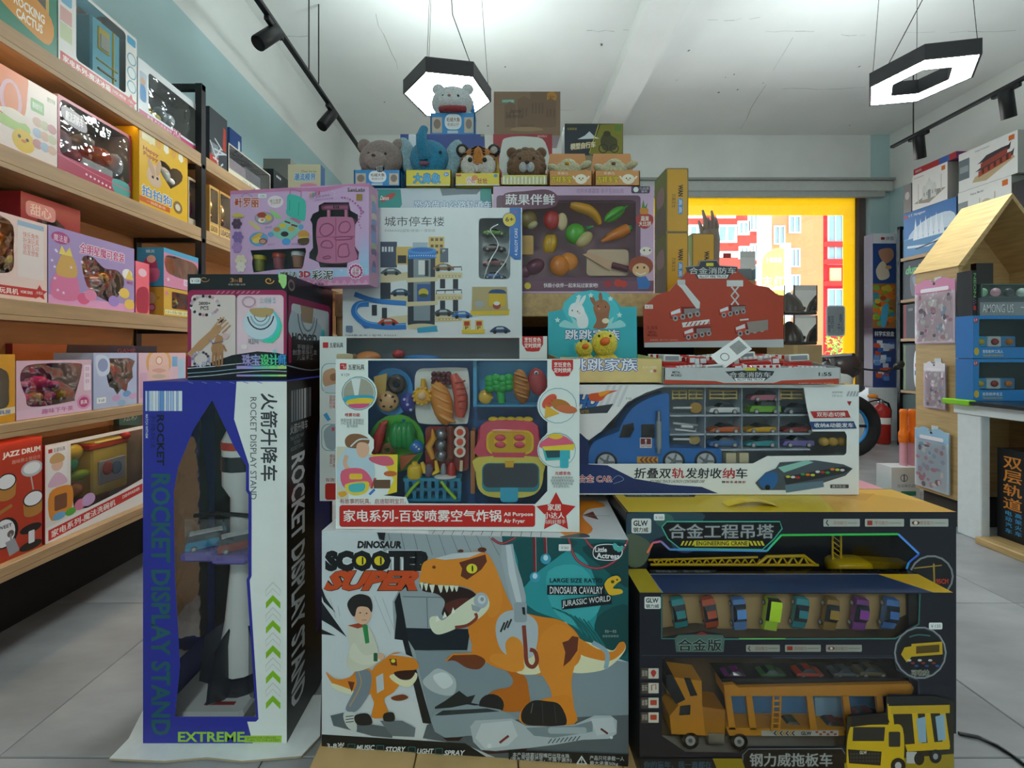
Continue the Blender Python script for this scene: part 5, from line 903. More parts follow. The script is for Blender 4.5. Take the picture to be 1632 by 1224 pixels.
A = Art(F, None, .044).z(*Z3); A.t('GLW', 898, 930, 972, 962, '#16181d', 0, .05).l([(898, 968), (970, 968)], 4, '#16181d'); b.put(A, 'trailer_lettering')
A = Art(F, None, .0115).z(*Z3); A.p([(668, 1082), (1005, 1082), (1005, 1106), (672, 1106)], '#c9ccc8')
for i in range(7): A.p([(722+i*13, 1094), (732+i*13, 1084), (738+i*13, 1084), (729+i*13, 1094), (738+i*13, 1104), (732+i*13, 1104)], '#d8a01e' if i % 2 else '#1a1a1a')
A.t('GLW', 842, 1086, 888, 1102, '#16181d', 0, .04)
for i in range(6): A.r(905+i*16, 1085+(i % 2)*9, 917+i*16, 1093+(i % 2)*9, '#b03a2c')
b.put(A, 'trailer_stripe')
cb = toy(b, 'toy_truck_cab', [('q', [(250, 830), (400, 850), (402, 945), (415, 1085), (270, 1078), (262, 1000), (300, 955), (290, 935), (252, 900)], .05, TY, .012), ('q', [(248, 825), (275, 822), (330, 930), (290, 950), (250, 890)], .05, '#1c1a18', .0115), ('q', [(402, 960), (500, 975), (500, 1085), (412, 1085)], .05, '#c08018', .016)], label='orange truck cab')
toy(b, 'cab_window', [('q', [(308, 960), (352, 955), (350, 995), (304, 998)], .003, '#22262a', .0105)], parent=cb); toy(b, 'cab_vent', [('q', [(325, 840), (352, 842), (382, 912), (352, 916)], .003, '#1d1d1e', .0105)], parent=cb)
toy(b, 'fuel_tank', [('q', [(428, 1075), (496, 1078), (496, 1125), (432, 1122)], .04, '#b5bcc0', .014)], FOIL, parent=cb)
for x, y in ((352, 1108), (562, 1112)):
    w = toy(b, 'truck_wheel', [('d', x, y, 36, 36, '#17181a', .012, .016), ('d', x, y, 21, 21, '#b9bec2', .0105, .006), ('d', x, y, 9, 9, '#6a6e72', .0095, .006)])
for x, y, cc, k in ((790, 1025, '#3d4a2a', 'sedan'), (965, 1025, '#8a2f2a', 'sedan'), (1110, 980, '#7d1f26', 'sport')):
    p = F.px(Z3[0]+x*Z3[2], Z3[1]+(y+28)*Z3[2], .035); car(b, k, Tr(p), .068, cc)
for x, y, cc in ((545, 815, '#8a2a8a'), (700, 810, '#3f7a3a'), (855, 805, '#c8452c'), (1010, 805, '#5a5f66'), (1120, 800, '#6a6040')):
    p = F.px(Z3[0]+x*Z3[2], Z3[1]+(y+20)*Z3[2], .04); car(b, 'sport', Tr(p), .066, cc)
toy(b, 'car_deck', [('q', [(480, 840), (1290, 838), (1300, 862), (495, 868)], .05, '#15161a', .02)], parent=tk)

# ------------------------------------------------------------------ folding track container truck box
Z4 = (860, 400, .3268)
F = faceZ(888, 1369, .609, 613, 1.192)
HT = [(238, 925), (300, 880), (385, 790), (430, 735), (520, 690), (600, 664), (1288, 668), (1302, 760), (1330, 880), (1488, 880), (1498, 900), (1496, 985), (1485, 996), (1110, 1000), (1040, 1036), (238, 1038)]
b = Box('container_truck_toy_box', 'long white box with a blue toy lorry carrying rows of small cars', 'toy box', F, .20, '#e9edee', '#d7dcdf', '#dfe3e4', [zz(HT, Z4)], inner='#a9bccb', topfilm=True)
a = b.art(px_=True).z(*Z4)
a.p([(90, 860), (180, 900), (238, 920), (238, 1040), (330, 1045), (460, 1110), (640, 1140), (790, 1150), (870, 1182), (90, 1182)], '#20356e').p([(90, 870), (200, 890), (238, 925), (238, 1040), (90, 1040)], '#1d2f62')
for i in range(4): a.p([(330+i*30, 655), (345+i*30, 655), (300+i*30, 760), (285+i*30, 760)], '#d5dade')
a.t('ZHO', 130, 700, 290, 770, '#2f74c0', 0, .05, .15, edge='#16265a', ew=.1).b([(240, 700), (290, 690), (380, 680), (330, 700), (300, 730), (250, 730)], '#d95a2a').b([(290, 690), (350, 680), (300, 710)], '#f0a02c').p([(190, 770), (360, 745), (330, 790), (200, 795)], '#39414a').t('ZUAO TOYS', 195, 775, 240, 790, '#c9a832', 0, .01)
a.r(416, 708, 452, 730, '#e9efee', 4).t('￥163', 420, 713, 448, 725, '#667', 0, 0)
a.t('合金 CAR', 190, 1092, 352, 1128, '#c02f2c', 0, .03, edge='#eef2f4', ew=.08).l([(340, 1130), (380, 1095), (410, 1115), (360, 1135)], 2.5, '#8fa6d0', True)
for ch, x0, x1, cc in (('折叠双', 462, 640, '#23262b'), ('轨', 645, 705, '#b8302e'), ('发射收', 712, 886, '#23262b'), ('纳', 892, 950, '#b8302e'), ('车', 956, 1012, '#23262b')): a.t(ch, x0, 1058, x1, 1108, cc, 0, .03, .03)
a.t('FOLDING TRACK LAUNCH CONTAINER CAR', 538, 1116, 804, 1130, '#4b5056', 0, .005, .02)
for i in range(6): a.t('弹射车道'[i % 4], 888+i*20, 1120, 904+i*20, 1132, '#b8302e' if i % 2 else '#444', 0, .02)
a.t('适用年龄', 1424, 684, 1476, 694, '#8b9298', 0, 0).t('3岁以上', 1424, 700, 1476, 711, '#8b9298', 0, 0)
for i in range(4): a.p([(1495+i*15, 708), (1504+i*15, 684), (1512+i*15, 684), (1503+i*15, 708)], '#a8b0b6')
a.p([(1498, 733), (1520, 733), (1510, 755)], '#a8303a').p([(1318, 782), (1500, 778), (1515, 812), (1336, 815)], '#b8302e').t('双形态切换', 1350, 785, 1490, 808, '#f2f0ee', 0, .02).p([(1310, 832), (1530, 830), (1545, 865), (1330, 870)], '#27457c').t('收纳&动能发车', 1338, 838, 1528, 860, '#f2f0ee', 0, .02)
a.p([(1050, 1130), (1100, 1080), (1150, 1060), (1170, 1030), (1340, 1020), (1480, 1040), (1525, 1060), (1490, 1095), (1380, 1130), (1200, 1165), (1080, 1165)], '#4a5662').p([(1160, 1055), (1300, 1020), (1335, 1030), (1190, 1080)], '#8fc9c0').b([(1070, 1120), (1100, 1085), (1150, 1080), (1160, 1120), (1130, 1160), (1080, 1150)], '#2b66a8').p([(1190, 1100), (1480, 1050), (1520, 1062), (1480, 1085), (1200, 1140)], '#2a3038').p([(1195, 1140), (1380, 1120), (1385, 1150), (1200, 1178)], '#5d7c94')
for i in range(12): a.e(1210+i*24, 1100-i*4+6*(i % 3), 11, 6, ['#c9c93a', '#d8d8d8', '#b8302e', '#3f9a4a', '#e07a2a'][i % 5])
a.e(1110, 1152, 13, 13, '#1b1c1f').r(1415, 1138, 1505, 1156, '#3f4650', 3).t('展开形态', 1424, 1141, 1490, 1154, '#d5dade', 0, .01)
b.put(a); b.tf = Z4
LB = '#1f74c4'
cab = toy(b, 'toy_lorry_cab', [('q', spline([(240, 1038), (240, 985), (262, 935), (320, 905), (385, 880), (400, 845), (450, 770), (530, 720), (618, 692)], 3, False)+[(632, 700), (632, 960), (882, 965), (888, 980), (888, 1038)], .06, LB, .014)], label='bright blue lorry cab')
toy(b, 'cab_window', [('q', [(388, 910), (408, 850), (458, 838), (462, 870), (440, 910)], .002, '#15181d', .0125), ('q', rrect(496, 845, 560, 912, 6), .002, '#15181d', .0125)], parent=cab)
toy(b, 'exhaust_stack', [('t', [(580, 985), (580, 780)], 12, '#9fa6ac', .008)], FOIL, parent=cab); toy(b, 'exhaust_stack', [('t', [(580, 960), (580, 830)], 16, '#8d949a', .0085)], PLAST, parent=cab)
A = Art(F, None, .0125).z(*Z4); A.r(496, 915, 555, 965, '#e8e4e2', 3).r(500, 919, 551, 948, '#7c1f2a', 2).t('!', 521, 922, 530, 945, '#fff', 0, .03).t('CAUTION', 501, 952, 550, 962, '#b8302e', 0, .02).r(482, 1008, 585, 1040, '#d8a32a')
for i in range(4): A.p([(495+i*22, 1024), (508+i*22, 1010), (518+i*22, 1010), (506+i*22, 1024), (518+i*22, 1038), (508+i*22, 1038)], '#8a2a22')
b.add(A, 'cab_marking', PRINT, parent=cab)
for x, y in ((325, 1030), (655, 1025), (810, 1025)):
    w = toy(b, 'lorry_wheel', [('d', x, y, 54, 50, '#202327', .012, .03), ('d', x, y, 42, 39, '#c3c8cc', .0105, .006), ('d', x, y, 12, 12, '#6a7076', .009, .006)]+[('t', [(x, y), (x+38*math.cos(i*1.256), y+36*math.sin(i*1.256))], 5, '#7d848a', .01) for i in range(5)])
toy(b, 'car_case', [('q', [(635, 800+i*0+d, ), (1320, 796+d), (1320, 804+d), (635, 808+d)], .05, '#b9c6d2', .018) for i, d in ((0, 0), (1, 92), (2, 168))]+[('q', [(805+i*180, 668), (809+i*180, 668), (809+i*180, 970), (805+i*180, 970)], .05, '#aebccb', .018) for i in range(3)], label='pale grey storage tray')
for x, y, cc, k in ((1090, 732, '#b56a80', 'sedan'), (890, 792, '#dfe4e6', 'sedan'), (1085, 790, '#6fb52c', 'jeep'), (1250, 792, '#4a5a6a', 'sedan'), (895, 885, '#d0642c', 'sport'), (1072, 885, '#d8a81c', 'sport'), (1250, 885, '#9a3a3a', 'sport'), (890, 952, '#2f6fb0', 'sedan'), (1070, 952, '#2fa0a8', 'sport'), (1246, 952, '#7a70b8', 'sedan')):
    p = F.px(Z4[0]+x*Z4[2], Z4[1]+y*Z4[2], .045); car(b, k, Tr(p) @ Rz(math.pi), .088, cc)
for x0, x1, y in ((648, 715, 700), (728, 800, 700), (830, 960, 700), (1175, 1280, 700)): toy(b, 'toy_fence', [('t', [(x0, y-18), (x1, y-18)], 5, '#c9b36a', .03), ('t', [(x0, y+18), (x1, y+18)], 5, '#c9b36a', .03), ('t', [(x0, y), (x1, y)], 4, '#c9b36a', .03)]+[('t', [(x0+(x1-x0)*k_/2, y-22), (x0+(x1-x0)*k_/2, y+24)], 4, '#c9b36a', .03) for k_ in range(3)])
toy(b, 'toy_road_sign', [('d', 762, 765, 30, 26, '#b08a3c', .03, .004), ('t', [(650, 765), (740, 765)], 6, '#d5dadd', .03)]); toy(b, 'toy_road_sign', [('d', 755, 918, 28, 26, '#b59a62', .03, .004), ('t', [(650, 918), (730, 918)], 6, '#d5dadd', .03)])
toy(b, 'toy_barrier', [('t', [(650, 840), (770, 850), (760, 880), (660, 870)], 5, '#dfe3e4', .03), ('t', [(690, 855), (745, 858)], 8, '#dfe3e4', .03)]); toy(b, 'toy_helmet', [('e', 1385+i*44, 930, 24, 22, '#c9a24a', .035, .012) for i in range(3)]); toy(b, 'toy_fuel_pump', [('q', rrect(910, 985, 958, 1035, 4), .02, '#d8cda8', .02), ('q', rrect(975, 985, 1020, 1035, 4), .02, '#d8cda8', .02)])
# ------------------------------------------------------------------ fire truck tray and bunny tray on the lorry box
TZ = .9148
t = Thing('fire_truck_tray', 'grey and red counter tray of small fire trucks with a red header card', 'display tray', px(1200, 600, 1.3).to_tuple()[:2]+(TZ,))
Yf, Yk = 1.175, 1.447
fl_, fr_, bl_, br_ = px(1058, 0, Yf).x, px(1338, 0, Yf).x, px(1027, 0, Yk).x, px(1250, 0, Yk).x
lh = (613-587)/FOC*Yf
g = G(); g.prism([(fl_, Yf, TZ), (fr_, Yf, TZ), (br_, Yk, TZ), (bl_, Yk, TZ)], (0, 0, .003), '#b9bdbe'); t.add(g, 'tray_floor', CARD)
g = G(); g.prism([(fl_, Yf, TZ), (fr_, Yf, TZ), (fr_, Yf, TZ+lh), (fl_, Yf, TZ+lh)], (0, .003, 0), '#c3c8ca'); t.add(g, 'front_lip', CARD)
for (xa, xb) in ((fl_, bl_), (fr_, br_)):
    g = G(); g.prism([(xa, Yf, TZ), (xb, Yk, TZ), (xb, Yk, TZ+.07), (xa, Yf, TZ+lh)], (.003, 0, 0), '#a9adb0'); t.add(g, 'side_wall', CARD)
FB = Face((bl_, Yk, TZ), (br_-bl_, 0, 0), (0, 0, .45)); HD = [(510, 470), (505, 272), (570, 215), (632, 195), (715, 105), (722, 75), (770, 70), (785, 45), (868, 42), (880, 70), (965, 75), (968, 100), (1045, 165), (1115, 176), (1160, 214), (1190, 216), (1190, 470)]
pts = [FB.px(Z4[0]+x*Z4[2], Z4[1]+y*Z4[2]) for x, y in HD]; g = G(); g.prism(pts, (0, .004, 0), '#b8432c', '#8d8f90'); t.add(g, 'header_card', PRINT)
FB.px_ = FB.px
A = Art(Face(FB.O, FB.U, (0, 0, .6))).z(*Z4)
A.p([(510, 447), (1190, 430), (1190, 470), (510, 470)], '#c3c8ca').p([(710, 78), (775, 72), (785, 48), (865, 46), (878, 72), (965, 78), (960, 100), (930, 115), (920, 136), (770, 136), (755, 112), (722, 105)], '#34383c').l([(710, 78), (775, 72), (785, 48), (865, 46), (878, 72), (965, 78)], 4, '#9aa0a4').r(812, 58, 848, 74, '#d8d23a', 3).t('合金消防车', 730, 80, 958, 112, '#c9cdd0', 0, .03).p([(768, 116), (922, 116), (914, 134), (776, 134)], '#eceef0').t('ALLOY FIRE TRUCK', 778, 119, 914, 131, '#2b2d30', 0, .02)
def ftruck(A, x, y, s, kind):
    A.p([(x, y), (x+60*s, y-28*s), (x+150*s, y-28*s), (x+152*s, y+5*s), (x+70*s, y+30*s), (x+5*s, y+28*s)], '#7d1c16').p([(x+3*s, y-2*s), (x+58*s, y-24*s), (x+60*s, y+24*s), (x+8*s, y+22*s)], '#d24a3a').p([(x+8*s, y-2*s), (x+52*s, y-20*s), (x+55*s, y), (x+10*s, y+12*s)], '#dfe6ea').p([(x+72*s, y-18*s), (x+148*s, y-22*s), (x+148*s, y-2*s), (x+74*s, y+12*s)], '#8d8486')
    for i in range(4): A.e(x+(30+i*36)*s, y+(28-i*7)*s, 13*s, 14*s, '#a3a6a8').e(x+(30+i*36)*s, y+(28-i*7)*s, 6*s, 7*s, '#4b2a26')
    if kind == 0: A.p([(x+42, y-135), (x+75, y-140), (x+150, y-50), (x+148, y-20), (x+132, y-20), (x+60, y-118)], '#d9dcdc').r(x+40, y-160, x+78, y-135, '#c3c6c8', 2)
    if kind == 1: A.r(x+40, y-145, x+120, y-115, '#d9dcdc', 2).l([(x+62, y-115), (x+98, y-70), (x+62, y-25)], 8, '#d0d3d4').l([(x+98, y-115), (x+62, y-70), (x+98, y-25)], 8, '#d0d3d4')
    if kind == 2: A.p([(x-5, y-45), (x+130, y-62), (x+130, y-40), (x, y-22)], '#dfe2e2'); [A.l([(x+15+i*20, y-30), (x+28+i*20, y-50)], 5, '#b03426') for i in range(6)]
    if kind == 3: A.p([(x+60, y-28), (x+165, y-40), (x+165, y+10), (x+75, y+25)], '#9a8f88').l([(x+28, y-38), (x+70, y-42)], 8, '#d9dcdc')
ftruck(A, 632, 300, 1, 0); ftruck(A, 872, 288, .88, 1); ftruck(A, 698, 395, .92, 2); ftruck(A, 948, 375, .98, 3)
A.t('1:55', 526, 366, 575, 382, '#7c2216', 0, .02).t('METAL\nMODELS', 526, 390, 575, 416, '#7c2216', 0, .02).t('金属模型 | 翻斗可动 | 强劲耐玩', 538, 430, 675, 440, '#e3a595', 0, 0).r(512, 262, 552, 282, '#e9e4e0', 2).t('￥22', 518, 266, 546, 278, '#a33', 0, 0)
t.add(A, 'header_print', PRINT)
FL = Face((fl_, Yf, TZ), (fr_-fl_, 0, 0), (0, 0, lh)); A = Art(FL).z(*Z4)
A.p([(600, 628), (860, 634), (900, 644), (1140, 644), (1180, 632), (1460, 622), (1460, 665), (600, 665)], '#b8432c').t('METAL\nMODELS', 642, 586, 692, 612, '#26282b', 0, .03).p([(905, 588), (1000, 582), (1010, 570), (1060, 570), (1072, 582), (1145, 586), (1135, 606), (1095, 634), (955, 634), (935, 615)], '#34383c').r(1000, 571, 1058, 584, '#d8d23a', 3).t('合金消防车', 925, 590, 1128, 616, '#c9cdd0', 0, .03).p([(948, 620), (1102, 620), (1092, 634), (958, 634)], '#eceef0').t('ALLOY FIRE TRUCK', 962, 622, 1090, 632, '#2b2d30', 0, .02).t('1:55', 1360, 592, 1424, 610, '#2b2d30', 0, .03).t('金属模型 | 翻斗可动 | 强劲耐玩', 1262, 642, 1435, 652, '#eeb9aa', 0, 0); t.add(A, 'lip_print', PRINT)
# the little fire trucks lying in the tray
RD = '#b5261f'
def fire_truck(M, kind, label):
    q = Thing('toy_fire_truck', label, 'toy truck', M.translation, 0, 'fire trucks in the counter tray')
    g = G(); g.box((-.055, -.019, .008), (.02, .019, .03), RD, M, .003); q.add(g, 'truck_body', PLAST)
    g = G(); g.box((.022, -.02, .008), (.055, .02, .046), RD, M, .005); c = q.add(g, 'cab', PLAST); g = G(); g.box((.045, -.0205, .026), (.0556, .0205, .042), '#dfe8ee', M); g.box((.026, -.0208, .028), (.042, .0208, .041), '#dfe8ee', M); q.add(g, 'cab_window', PLAST, parent=c)
    for sx in (-.04, -.012, .036):
        for sy in (-.018, .018): q.inst(WHEEL, 'wheel', M @ Tr((sx, sy, .009)) @ Matrix.Scale(.11, 4))
    g = G()
    if kind == 0:
        g.box((-.06, -.007, .036), (.05, .007, .044), '#e6e8e8', M, .001)
        for i in range(8): g.box((-.055+i*.013, -.008, .0365), (-.05+i*.013, .008, .0445), '#c3c6c8', M)
    elif kind == 1: g.box((-.05, -.016, .03), (.0, .016, .05), '#dfe2e2', M, .002); g.box((-.045, -.0165, .034), (-.005, .0165, .046), '#8d949a', M)
    else:
        g.box((-.05, -.006, .034), (.075, .006, .046), '#e6e8e8', M, .001)
        for i in range(7): g.box((-.045+i*.016, -.0065, .035), (-.038+i*.016, .0065, .045), RD, M)
    q.add(g, 'ladder', PLAST)
    return q
words = ['leaning beside the left wall', 'under the white ladder', 'half hidden behind the tag', 'behind the front lip', 'with a silver box body', 'with a striped boom', 'at the right end', 'near the back card', 'in the second row', 'by the right wall', 'under the barcode tag', 'lying at the back right']
rnd = random.Random(5); n = 0
for j in range(3):
    for i in range(4):
        u = .14+i*.235+rnd.uniform(-.02, .02); v = .12+j*.27; xa = fl_+(bl_-fl_)*v; xb = fr_+(br_-fr_)*v
        z = TZ+.004+.012*j+(.010 if j == 1 else 0); M = Tr((xa+(xb-xa)*u, Yf+(Yk-Yf)*v+.02, z)) @ Rz(math.radians(rnd.choice([180, 165, 190, 8, -10]))) @ Ry(math.radians(rnd.uniform(-6, 6))) @ Matrix.Scale((1, 1.06, 1.12)[j], 4)
        fire_truck(M, (i+j) % 3, 'small red and white toy fire truck in the counter tray, '+words[n]); n += 1
g = G(); M = Tr(px(1165, 562, 1.24)) @ Ry(math.radians(-35)) @ Rx(math.radians(-25)); g.box((-.05, -.001, -.025), (.05, .001, .025), '#eceff0', M)
for i in range(14): g.box((.008+i*.0025, -.0014, -.015), (.0093+i*.0025, -.001, .016), '#3b3e42', M)
g.lathe([(.010, -.0005), (.012, -.0005)], '#3b3e42', M @ Tr((-.022, -.0016, 0)) @ Rx(math.pi/2), 14, cap=False); one(g, 'barcode_tag', PRINT, 'white barcode tag lying on the toy fire trucks', 'tag', loc=M.translation)

ZB = (820, 280, .2614)
t = Thing('plush_chick_tray', 'turquoise and cream counter tray with a rabbit and kangaroo header card', 'display tray', px(960, 600, 1.27).to_tuple()[:2]+(TZ,))
Yf, Yk = 1.195, 1.33; a_, b_, c_, d_ = px(893, 0, Yf).x, px(1053, 0, Yf).x, px(874, 0, Yk).x, px(1016, 0, Yk).x
lh = (613-571)/FOC*Yf
g = G(); g.prism([(a_, Yf, TZ), (b_, Yf, TZ), (d_, Yk, TZ), (c_, Yk, TZ)], (0, 0, .003), '#e6d68e'); t.add(g, 'tray_floor', CARD)
g = G(); g.prism([(a_, Yf, TZ), (b_, Yf, TZ), (b_, Yf, TZ+lh*.93), (a_, Yf, TZ+lh)], (0, .003, 0), '#e3c987'); t.add(g, 'front_lip', CARD)
for xa, xb in ((a_, c_), (b_, d_)): g = G(); g.prism([(xa, Yf, TZ), (xb, Yk, TZ), (xb, Yk, TZ+lh*1.1), (xa, Yf, TZ+lh*.93)], (.003, 0, 0), '#d3cf86'); t.add(g, 'side_wall', CARD)
HD = [(205, 1150), (205, 832), (288, 818), (308, 765), (370, 715), (470, 697), (560, 712), (618, 760), (648, 800), (745, 800), (748, 1150)]
FB = Face((c_, Yk, TZ), (d_-c_, 0, 0), (0, 0, .3)); g = G(); g.prism([FB.px(ZB[0]+x*ZB[2], ZB[1]+y*ZB[2]) for x, y in HD], (0, .004, 0), '#37b4c4', '#e3e8e8'); t.add(g, 'header_card', PRINT)
A = Art(Face(FB.O, FB.U, (0, 0, .6))).z(*ZB)
A.b([(295, 820), (320, 760), (380, 715), (470, 702), (560, 718), (615, 770), (640, 850), (560, 930), (380, 930)], '#4cc6d2')
for x0 in (1, -1): cx = 475; A.b([(cx-x0*60, 930), (cx-x0*200, 920), (cx-x0*170, 880), (cx-x0*120, 900), (cx-x0*130, 860)], '#9fe0e6')
A.b([(330, 850), (345, 785), (400, 775), (430, 830), (450, 880), (440, 925), (390, 925), (375, 870)], '#e8eef2').e(378, 822, 48, 42, '#eef2f5').e(385, 765, 11, 40, '#e8eef2', 20).e(412, 765, 11, 42, '#e8eef2', 30).e(352, 822, 4, 5, '#3a3a44').e(385, 828, 4, 5, '#3a3a44').e(395, 838, 8, 5, '#f0b9bc')
A.b([(480, 800), (530, 765), (580, 790), (575, 850), (560, 925), (480, 930), (500, 880)], '#a0684a').e(530, 795, 48, 40, '#a8704f').e(478, 760, 13, 36, '#a0684a', -25).e(525, 745, 12, 34, '#a0684a', -5).e(510, 795, 4, 5, '#2c2020').e(555, 800, 4, 5, '#2c2020').e(515, 812, 8, 6, '#d98a80').e(555, 885, 22, 16, '#e9e3c9')
for x, y in ((585, 750), (390, 740), (262, 880), (640, 850), (465, 730)): A.star(x, y, 18, '#d6f2ef', .5)
A.t('跳跳家族', 308, 938, 640, 1000, '#f4f8fa', 0, .04, edge='#2b5fb0', ew=.09).t('转动扭头 甩甩尾巴', 366, 1020, 480, 1038, '#dfe9c8', 0, .01)
t.add(A, 'header_print', PRINT)
A = Art(Face((a_, Yf, TZ), (b_-a_, 0, 0), (0, 0, lh))).z(*ZB); A.t('跳跳家族', 340, 1114, 748, 1190, '#f4f8fa', 0, .04, edge='#2b5fb0', ew=.09).t('多多小动物', 780, 1160, 866, 1178, '#f2e8c8', 0, .01).e(835, 1192, 10, 9, '#e9e2d8').e(856, 1190, 10, 9, '#b8604a'); t.add(A, 'lip_print', PRINT)
for x, y, r, lab in ((556, 1050, 86, 'yellow plush chick with an orange beak in the turquoise tray, the taller one'), (432, 1080, 56, 'smaller yellow plush chick at the left in the turquoise tray')):
    c = px(ZB[0]+x*ZB[2], ZB[1]+y*ZB[2], 1.262 if r > 60 else 1.25); s = 1.25/FOC*ZB[2]; q = Thing('plush_chick', lab, 'plush toy', (c.x, c.y, TZ+.004), 0, 'plush chicks in the turquoise tray')
    g = G(); g.ell((c.x, c.y, TZ+.045), (r*s*1.05, .03, .045), '#f0d63a'); g.ell((c.x-.006, c.y-.008, c.z+.012), (r*s*.95, .027, r*s*.95), '#f4de45'); q.add(g, 'body', FUZZ)
    g = G(); g.ell((c.x-r*s*.25, c.y-.032, c.z+.018), (r*s*.38, .012, r*s*.3), '#d9661f', Ry(math.radians(-25))); q.add(g, 'beak', PLAST)
    for dx in (-.55, .25): g = G(); g.ell((c.x+dx*r*s-.004, c.y-.03, c.z+.034), (.0035, .003, .004), '#1a1512'); q.add(g, 'eye', PLAST)

# ------------------------------------------------------------------ wooden gondola and hidden cartons carrying the rear boxes
t = Thing('wooden_gondola', 'light wooden shelf unit with a thick top board behind the toy boxes', 'shelf unit', (.2, 1.85, 0))
GX0, GX1, GY0, GY1 = -.58, .99, 1.53, 2.15
g = G(); g.box((GX0, GY0, 1.127), (GX1, GY1, 1.21), '#c8a570', bev=.003); t.add(g, 'top_board', WOODH)
for x in (GX0, GX1-.03): g = G(); g.box((x, GY0+.02, 0), (x+.03, GY1, 1.127), '#c8a570'); t.add(g, 'side_panel', WOODL)
g = G(); g.box((GX0+.03, GY1-.02, .02), (GX1-.03, GY1, 1.127), '#1b1b1d'); t.add(g, 'back_panel', MATTE)
for z in (.05, .42, .79): g = G(); g.box((GX0+.03, GY0+.03, z), (GX1-.03, GY1-.02, z+.03), '#c8a570'); t.add(g, 'shelf_board', WOODH)
GT = 1.211
def plain(name, label, x0, x1, Y, z0, z1, D, col, group=None, tape=True):
    a, b = px(x0, 0, Y).x, px(x1, 0, Y).x; F = Face((a, Y, z0), (b-a, 0, 0), (0, 0, z1-z0))
    q = Box(name, label, 'carton', F, D, col, m=CARD)
    A = Art(F, (100, 100)); A.r(46, 0, 54, 100, '#b99a66'); q.put(A, 'packing_tape', CARD); return q
plain('shipping_carton', 'brown carton under the parking garage box, lowest of its stack', 560, 820, 1.447, .001, .52, .078, '#b08a5a'); plain('shipping_carton', 'brown carton directly under the parking garage box', 560, 820, 1.447, .521, 1.034, .078, '#b5905f')
plain('white_carton', 'plain white carton top showing left of the yellow crane box', 905, 968, 1.395, .001, .585, .12, '#dfe3e4')

# parking garage box
ZP = (540, 280, .2288)
F = faceZ(546, 832, 1.036, 331, 1.442)
HP = rrect(975, 295, 1195, 720, 28)
b = Box('parking_garage_box', 'white city parking garage toy box with a blue lift tower picture', 'toy box', F, .083, '#e4ebee', '#3a6fb4', '#e4ebee', [zz(HP, ZP)], inner='#c9d6de')
a = b.art(px_=True).z(*ZP)
a.t('城市停车楼', 318, 285, 735, 352, '#3b4046', 0, .014).t('PARKING|益智/拼装/一滑到底', 322, 372, 672, 396, '#9aa3a8', 0, 0)
a.r(290, 460, 405, 640, '#3f4e66').r(400, 495, 520, 620, '#d8b968').r(515, 465, 620, 520, '#a9bcc6').r(625, 425, 735, 640, '#d9bd74').r(705, 505, 762, 605, '#5c6a7c').r(410, 555, 470, 610, '#22272e').t('P', 722, 515, 742, 535, '#e6ecf0')
for i in range(3):
    for j in range(3): a.r(640+i*32, 435+j*45, 660+i*32, 455+j*45, '#6b5a34')
for x in (300, 345): a.r(x, 495, x+14, 530, '#e0e6ea').r(x+20, 495, x+34, 530, '#e0e6ea')
BG, DKB, BL = '#d9cda6', '#2a3442', '#2f7fd0'
for y in (700, 850, 1000): a.p([(290, y-10), (480, y-30), (700, y-30), (860, y-25), (860, y+12), (680, y+20), (480, y+25), (300, y+48)], BG).r(690, y-8, 850, y+10, '#c9b27a'); [a.e(715+i*22, y+1, 5, 5, '#efe8cf', n=8) for i in range(6)]
for x, y0, y1 in ((290, 745, 860), (325, 745, 860), (230, 900, 975), (300, 920, 995), (705, 720, 785), (795, 720, 790), (705, 870, 940), (795, 865, 945)): a.r(x, y0, x+36, y1, DKB)
for y in (635, 795, 950): a.l([(680, y+30), (680, y+5), (855, y), (855, y+25)], 7, '#262b30').l([(740, y+25), (740, y+2)], 5, '#262b30').l([(800, y+25), (800, y)], 5, '#262b30')
a.p([(480, 560), (672, 560), (668, 1040), (480, 1040)], DKB).p([(520, 580), (640, 580), (636, 1010), (522, 1010)], '#8796a0').r(555, 590, 600, 690, '#e3e8e6').r(545, 755, 640, 880, '#3a5f9e').r(600, 590, 625, 700, '#1d242e').e(590, 815, 35, 30, '#c9b83a').e(590, 835, 30, 14, '#3d5a2a')
a.p([(470, 712), (690, 705), (690, 735), (470, 745)], BG).p([(470, 880), (690, 872), (690, 900), (470, 912)], BG).e(580, 1052, 110, 22, BG).p([(482, 520), (680, 520), (678, 575), (484, 580)], BL).e(580, 522, 100, 24, '#4a97e0').e(580, 518, 78, 15, '#2a70c0').p([(545, 1060), (680, 1045), (690, 1085), (550, 1095)], '#39a7d0')
for i in range(12): a.e(495+i*16, 560-3*math.sin(i/11*3.14), 4, 4, '#dfeefa', n=8)
a.l([(110, 825), (250, 870), (470, 890)], 34, BL, True).l([(210, 890), (130, 900), (110, 960), (190, 1030), (330, 1050), (470, 1048)], 44, BL, True).l([(210, 878), (140, 890), (122, 955), (200, 1018), (330, 1036), (470, 1036)], 7, '#79b4ec', True).p([(150, 1030), (230, 1060), (180, 1065)], '#2a70c0')
for x, y, cc in ((365, 670, '#5a6468'), (430, 815, '#2a4a6a'), (345, 1020, '#c0452c'), (730, 955, '#4a5054'), (1125, 1075, '#2f4a72'), (860, 970, '#2a70c0'), (730, 640, '#8a6a4a')): a.b([(x-68, y+15), (x-60, y-5), (x-25, y-25), (x+25, y-25), (x+60, y-5), (x+70, y+12), (x+30, y+18)], cc).e(x-38, y+14, 13, 13, '#1b1e22').e(x+38, y+12, 13, 13, '#1b1e22').p([(x-25, y-18), (x+18, y-20), (x+28, y-6), (x-30, y-4)], '#b9c9d2')
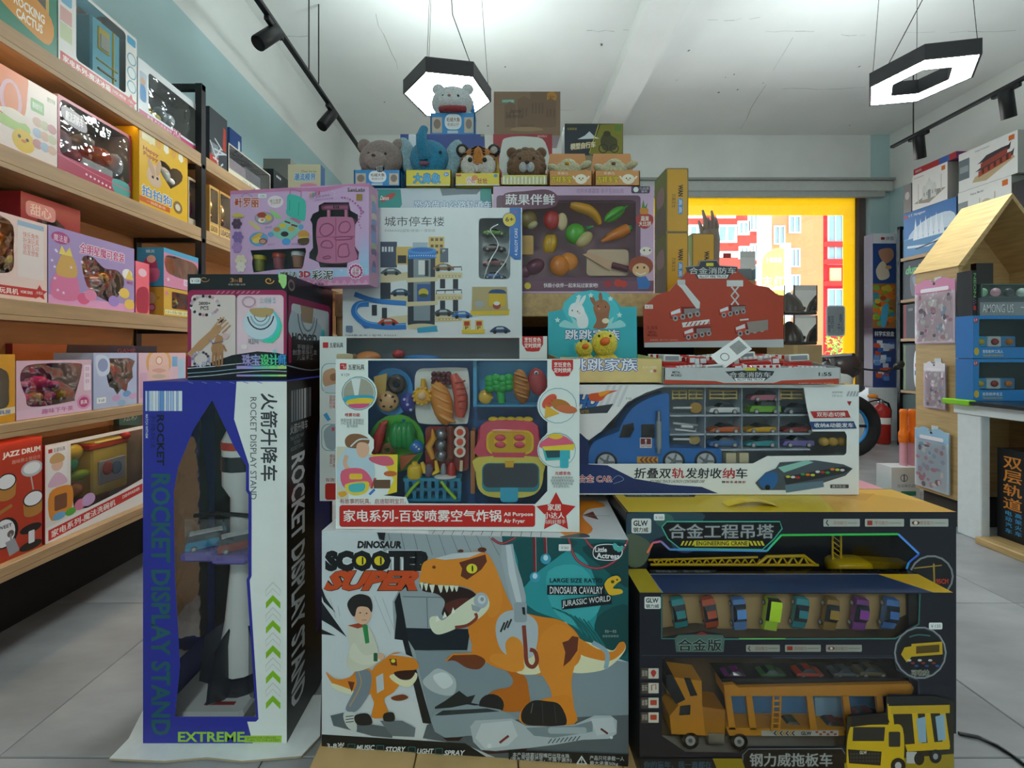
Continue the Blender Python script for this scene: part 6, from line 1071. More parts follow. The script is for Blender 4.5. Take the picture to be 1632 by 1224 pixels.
a.p([(915, 940), (1190, 930), (1185, 970), (920, 972)], '#e3c32c').p([(930, 775), (1170, 775), (1180, 940), (925, 945)], '#b9a878').p([(1045, 820), (1160, 820), (1160, 910), (1045, 910)], '#d8b52c').p(spline([(1040, 820), (1060, 798), (1100, 792), (1150, 798), (1170, 822)], 3, False), '#2a4f86').e(980, 895, 32, 26, '#a9aeb2').e(1100, 905, 28, 26, '#a8452c').e(1100, 890, 22, 14, '#e0e4e6').p([(855, 1075), (1020, 1070), (1015, 1100), (860, 1100)], '#e8c930')
for x in (865, 950): a.r(x, 1005, x+55, 1078, '#e3cf6a', 5).r(x+8, 1015, x+46, 1045, '#c03a2c').t('P', x+16, 1048, x+38, 1072, '#2a2e33')
a.p([(1190, 225), (1268, 225), (1268, 585), (1225, 585), (1190, 555)], '#3a78c6').t('4 ALLOY CARS', 1224, 368, 1245, 558, '#eef4fa', 270, .01).e(1188, 308, 48, 50, '#2d5f9f').e(1188, 308, 44, 46, '#e6cf4a').t('6+', 1160, 288, 1216, 322, '#3a3424', 0, .02).t('1:64', 1205, 245, 1250, 262, '#c2603a', 0, .01).r(50, 1045, 98, 1090, '#6f87a6', 8).t('1:64合金车 | 型号: P2033', 50, 1105, 400, 1122, '#7b868c', 0, 0)
for i in range(3): a.r(1275, 640+i*110, 1292, 700+i*110, '#eef2f4', 5)
b.put(a); b.tf = ZP
for y, cc in ((390, '#5a8a2c'), (495, '#3a2c34'), (600, '#6a2a34'), (690, '#2c5f9a')):
    p = F.px(ZP[0]+1085*ZP[2], ZP[1]+(y+35)*ZP[2], .05); car(b, 'sport' if y != 600 else 'sedan', Tr(p), .08, cc)
toy(b, 'foil_insert', [('t', spline([(1110, 340), (1055, 380), (1110, 480), (1050, 600), (1010, 715)], 4, False), 5, '#f2f6f8', .01), ('t', spline([(1190, 360), (1180, 560), (1090, 690), (1075, 715)], 4, False), 5, '#f2f6f8', .01)], FOIL)

# dinosaur mountain road track box (behind) and vegetable cutting set
F = faceZ(598, 783, GT, 300, 1.56)
b = Box('dinosaur_track_box', 'pale box titled in blue with a teal corner, behind the parking garage box', 'toy box', F, .18, '#c9d6e2', '#2f8f8a', '#b9c9d4')
a = b.art(px_=True).z(*ZP); a.p([(255, 95), (430, 95), (440, 200), (420, 235), (255, 235)], '#2f9a94').p([(285, 160), (370, 120), (400, 125), (370, 160), (300, 185)], '#c0473a').t('Dance', 290, 140, 350, 170, '#eef2f4', 0, .02, .1).p([(985, 85), (1090, 85), (1090, 235), (1060, 235), (985, 170)], '#2f9a94').p([(705, 85), (1000, 85), (960, 130), (860, 130), (720, 140)], '#6b7a86').t('恐龙盘山公路轨道车', 525, 175, 1065, 226, '#eef6fb', 0, .03, edge='#2f74b4', ew=.08).p([(300, 240), (1090, 236), (1090, 600), (300, 600)], '#b9cbdc'); b.put(a)
F = faceZ(786, 1042, GT, 297, 1.535)
HF = rrect(-90, 148, 745, 640, 26)
b = Box('vegetable_cutting_box', 'purple framed play food cutting set box with a clear window', 'toy box', F, .16, '#ceb0ce', '#c4a6c6', '#d9c3da', [zz(HF, ZB)], inner='#a98896', topfilm=True)
a = b.art(px_=True).z(*ZB); a.fr_(-110, 120, 768, 650, 30, '#6d4d60', 20)
a.p([(-130, 645), (850, 640), (850, 705), (-130, 705)], '#7a5468').b([(-80, 180), (-60, 110), (60, 95), (200, 85), (265, 130), (240, 190), (100, 205), (-40, 210)], '#6d4658').t('蔬果伴鲜', -55, 112, 245, 178, '#efeef0', 0, .05, edge='#6d4658', ew=.09).t('切开水果蔬菜 亲子互动玩具', 378, 78, 665, 108, '#b48fb4', 0, .02).r(712, 62, 825, 108, '#4a3f56', 10).e(740, 85, 16, 16, '#efeef0').t('小白菜\n童玩', 762, 70, 820, 102, '#d9d3de', 0, .01)
a.b([(745, 250), (790, 230), (840, 245), (842, 290), (795, 325), (748, 295)], '#b23a34').t('蔬果\n大比拼', 758, 246, 832, 308, '#f4e6dc', 0, .02).b([(765, 205), (785, 190), (815, 205), (810, 232), (770, 232)], '#d08a2c').p([(775, 195), (785, 145), (795, 190), (812, 165), (805, 200)], '#5a8a3a')
a.e(770, 550, 76, 60, '#9a4a30').e(770, 575, 52, 42, '#e6b98a').e(750, 560, 6, 7, '#2a1a16').e(790, 560, 6, 7, '#2a1a16').l([(740, 590), (770, 604), (800, 590)], 6, '#f6f0ea', True).p([(745, 620), (800, 612), (830, 660), (815, 690), (755, 692)], '#3a78c0').e(800, 460, 36, 26, '#efe6da').e(790, 455, 5, 6, '#2a1a16').e(825, 455, 5, 6, '#2a1a16').t('快跟小伙伴一起来玩过家家吧!', 178, 655, 508, 682, '#f2eaf0', 0, .02).e(80, 672, 20, 20, '#e8d23a').e(632, 655, 26, 24, '#c9463a').e(665, 660, 22, 22, '#c9463a').e(570, 660, 26, 22, '#a83a44')
b.put(a); b.tf = ZB
toy(b, 'toy_banana', [('t', spline([(340, 180), (400, 195), (460, 215), (505, 260), (520, 300)], 3, False), [16, 24, 30, 32, 32, 34, 32, 30, 28, 24, 20, 16, 12], '#dca21e', .02)]); toy(b, 'toy_apple', [('e', 225, 270, 50, 60, '#b8262a', .025, .015), ('e', 290, 280, 34, 54, '#e6d2a6', .028, .012)]); toy(b, 'toy_leaf_vegetable', [('e', 610, 235, 75, 34, '#55b53a', .025, .013, -35), ('t', [(550, 280), (690, 185)], 6, '#3f9a2c', .012)])
toy(b, 'toy_durian', [('e', 372, 355, 64, 64, '#57b53a', .025, .02), ('e', 425, 390, 62, 40, '#cfc08a', .02, .018, -40)]+[('t', [(440, 320), (480, 310)], [14, 6], '#3f9a5c', .02)]); toy(b, 'toy_carrot', [('t', [(530, 400), (590, 370), (650, 345), (690, 325)], [8, 28, 38, 34], '#e0842a', .025), ('t', [(690, 325), (712, 318)], [26, 16], '#3f8f4a', .025)]); toy(b, 'toy_pepper', [('e', 200+i*16, 415, 28, 58, '#d8ac1c', .025, .016, 8) for i in range(3)])
toy(b, 'toy_mango', [('e', 275, 550, 62, 64, '#e0851e', .025, .018), ('e', 330, 525, 58, 56, '#e8922a', .03, .014)]); toy(b, 'toy_aubergine', [('e', 125, 555, 62, 46, '#6a2a4a', .025, .018, -30), ('e', 50, 590, 60, 40, '#7a3056', .03, .016, -20)]); toy(b, 'toy_kiwi', [('e', 85, 265, 52, 60, '#8a7434', .028, .016), ('e', 110, 300, 34, 22, '#c9c894', .022, .01, -30)]); toy(b, 'toy_tofu', [('q', rrect(40, 365, 115, 480, 10), .02, '#e0b460', .015)])
toy(b, 'toy_chopping_board', [('q', rrect(440, 450, 695, 610, 22), .006, '#d9bfa0', .03)]); kn = toy(b, 'toy_knife', [('q', [(415, 480), (450, 470), (600, 520), (580, 578)], .003, '#dcb796', .02)]); toy(b, 'knife_handle', [('t', [(595, 545), (690, 570)], 20, '#6a2f44', .022)], parent=kn)

# yellow boxes, mannequin hand and clear cases
def wan(x0, x1, y0, y1, Y, lab):
    F = faceY(x0, x1, y0, y1, Y); b = Box('yellow_toy_box', lab, 'toy box', F, .12, '#d9a11c', '#76844a', '#8a7a5a', group='yellow toy boxes'); a = b.art(px_=True); w = x1-x0; h = y1-y0
    a.fr_(x0, y0, x1, y1, 1.6, '#7a6a42', 3).t('WAN', x0+w*.54, y0+h*.26, x0+w*.76, y0+h*.44, '#1c1a16', 90, .05).r(x0+w*.53, y0+h*.47, x0+w*.75, y0+h*.72, '#3f8fd0', 3).t('高', x0+w*.56, y0+h*.49, x0+w*.72, y0+h*.58, '#e9f2fa', 90).t('高', x0+w*.56, y0+h*.6, x0+w*.72, y0+h*.7, '#e9f2fa', 90).t('万高王仕', x0+w*.25, y0+h*.4, x0+w*.42, y0+h*.62, '#3a3020', 90, .01); b.put(a)
    A = Art(b.side('left'), (50, 100)); A.b([(0, 10), (50, 6), (50, 60), (0, 55)], '#7f8f4a').b([(8, 62), (40, 55), (44, 92), (10, 96)], '#7d766c').b([(10, 30), (36, 24), (40, 50), (14, 52)], '#b39aa0'); b.put(A, 'side_panel'); return b
Yw = 1.6; zb = VY-(GT-HC)*FOC/Yw
wan(1062, 1097, 370.3, zb, Yw, 'yellow toy box standing upright, lower of the two stacked'); wan(1062, 1097, 268, 370, Yw, 'yellow toy box standing upright on top of another yellow box')
Yw = 1.78; wan(1103, 1139, 372, VY-(GT-HC)*FOC/Yw, Yw, 'yellow toy box standing behind and right of the stacked pair')
t = Thing('mannequin_hand', 'grey-brown upright hand figure with raised fingers against the window', 'hand figure', (px(1131, 0, 1.955).x, 1.955, GT))
k = 1.955/FOC; cx = px(1131, 0, 1.955).x; g = G(); zt = lambda y: HC+(VY-y)*k
g.tube([(cx, 1.955, GT), (cx, 1.955, zt(420)), (cx, 1.955, zt(385)), (cx, 1.955, zt(368))], [16*k, 14*k, 15*k, 13*k], '#8d7a70', 10)
for dx, y0, y1, w in ((-13, 378, 350, 3.2), (-7, 370, 333, 3.4), (0, 368, 345, 3.6), (6, 370, 334, 3.4), (12, 376, 345, 3.2)): g.tube([(cx+dx*k*.8, 1.955, zt(y0)), (cx+dx*k, 1.955, zt((y0+y1)/2)), (cx+dx*1.1*k, 1.975, zt(y1))], [w*k*1.3, w*k, w*k*.5], '#8d7a70', 7)
t.add(g, 'hand', MATTE)
zc = GT
plain('shipping_carton', 'low brown carton carrying the two clear cases beside the red header card', 1226, 1310, 1.70, .001, 1.03, .2, '#a8895f')
for i in range(2):
    Yc = 1.74; x0, x1 = px(1250, 0, Yc).x, px(1303, 0, Yc).x; z0 = 1.032+i*.121; t = Thing('clear_display_case', ('lower' if i == 0 else 'upper')+' clear plastic case with a dark model inside, by the shop window', 'display case', ((x0+x1)/2, Yc+.07, z0), 0, 'clear display cases')
    g = G(); g.box((x0, Yc, z0+.012), (x1, Yc+.14, z0+.118), '#fff'); t.add(g, 'cover', GLASS); g = G(); g.box((x0, Yc, z0), (x1, Yc+.14, z0+.012), '#3a2f28', bev=.003); t.add(g, 'base', PLAST); g = G()
    for q in ((x0, Yc), (x1-.003, Yc), (x0, Yc+.137), (x1-.003, Yc+.137)): g.box((q[0], q[1], z0+.012), (q[0]+.003, q[1]+.003, z0+.118), '#8d7a66')
    t.add(g, 'edge_strip', PLAST)
    g = G(); cxx = (x0+x1)/2; g.lathe([(.052, z0+.014), (.05, z0+.035), (.04, z0+.06), (.022, z0+.085), (.008, z0+.098), (0, z0+.1)], '#3a2a22', Tr((cxx, Yc+.07, 0)), 10); g.tube([(cxx-.05, Yc+.05, z0+.03), (cxx+.05, Yc+.05, z0+.03)], .008, '#2c201b', 6); t.add(g, 'model', PLAST, 'dark dome shaped model')
Yc = 2.2; x0, x1 = px(1146, 0, Yc).x, px(1204, 0, Yc).x
plain('shipping_carton', 'brown carton under the clear case near the mannequin hand', 1146, 1204, 2.2, .001, 1.37, .15, '#a8895f')
t = Thing('clear_display_case', 'wide clear plastic case with red label beside the yellow box', 'display case', ((x0+x1)/2, Yc+.07, 1.371), 0, 'clear display cases'); g = G(); g.box((x0, Yc, 1.371), (x1, Yc+.14, 1.515), '#fff'); t.add(g, 'cover', GLASS); g = G(); g.box((x0+.01, Yc+.01, 1.373), (x1-.01, Yc+.13, 1.43), '#7d858a', bev=.004); t.add(g, 'contents', PLAST); g = G(); g.box((x0+.02, Yc-.002, 1.48), (x0+.06, Yc, 1.505), '#b8302e'); t.add(g, 'label_sticker', PRINT)

# ------------------------------------------------------------------ plush animals in open fronted boxes
def plush_box(lab, x0, x1, yl, yb, Y, z0, col, back, backtop, words, wcol, kind, name, D=.075):
    a, b = px(x0, 0, Y).x, px(x1, 0, Y).x; zl = HC+(VY-yl)/FOC*Y; zk = HC+(VY-backtop)/FOC*(Y+D)
    t = Thing(name, lab, 'plush toy', ((a+b)/2, Y+D/2, z0), 0, 'boxed plush animals on the top row')
    g = G(); g.box((a, Y, z0), (b, Y+.003, zl), col); g.box((a, Y, z0), (b, Y+D, z0+.003), col); g.box((a, Y, z0), (a+.003, Y+D, zl), col); g.box((b-.003, Y, z0), (b, Y+D, zl), col)
    g.prism([(a, Y+D, z0), (b, Y+D, z0), (b, Y+D, zl+.02), (b-.012, Y+D, zk), (a+.012, Y+D, zk), (a, Y+D, zl+.02)], (0, .003, 0), back); t.add(g, 'carton', PRINT)
    F = Face((a, Y, z0), (b-a, 0, 0), (0, 0, zl-z0)); A = Art(F, (100, 40)); words(A); t.add(A, 'printed_artwork', PRINT)
    s = Y/FOC; return t, (a+b)/2, Y+D*.45, zl, s
def eyes(t, c, dx, y, z, r=.005):
    for q in (-1, 1): g = G(); g.ell((c+q*dx, y, z), (r, r*.7, r*1.15), '#17110e'); t.add(g, 'eye', PLAST)
PZT = 1.5945
def w_blue(A): A.r(32, 2, 70, 30, '#e9f2f6', 12).t('毛绒大象', 36, 8, 66, 16, '#8a5a3a', 0, .02).t('毛绒公仔', 38, 18, 64, 24, '#a8402c', 0, .01).r(4, 8, 26, 36, '#c9b9a8').e(15, 20, 8, 9, '#8a7a70').r(76, 8, 96, 36, '#c9b9a8').e(86, 20, 7, 9, '#8a7a70').r(38, 32, 62, 37, '#c9d8e0')
def w_yel(s_):
    def f(A): A.t(s_, 18, 8, 76, 32, '#3fb0dc', 0, .03, edge='#2a6aa8', ew=.08).r(84, 6, 95, 15, '#3f8fd0', 3).t('3+', 86, 8, 93, 13, '#fff').l([(2, 37), (98, 37)], 2, '#f3e9c0')
    return f
def w_tig(A): A.t('小憨', 26, 10, 46, 32, '#c86a2a', 0, .02, edge='#fff', ew=.08).t('壮壮', 50, 16, 72, 32, '#b02a2c', 0, .03).e(44, 14, 7, 8, '#e08a3a').r(3, 4, 14, 10, '#c02a2a', 2).e(90, 8, 4, 5, '#3f8fd0').l([(1, 37), (99, 37)], 3, '#efe9dc')
def w_sil(A):
    for i in range(25): A.r(i*4, 6 if i % 3 else 10, i*4+2.2, 34, '#eef2f2' if i % 2 else '#b8bcb4')
def w_or(A): A.t('乐吉儿', 20, 3, 44, 10, '#f6eee2', 0, .02).t('吉祥多宝', 5, 14, 52, 32, '#f0d23a', 0, .03, edge='#8a7a1c', ew=.08).e(74, 22, 14, 13, '#f4ecd8').e(70, 20, 1.6, 2, '#4a3a2a').e(78, 20, 1.6, 2, '#4a3a2a').e(74, 24, 3, 1.8, '#e0a040').l([(60, 22), (55, 14)], 4, '#f4ecd8').l([(88, 22), (93, 14)], 4, '#f4ecd8')
t, c, y, zl, s = plush_box('grey plush bear in a blue box with a striped bow, leftmost of the plush row', 564, 638, 271, 297, 1.55, PZT, '#2f8fd0', '#2f8fd0', 240, w_blue, '', 0, 'boxed_plush_bear')
g = G(); G0 = '#a08d86'; g.ell((c+.005, y, zl+.052), (36*s, .038, 31*s), G0, None, 16, 10); g.ell((c-.005, y-.03, zl+.035), (19*s, .022, 14*s), '#aa978f', None, 12, 8); g.ell((c, y+.005, zl), (26*s, .03, 18*s), '#94827c'); t.add(g, 'head', FUZZ)
for q in (-1, 1): g = G(); g.ell((c+q*28*s+.003, y+.01, zl+.108), (11*s, .012, 11*s), G0); t.add(g, 'ear', FUZZ)
g = G(); g.ell((c-.008, y-.05, zl+.045), (.008, .006, .005), '#5a403a'); t.add(g, 'nose', PLAST); eyes(t, c, .03, y-.034, zl+.058)
g = G(); g.ell((c+.01, y-.032, zl+.004), (.016, .008, .012), '#25262b'); [g.box((c+.0+i*.006, y-.041, zl-.006), (c+.002+i*.006, y-.038, zl+.014), '#dfe2e4') for i in range(4)]; t.add(g, 'bow', MATTE)
t, c, y, zl, s = plush_box('blue plush elephant with raised trunk and pale ears in a yellow box', 646, 719, 271, 297, 1.55, PZT, '#e3cf2a', '#d9c52c', 245, w_yel('大鼻象'), '', 0, 'boxed_plush_elephant')
g = G(); EB = '#2f93bb'; g.ell((c-.002, y, zl+.055), (32*s, .04, 30*s), EB, None, 16, 10); g.ell((c, y, zl), (28*s, .03, 18*s), '#2a86ad'); t.add(g, 'head', FUZZ)
g = G(); g.tube([(c-.012, y-.03, zl+.05), (c-.018, y-.055, zl+.075), (c-.02, y-.06, zl+.11), (c-.012, y-.055, zl+.135)], [.026, .022, .018, .015], EB, 10); g.ell((c-.012, y-.055, zl+.135), (.015, .015, .012), EB); t.add(g, 'trunk', FUZZ)
for q, w in ((-1, 15), (1, 16)): g = G(); g.ell((c+q*.079, y+.012, zl+.055-.004*q), (w*s, .014, 38*s), '#9fc0cc', Ry(math.radians(18*q)), 12, 8); t.add(g, 'ear', FUZZ)
eyes(t, c+.012, .032, y-.037, zl+.062, .0055); g = G(); g.ell((c-.014, y-.038, zl+.022), (.02, .012, .008), '#8a5a72'); t.add(g, 'mouth', MATTE)
t, c, y, zl, s = plush_box('orange plush tiger with black stripes in a yellow box', 725, 797, 276, 299, 1.545, PZT, '#e3c92a', '#d9c12c', 245, w_tig, '', 0, 'boxed_plush_tiger')
g = G(); g.ell((c+.002, y, zl+.045), (30*s, .036, 29*s), '#c47a2c', None, 16, 10); t.add(g, 'head', FUZZ); g = G(); [g.ell((c+.002+q*.03, y-.022, zl+.03), (15*s, .018, 18*s), '#e3ddd2', None, 12, 8) for q in (-1, 1)]; g.ell((c+.002, y-.034, zl+.022), (9*s, .012, 8*s), '#e9e4da'); t.add(g, 'muzzle', FUZZ)
g = G(); g.ell((c+.002, y-.034, zl+.05), (9*s, .012, 20*s), '#d0822e'); t.add(g, 'nose_bridge', FUZZ)
g = G()
for i in range(3): [g.tube([(c+.002+q*.004, y-.040+.004*i, zl+.072+i*.012), (c+.002+q*.024, y-.033+.006*i, zl+.068+i*.012)], .0032, '#1d1612', 6) for q in (-1, 1)]
for q in (-1, 1): [g.tube([(c+.002+q*.058, y-.02, zl+.035+i*.018), (c+.002+q*.042, y-.030, zl+.04+i*.016)], .0032, '#1d1612', 6) for i in range(3)]
t.add(g, 'stripe', MATTE)
for q in (-1, 1): g = G(); g.ell((c+q*26*s, y+.008, zl+.1), (11*s, .011, 11*s), '#1d1815'); e = t.add(g, 'ear', FUZZ); g = G(); g.ell((c+q*26*s, y-.001, zl+.098), (6*s, .006, 6*s), '#cfc8bc'); t.add(g, 'inner_ear', FUZZ, parent=e)
eyes(t, c, .026, y-.04, zl+.045, .008); g = G(); g.ell((c, y-.046, zl+.028), (.007, .005, .004), '#c07a72'); t.add(g, 'nose', PLAST)
t, c, y, zl, s = plush_box('brown plush lion with a shaggy mane in a silver striped box', 799, 873, 279, 302, 1.54, PZT, '#d8cf6a', '#dfe3dd', 250, w_sil, '', 0, 'boxed_plush_lion')
g = G(); rn = random.Random(2); [g.ell((c+.01+.05*math.cos(i*.42), y+.008, zl+.045+.048*math.sin(i*.42)), (.024, .028, .024), rn.choice(['#7a5638', '#84603f', '#704d31']), None, 8, 5) for i in range(15)]; g.ell((c+.01, y, zl+.045), (28*s, .034, 27*s), '#8a6444', None, 14, 9); t.add(g, 'mane', FUZZ)
g = G(); [g.ell((c+.008+q*.013, y-.034, zl+.028), (.015, .013, .018), '#c9ccd0', None, 10, 7) for q in (-1, 1)]; t.add(g, 'muzzle', FUZZ); eyes(t, c+.008, .024, y-.034, zl+.06, .0045); g = G(); g.ell((c+.008, y-.045, zl+.042), (.009, .006, .005), '#5a4038'); t.add(g, 'nose', PLAST)
for q in (-1, 1): g = G(); g.ell((c+.01+q*24*s, y+.012, zl+.1), (9*s, .01, 9*s), '#7d593b'); t.add(g, 'ear', FUZZ)
for x0, x1, lab in ((875, 944, 'cream plush chick lying in an orange box, left one of the two'), (948, 1020, 'cream plush dog lying in an orange box, right end of the plush row')):
    t, c, y, zl, s = plush_box(lab, x0, x1, 272, 296, 1.545, PZT, '#d99a5c', '#dd9a62', 245, w_or, '', 0, 'boxed_plush_chick' if x0 < 900 else 'boxed_plush_dog')
    g = G(); g.ell((c-.005, y, zl+.012), (24*s, .03, 16*s), '#d8d0a8', None, 14, 8); g.ell((c-.004, y-.005, zl+.03), (14*s, .022, 11*s), '#ddd5b0', None, 12, 8); t.add(g, 'body', FUZZ)
    for q in (-1, 1): g = G(); g.ell((c+q*26*s, y-.012, zl+(.018 if q < 0 else .03)), (11*s, .014, 6*s), '#d8d0a8', Ry(math.radians(-25*q))); t.add(g, 'paw' if x0 > 900 else 'wing', FUZZ)
    g = G(); g.ell((c-.012, y-.028, zl+.028), (.008, .008, .006), '#d9a02c' if x0 < 900 else '#8a6a4a'); t.add(g, 'beak' if x0 < 900 else 'nose', PLAST)
# upper level
UZ = 1.88
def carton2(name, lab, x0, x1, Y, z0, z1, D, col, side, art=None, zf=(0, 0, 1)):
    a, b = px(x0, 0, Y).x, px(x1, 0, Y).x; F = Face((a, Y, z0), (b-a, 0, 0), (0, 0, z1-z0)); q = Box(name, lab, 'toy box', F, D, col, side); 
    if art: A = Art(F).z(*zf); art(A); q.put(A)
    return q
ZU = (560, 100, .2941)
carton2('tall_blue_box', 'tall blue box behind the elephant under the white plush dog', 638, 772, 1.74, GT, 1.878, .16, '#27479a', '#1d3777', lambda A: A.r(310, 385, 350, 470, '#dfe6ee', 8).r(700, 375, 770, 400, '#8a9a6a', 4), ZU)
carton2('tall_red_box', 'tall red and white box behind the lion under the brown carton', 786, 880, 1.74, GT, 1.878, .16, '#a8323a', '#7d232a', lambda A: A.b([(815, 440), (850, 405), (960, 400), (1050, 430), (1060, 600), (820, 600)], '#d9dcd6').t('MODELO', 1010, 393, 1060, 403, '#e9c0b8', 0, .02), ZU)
def a_br(A):
    A.r(815, 198, 885, 218, '#5f9a86', 3).t('HOTEE', 820, 202, 880, 214, '#cfe6dc', 0, .02).e(1085, 185, 28, 28, '#c98a34').t('1000+', 1068, 178, 1102, 192, '#6a4a24', 0, .01)
    for x0, w, h in ((830, 60, 120), (900, 70, 150), (970, 90, 190), (1050, 60, 140)): A.p([(x0, 350), (x0, 350-h), (x0+w*.5, 330-h), (x0+w, 350-h), (x0+w, 350)], '#7d6048'); [A.r(x0+8+i*18, 350-h*.7, x0+16+i*18, 350-h*.4, '#6a5140') for i in range(int(w/20))]
    A.t('Journey\nthe miracle', 845, 250, 935, 300, '#4f3b2c', 0, .01, .1).b([(860, 365), (900, 350), (1000, 350), (1040, 365), (950, 372)], '#a88862').t('开启奇妙之旅', 915, 335, 985, 348, '#5a4534', 0, .01)
F = Face((px(787, 0, 1.75).x, 1.75, 1.8785), (px(893, 0, 1.75).x-px(787, 0, 1.75).x, 0, 0), (0, 0, HC+(VY-146)/FOC*1.75-1.8785)); b = Box('brown_building_kit_box', 'brown printed building kit carton on top of the pile', 'toy box', F, .11, '#8a6c52', '#6d5440', '#7a5f48'); A = b.art(px_=True).z(*ZU); a_br(A); b.put(A)
carton2('shipping_carton_small', 'plain carton under the bicycle model box behind the orange plush boxes', 905, 990, 1.80, GT, 1.82, .12, '#9a8a6a', '#8a7a5c')
def a_bk(A):
    A.p([(1155, 345), (1350, 335), (1290, 500), (1155, 490)], '#2b3440').p([(1350, 335), (1470, 328), (1470, 490), (1290, 500)], '#8a8426').p([(1225, 415), (1265, 395), (1290, 372), (1318, 400), (1345, 410)], '#dfe6ea').l([(1340, 335), (1290, 490)], 5, '#c9c02c').t('模型自行车', 1188, 440, 1322, 472, '#e9e9dc', 0, .03, edge='#c9a82c', ew=.08, dy=-14).t('玩具智造', 1170, 352, 1222, 365, '#c9b83a', 0, .01)
    A.b([(1360, 395), (1385, 370), (1410, 395), (1440, 420), (1430, 470), (1370, 475), (1350, 430)], '#4a4620').e(1385, 385, 20, 16, '#3a361a').ring(1365, 465, 26, 26, 5, '#2c2914').ring(1425, 465, 24, 24, 5, '#2c2914').r(1428, 340, 1462, 368, '#5f8a3a', 4)
carton2('bicycle_model_box', 'dark and olive bicycle model box leaning at the right of the upper pile', 900, 993, 1.80, 1.8205, HC+(VY-197)/FOC*1.8, .09, '#3a4030', '#2a2d24', a_bk, ZU)
t, c, y, zl, s = plush_box('white plush dog with red scarf in a blue box, topmost in front of the lamp', 686, 757, 180, 214, 1.75, 1.8795, '#2f8fd0', '#2f8fd0', 160, w_blue, '', 0, 'boxed_plush_dog', .09)
g = G(); g.ell((c-.006, y, zl+.062), (34*s, .05, 26*s), '#eef3f5', None, 16, 10); g.ell((c-.012, y-.035, zl+.05), (17*s, .025, 12*s), '#f1f5f6', None, 12, 8); g.ell((c, y, zl+.01), (32*s, .04, 16*s), '#e6edf0'); t.add(g, 'head', FUZZ)
for q in (-1, 1): g = G(); g.ell((c-.004+q*24*s, y+.005, zl+.122), (10*s, .014, 9*s), '#eef3f5'); t.add(g, 'ear', FUZZ)
eyes(t, c-.008, .03, y-.044, zl+.066, .006); g = G(); g.ell((c-.012, y-.06, zl+.06), (.007, .005, .005), '#c48a8a'); t.add(g, 'nose', PLAST); g = G(); g.tube([(c-.05+.01*i, y-.035-.018*math.sin(i*.31), zl+.018-.008*math.sin(i*.31)) for i in range(11)], .013, '#b03a44', 8); t.add(g, 'scarf', FUZZ)
# ------------------------------------------------------------------ left wall shelving
SX = -1.50
GLOWM = bpy.data.materials.new('added_warm_glow'); GLOWM.use_nodes = True; nb = GLOWM.node_tree.nodes['Principled BSDF']; nb.inputs['Emission Color'].default_value = (1.0, .74, .46, 1); nb.inputs['Emission Strength'].default_value = GLOW_E
LV = [(2.004, .05), (1.628, .05), (1.166, .05), (.783, .028), (.351, .03)]
def wall_shelf(label, X0, X1, Y0, Y1, levels, posts, back, top, added_led=True):
    lo, hi = min(X0, X1), max(X0, X1); t = Thing('wall_shelf', label, 'shelf unit', ((X0+X1)/2, (Y0+Y1)/2, 0), 0, 'wall shelf bays')
    sx = 1 if X1 > X0 else -1
    for z, th in levels:
        g = G(); g.box((lo, Y0+.002, z-th), (hi, Y1-.002, z), '#b8946b', bev=.002)
        if added_led: g.box((min(X0, X0+sx*.012), Y0+.002, z-th-.016), (max(X0, X0+sx*.012), Y1-.002, z-th), '#b8946b')
        bo = t.add(g, 'shelf_board', WOODS)
        if added_led and z > .5: g = G(); g.box((min(X0+sx*.013, X0+sx*.022), Y0+.02, z-th-.004), (max(X0+sx*.013, X0+sx*.022), Y1-.02, z-th), '#fff'); t.add(g, 'added_glow_strip', GLOWM, 'warm light strip under the board', bo)  # hidden strip added under the board to give the warm glow
    g = G(); w = .02; xb = X1-(w if X1 > X0 else 0) if X1 > X0 else X1; g.box((xb, Y0, .32), (xb+w*.9, Y1, back), '#b58657'); t.add(g, 'back_panel', WOODB)
    if added_led: g = G(); g.box((-1.80, Y0, 0), (-1.78, Y1, .31), '#1d1b1a'); t.add(g, 'shade_panel', MATTE)  # dark sheet standing in for the shade under the lowest board
    for y in posts:
        for x in (X0, X1): sx = .032 if X1 > X0 else -.032; x2 = x if x == X0 else x-sx; g = G(); g.box((min(x2, x2+sx), y-.016, 0), (max(x2, x2+sx), y+.016, top), '#17181b'); t.add(g, 'post', BLKM)
        g = G(); g.box((lo, y-.012, top-.03), (hi, y+.012, top), '#17181b'); t.add(g, 'cross_bar', BLKM)
        for z, th in levels: g = G(); g.box((lo, y-.01, z-th-.02), (hi, y+.01, z-th), '#17181b'); t.add(g, 'bracket', BLKM)
    return t
wall_shelf('wooden wall shelf bay with a black post, nearest on the left', SX, -1.86, .75, 2.185, LV, [.77, 2.2], 2.0, 2.36)
wall_shelf('second wooden wall shelf bay on the left, beyond the black post', SX, -1.86, 2.218, 3.85, LV, [3.87], 2.0, 2.30)
wall_shelf('farthest wooden wall shelf bay on the left near the back wall', SX, -1.86, 3.89, 4.9, LV, [4.92], 2.0, 2.30)
def sb(name, label, xl, xr, z0, h, front, side=None, fn=None, X=-1.53, D=.27, holes=None, inner=None, cat='toy box', group='boxes on the left wall shelf', clear=CLEAR, top=None, m=None, tf=None):
    if holes and D == .27: D = .15
    F = faceX(X, xl, xr, z0+.001, h); W = 100*F.U.length/h; hs = holes(W) if holes else None
    b = Box(name, label, cat, F, D, front, side, top, hs, (W, 100), group, inner, clear=clear, m=m, topfilm=bool(holes) if tf is None else tf); b.W = W
    if fn: A = b.art(); fn(A, W); b.put(A)
    return b
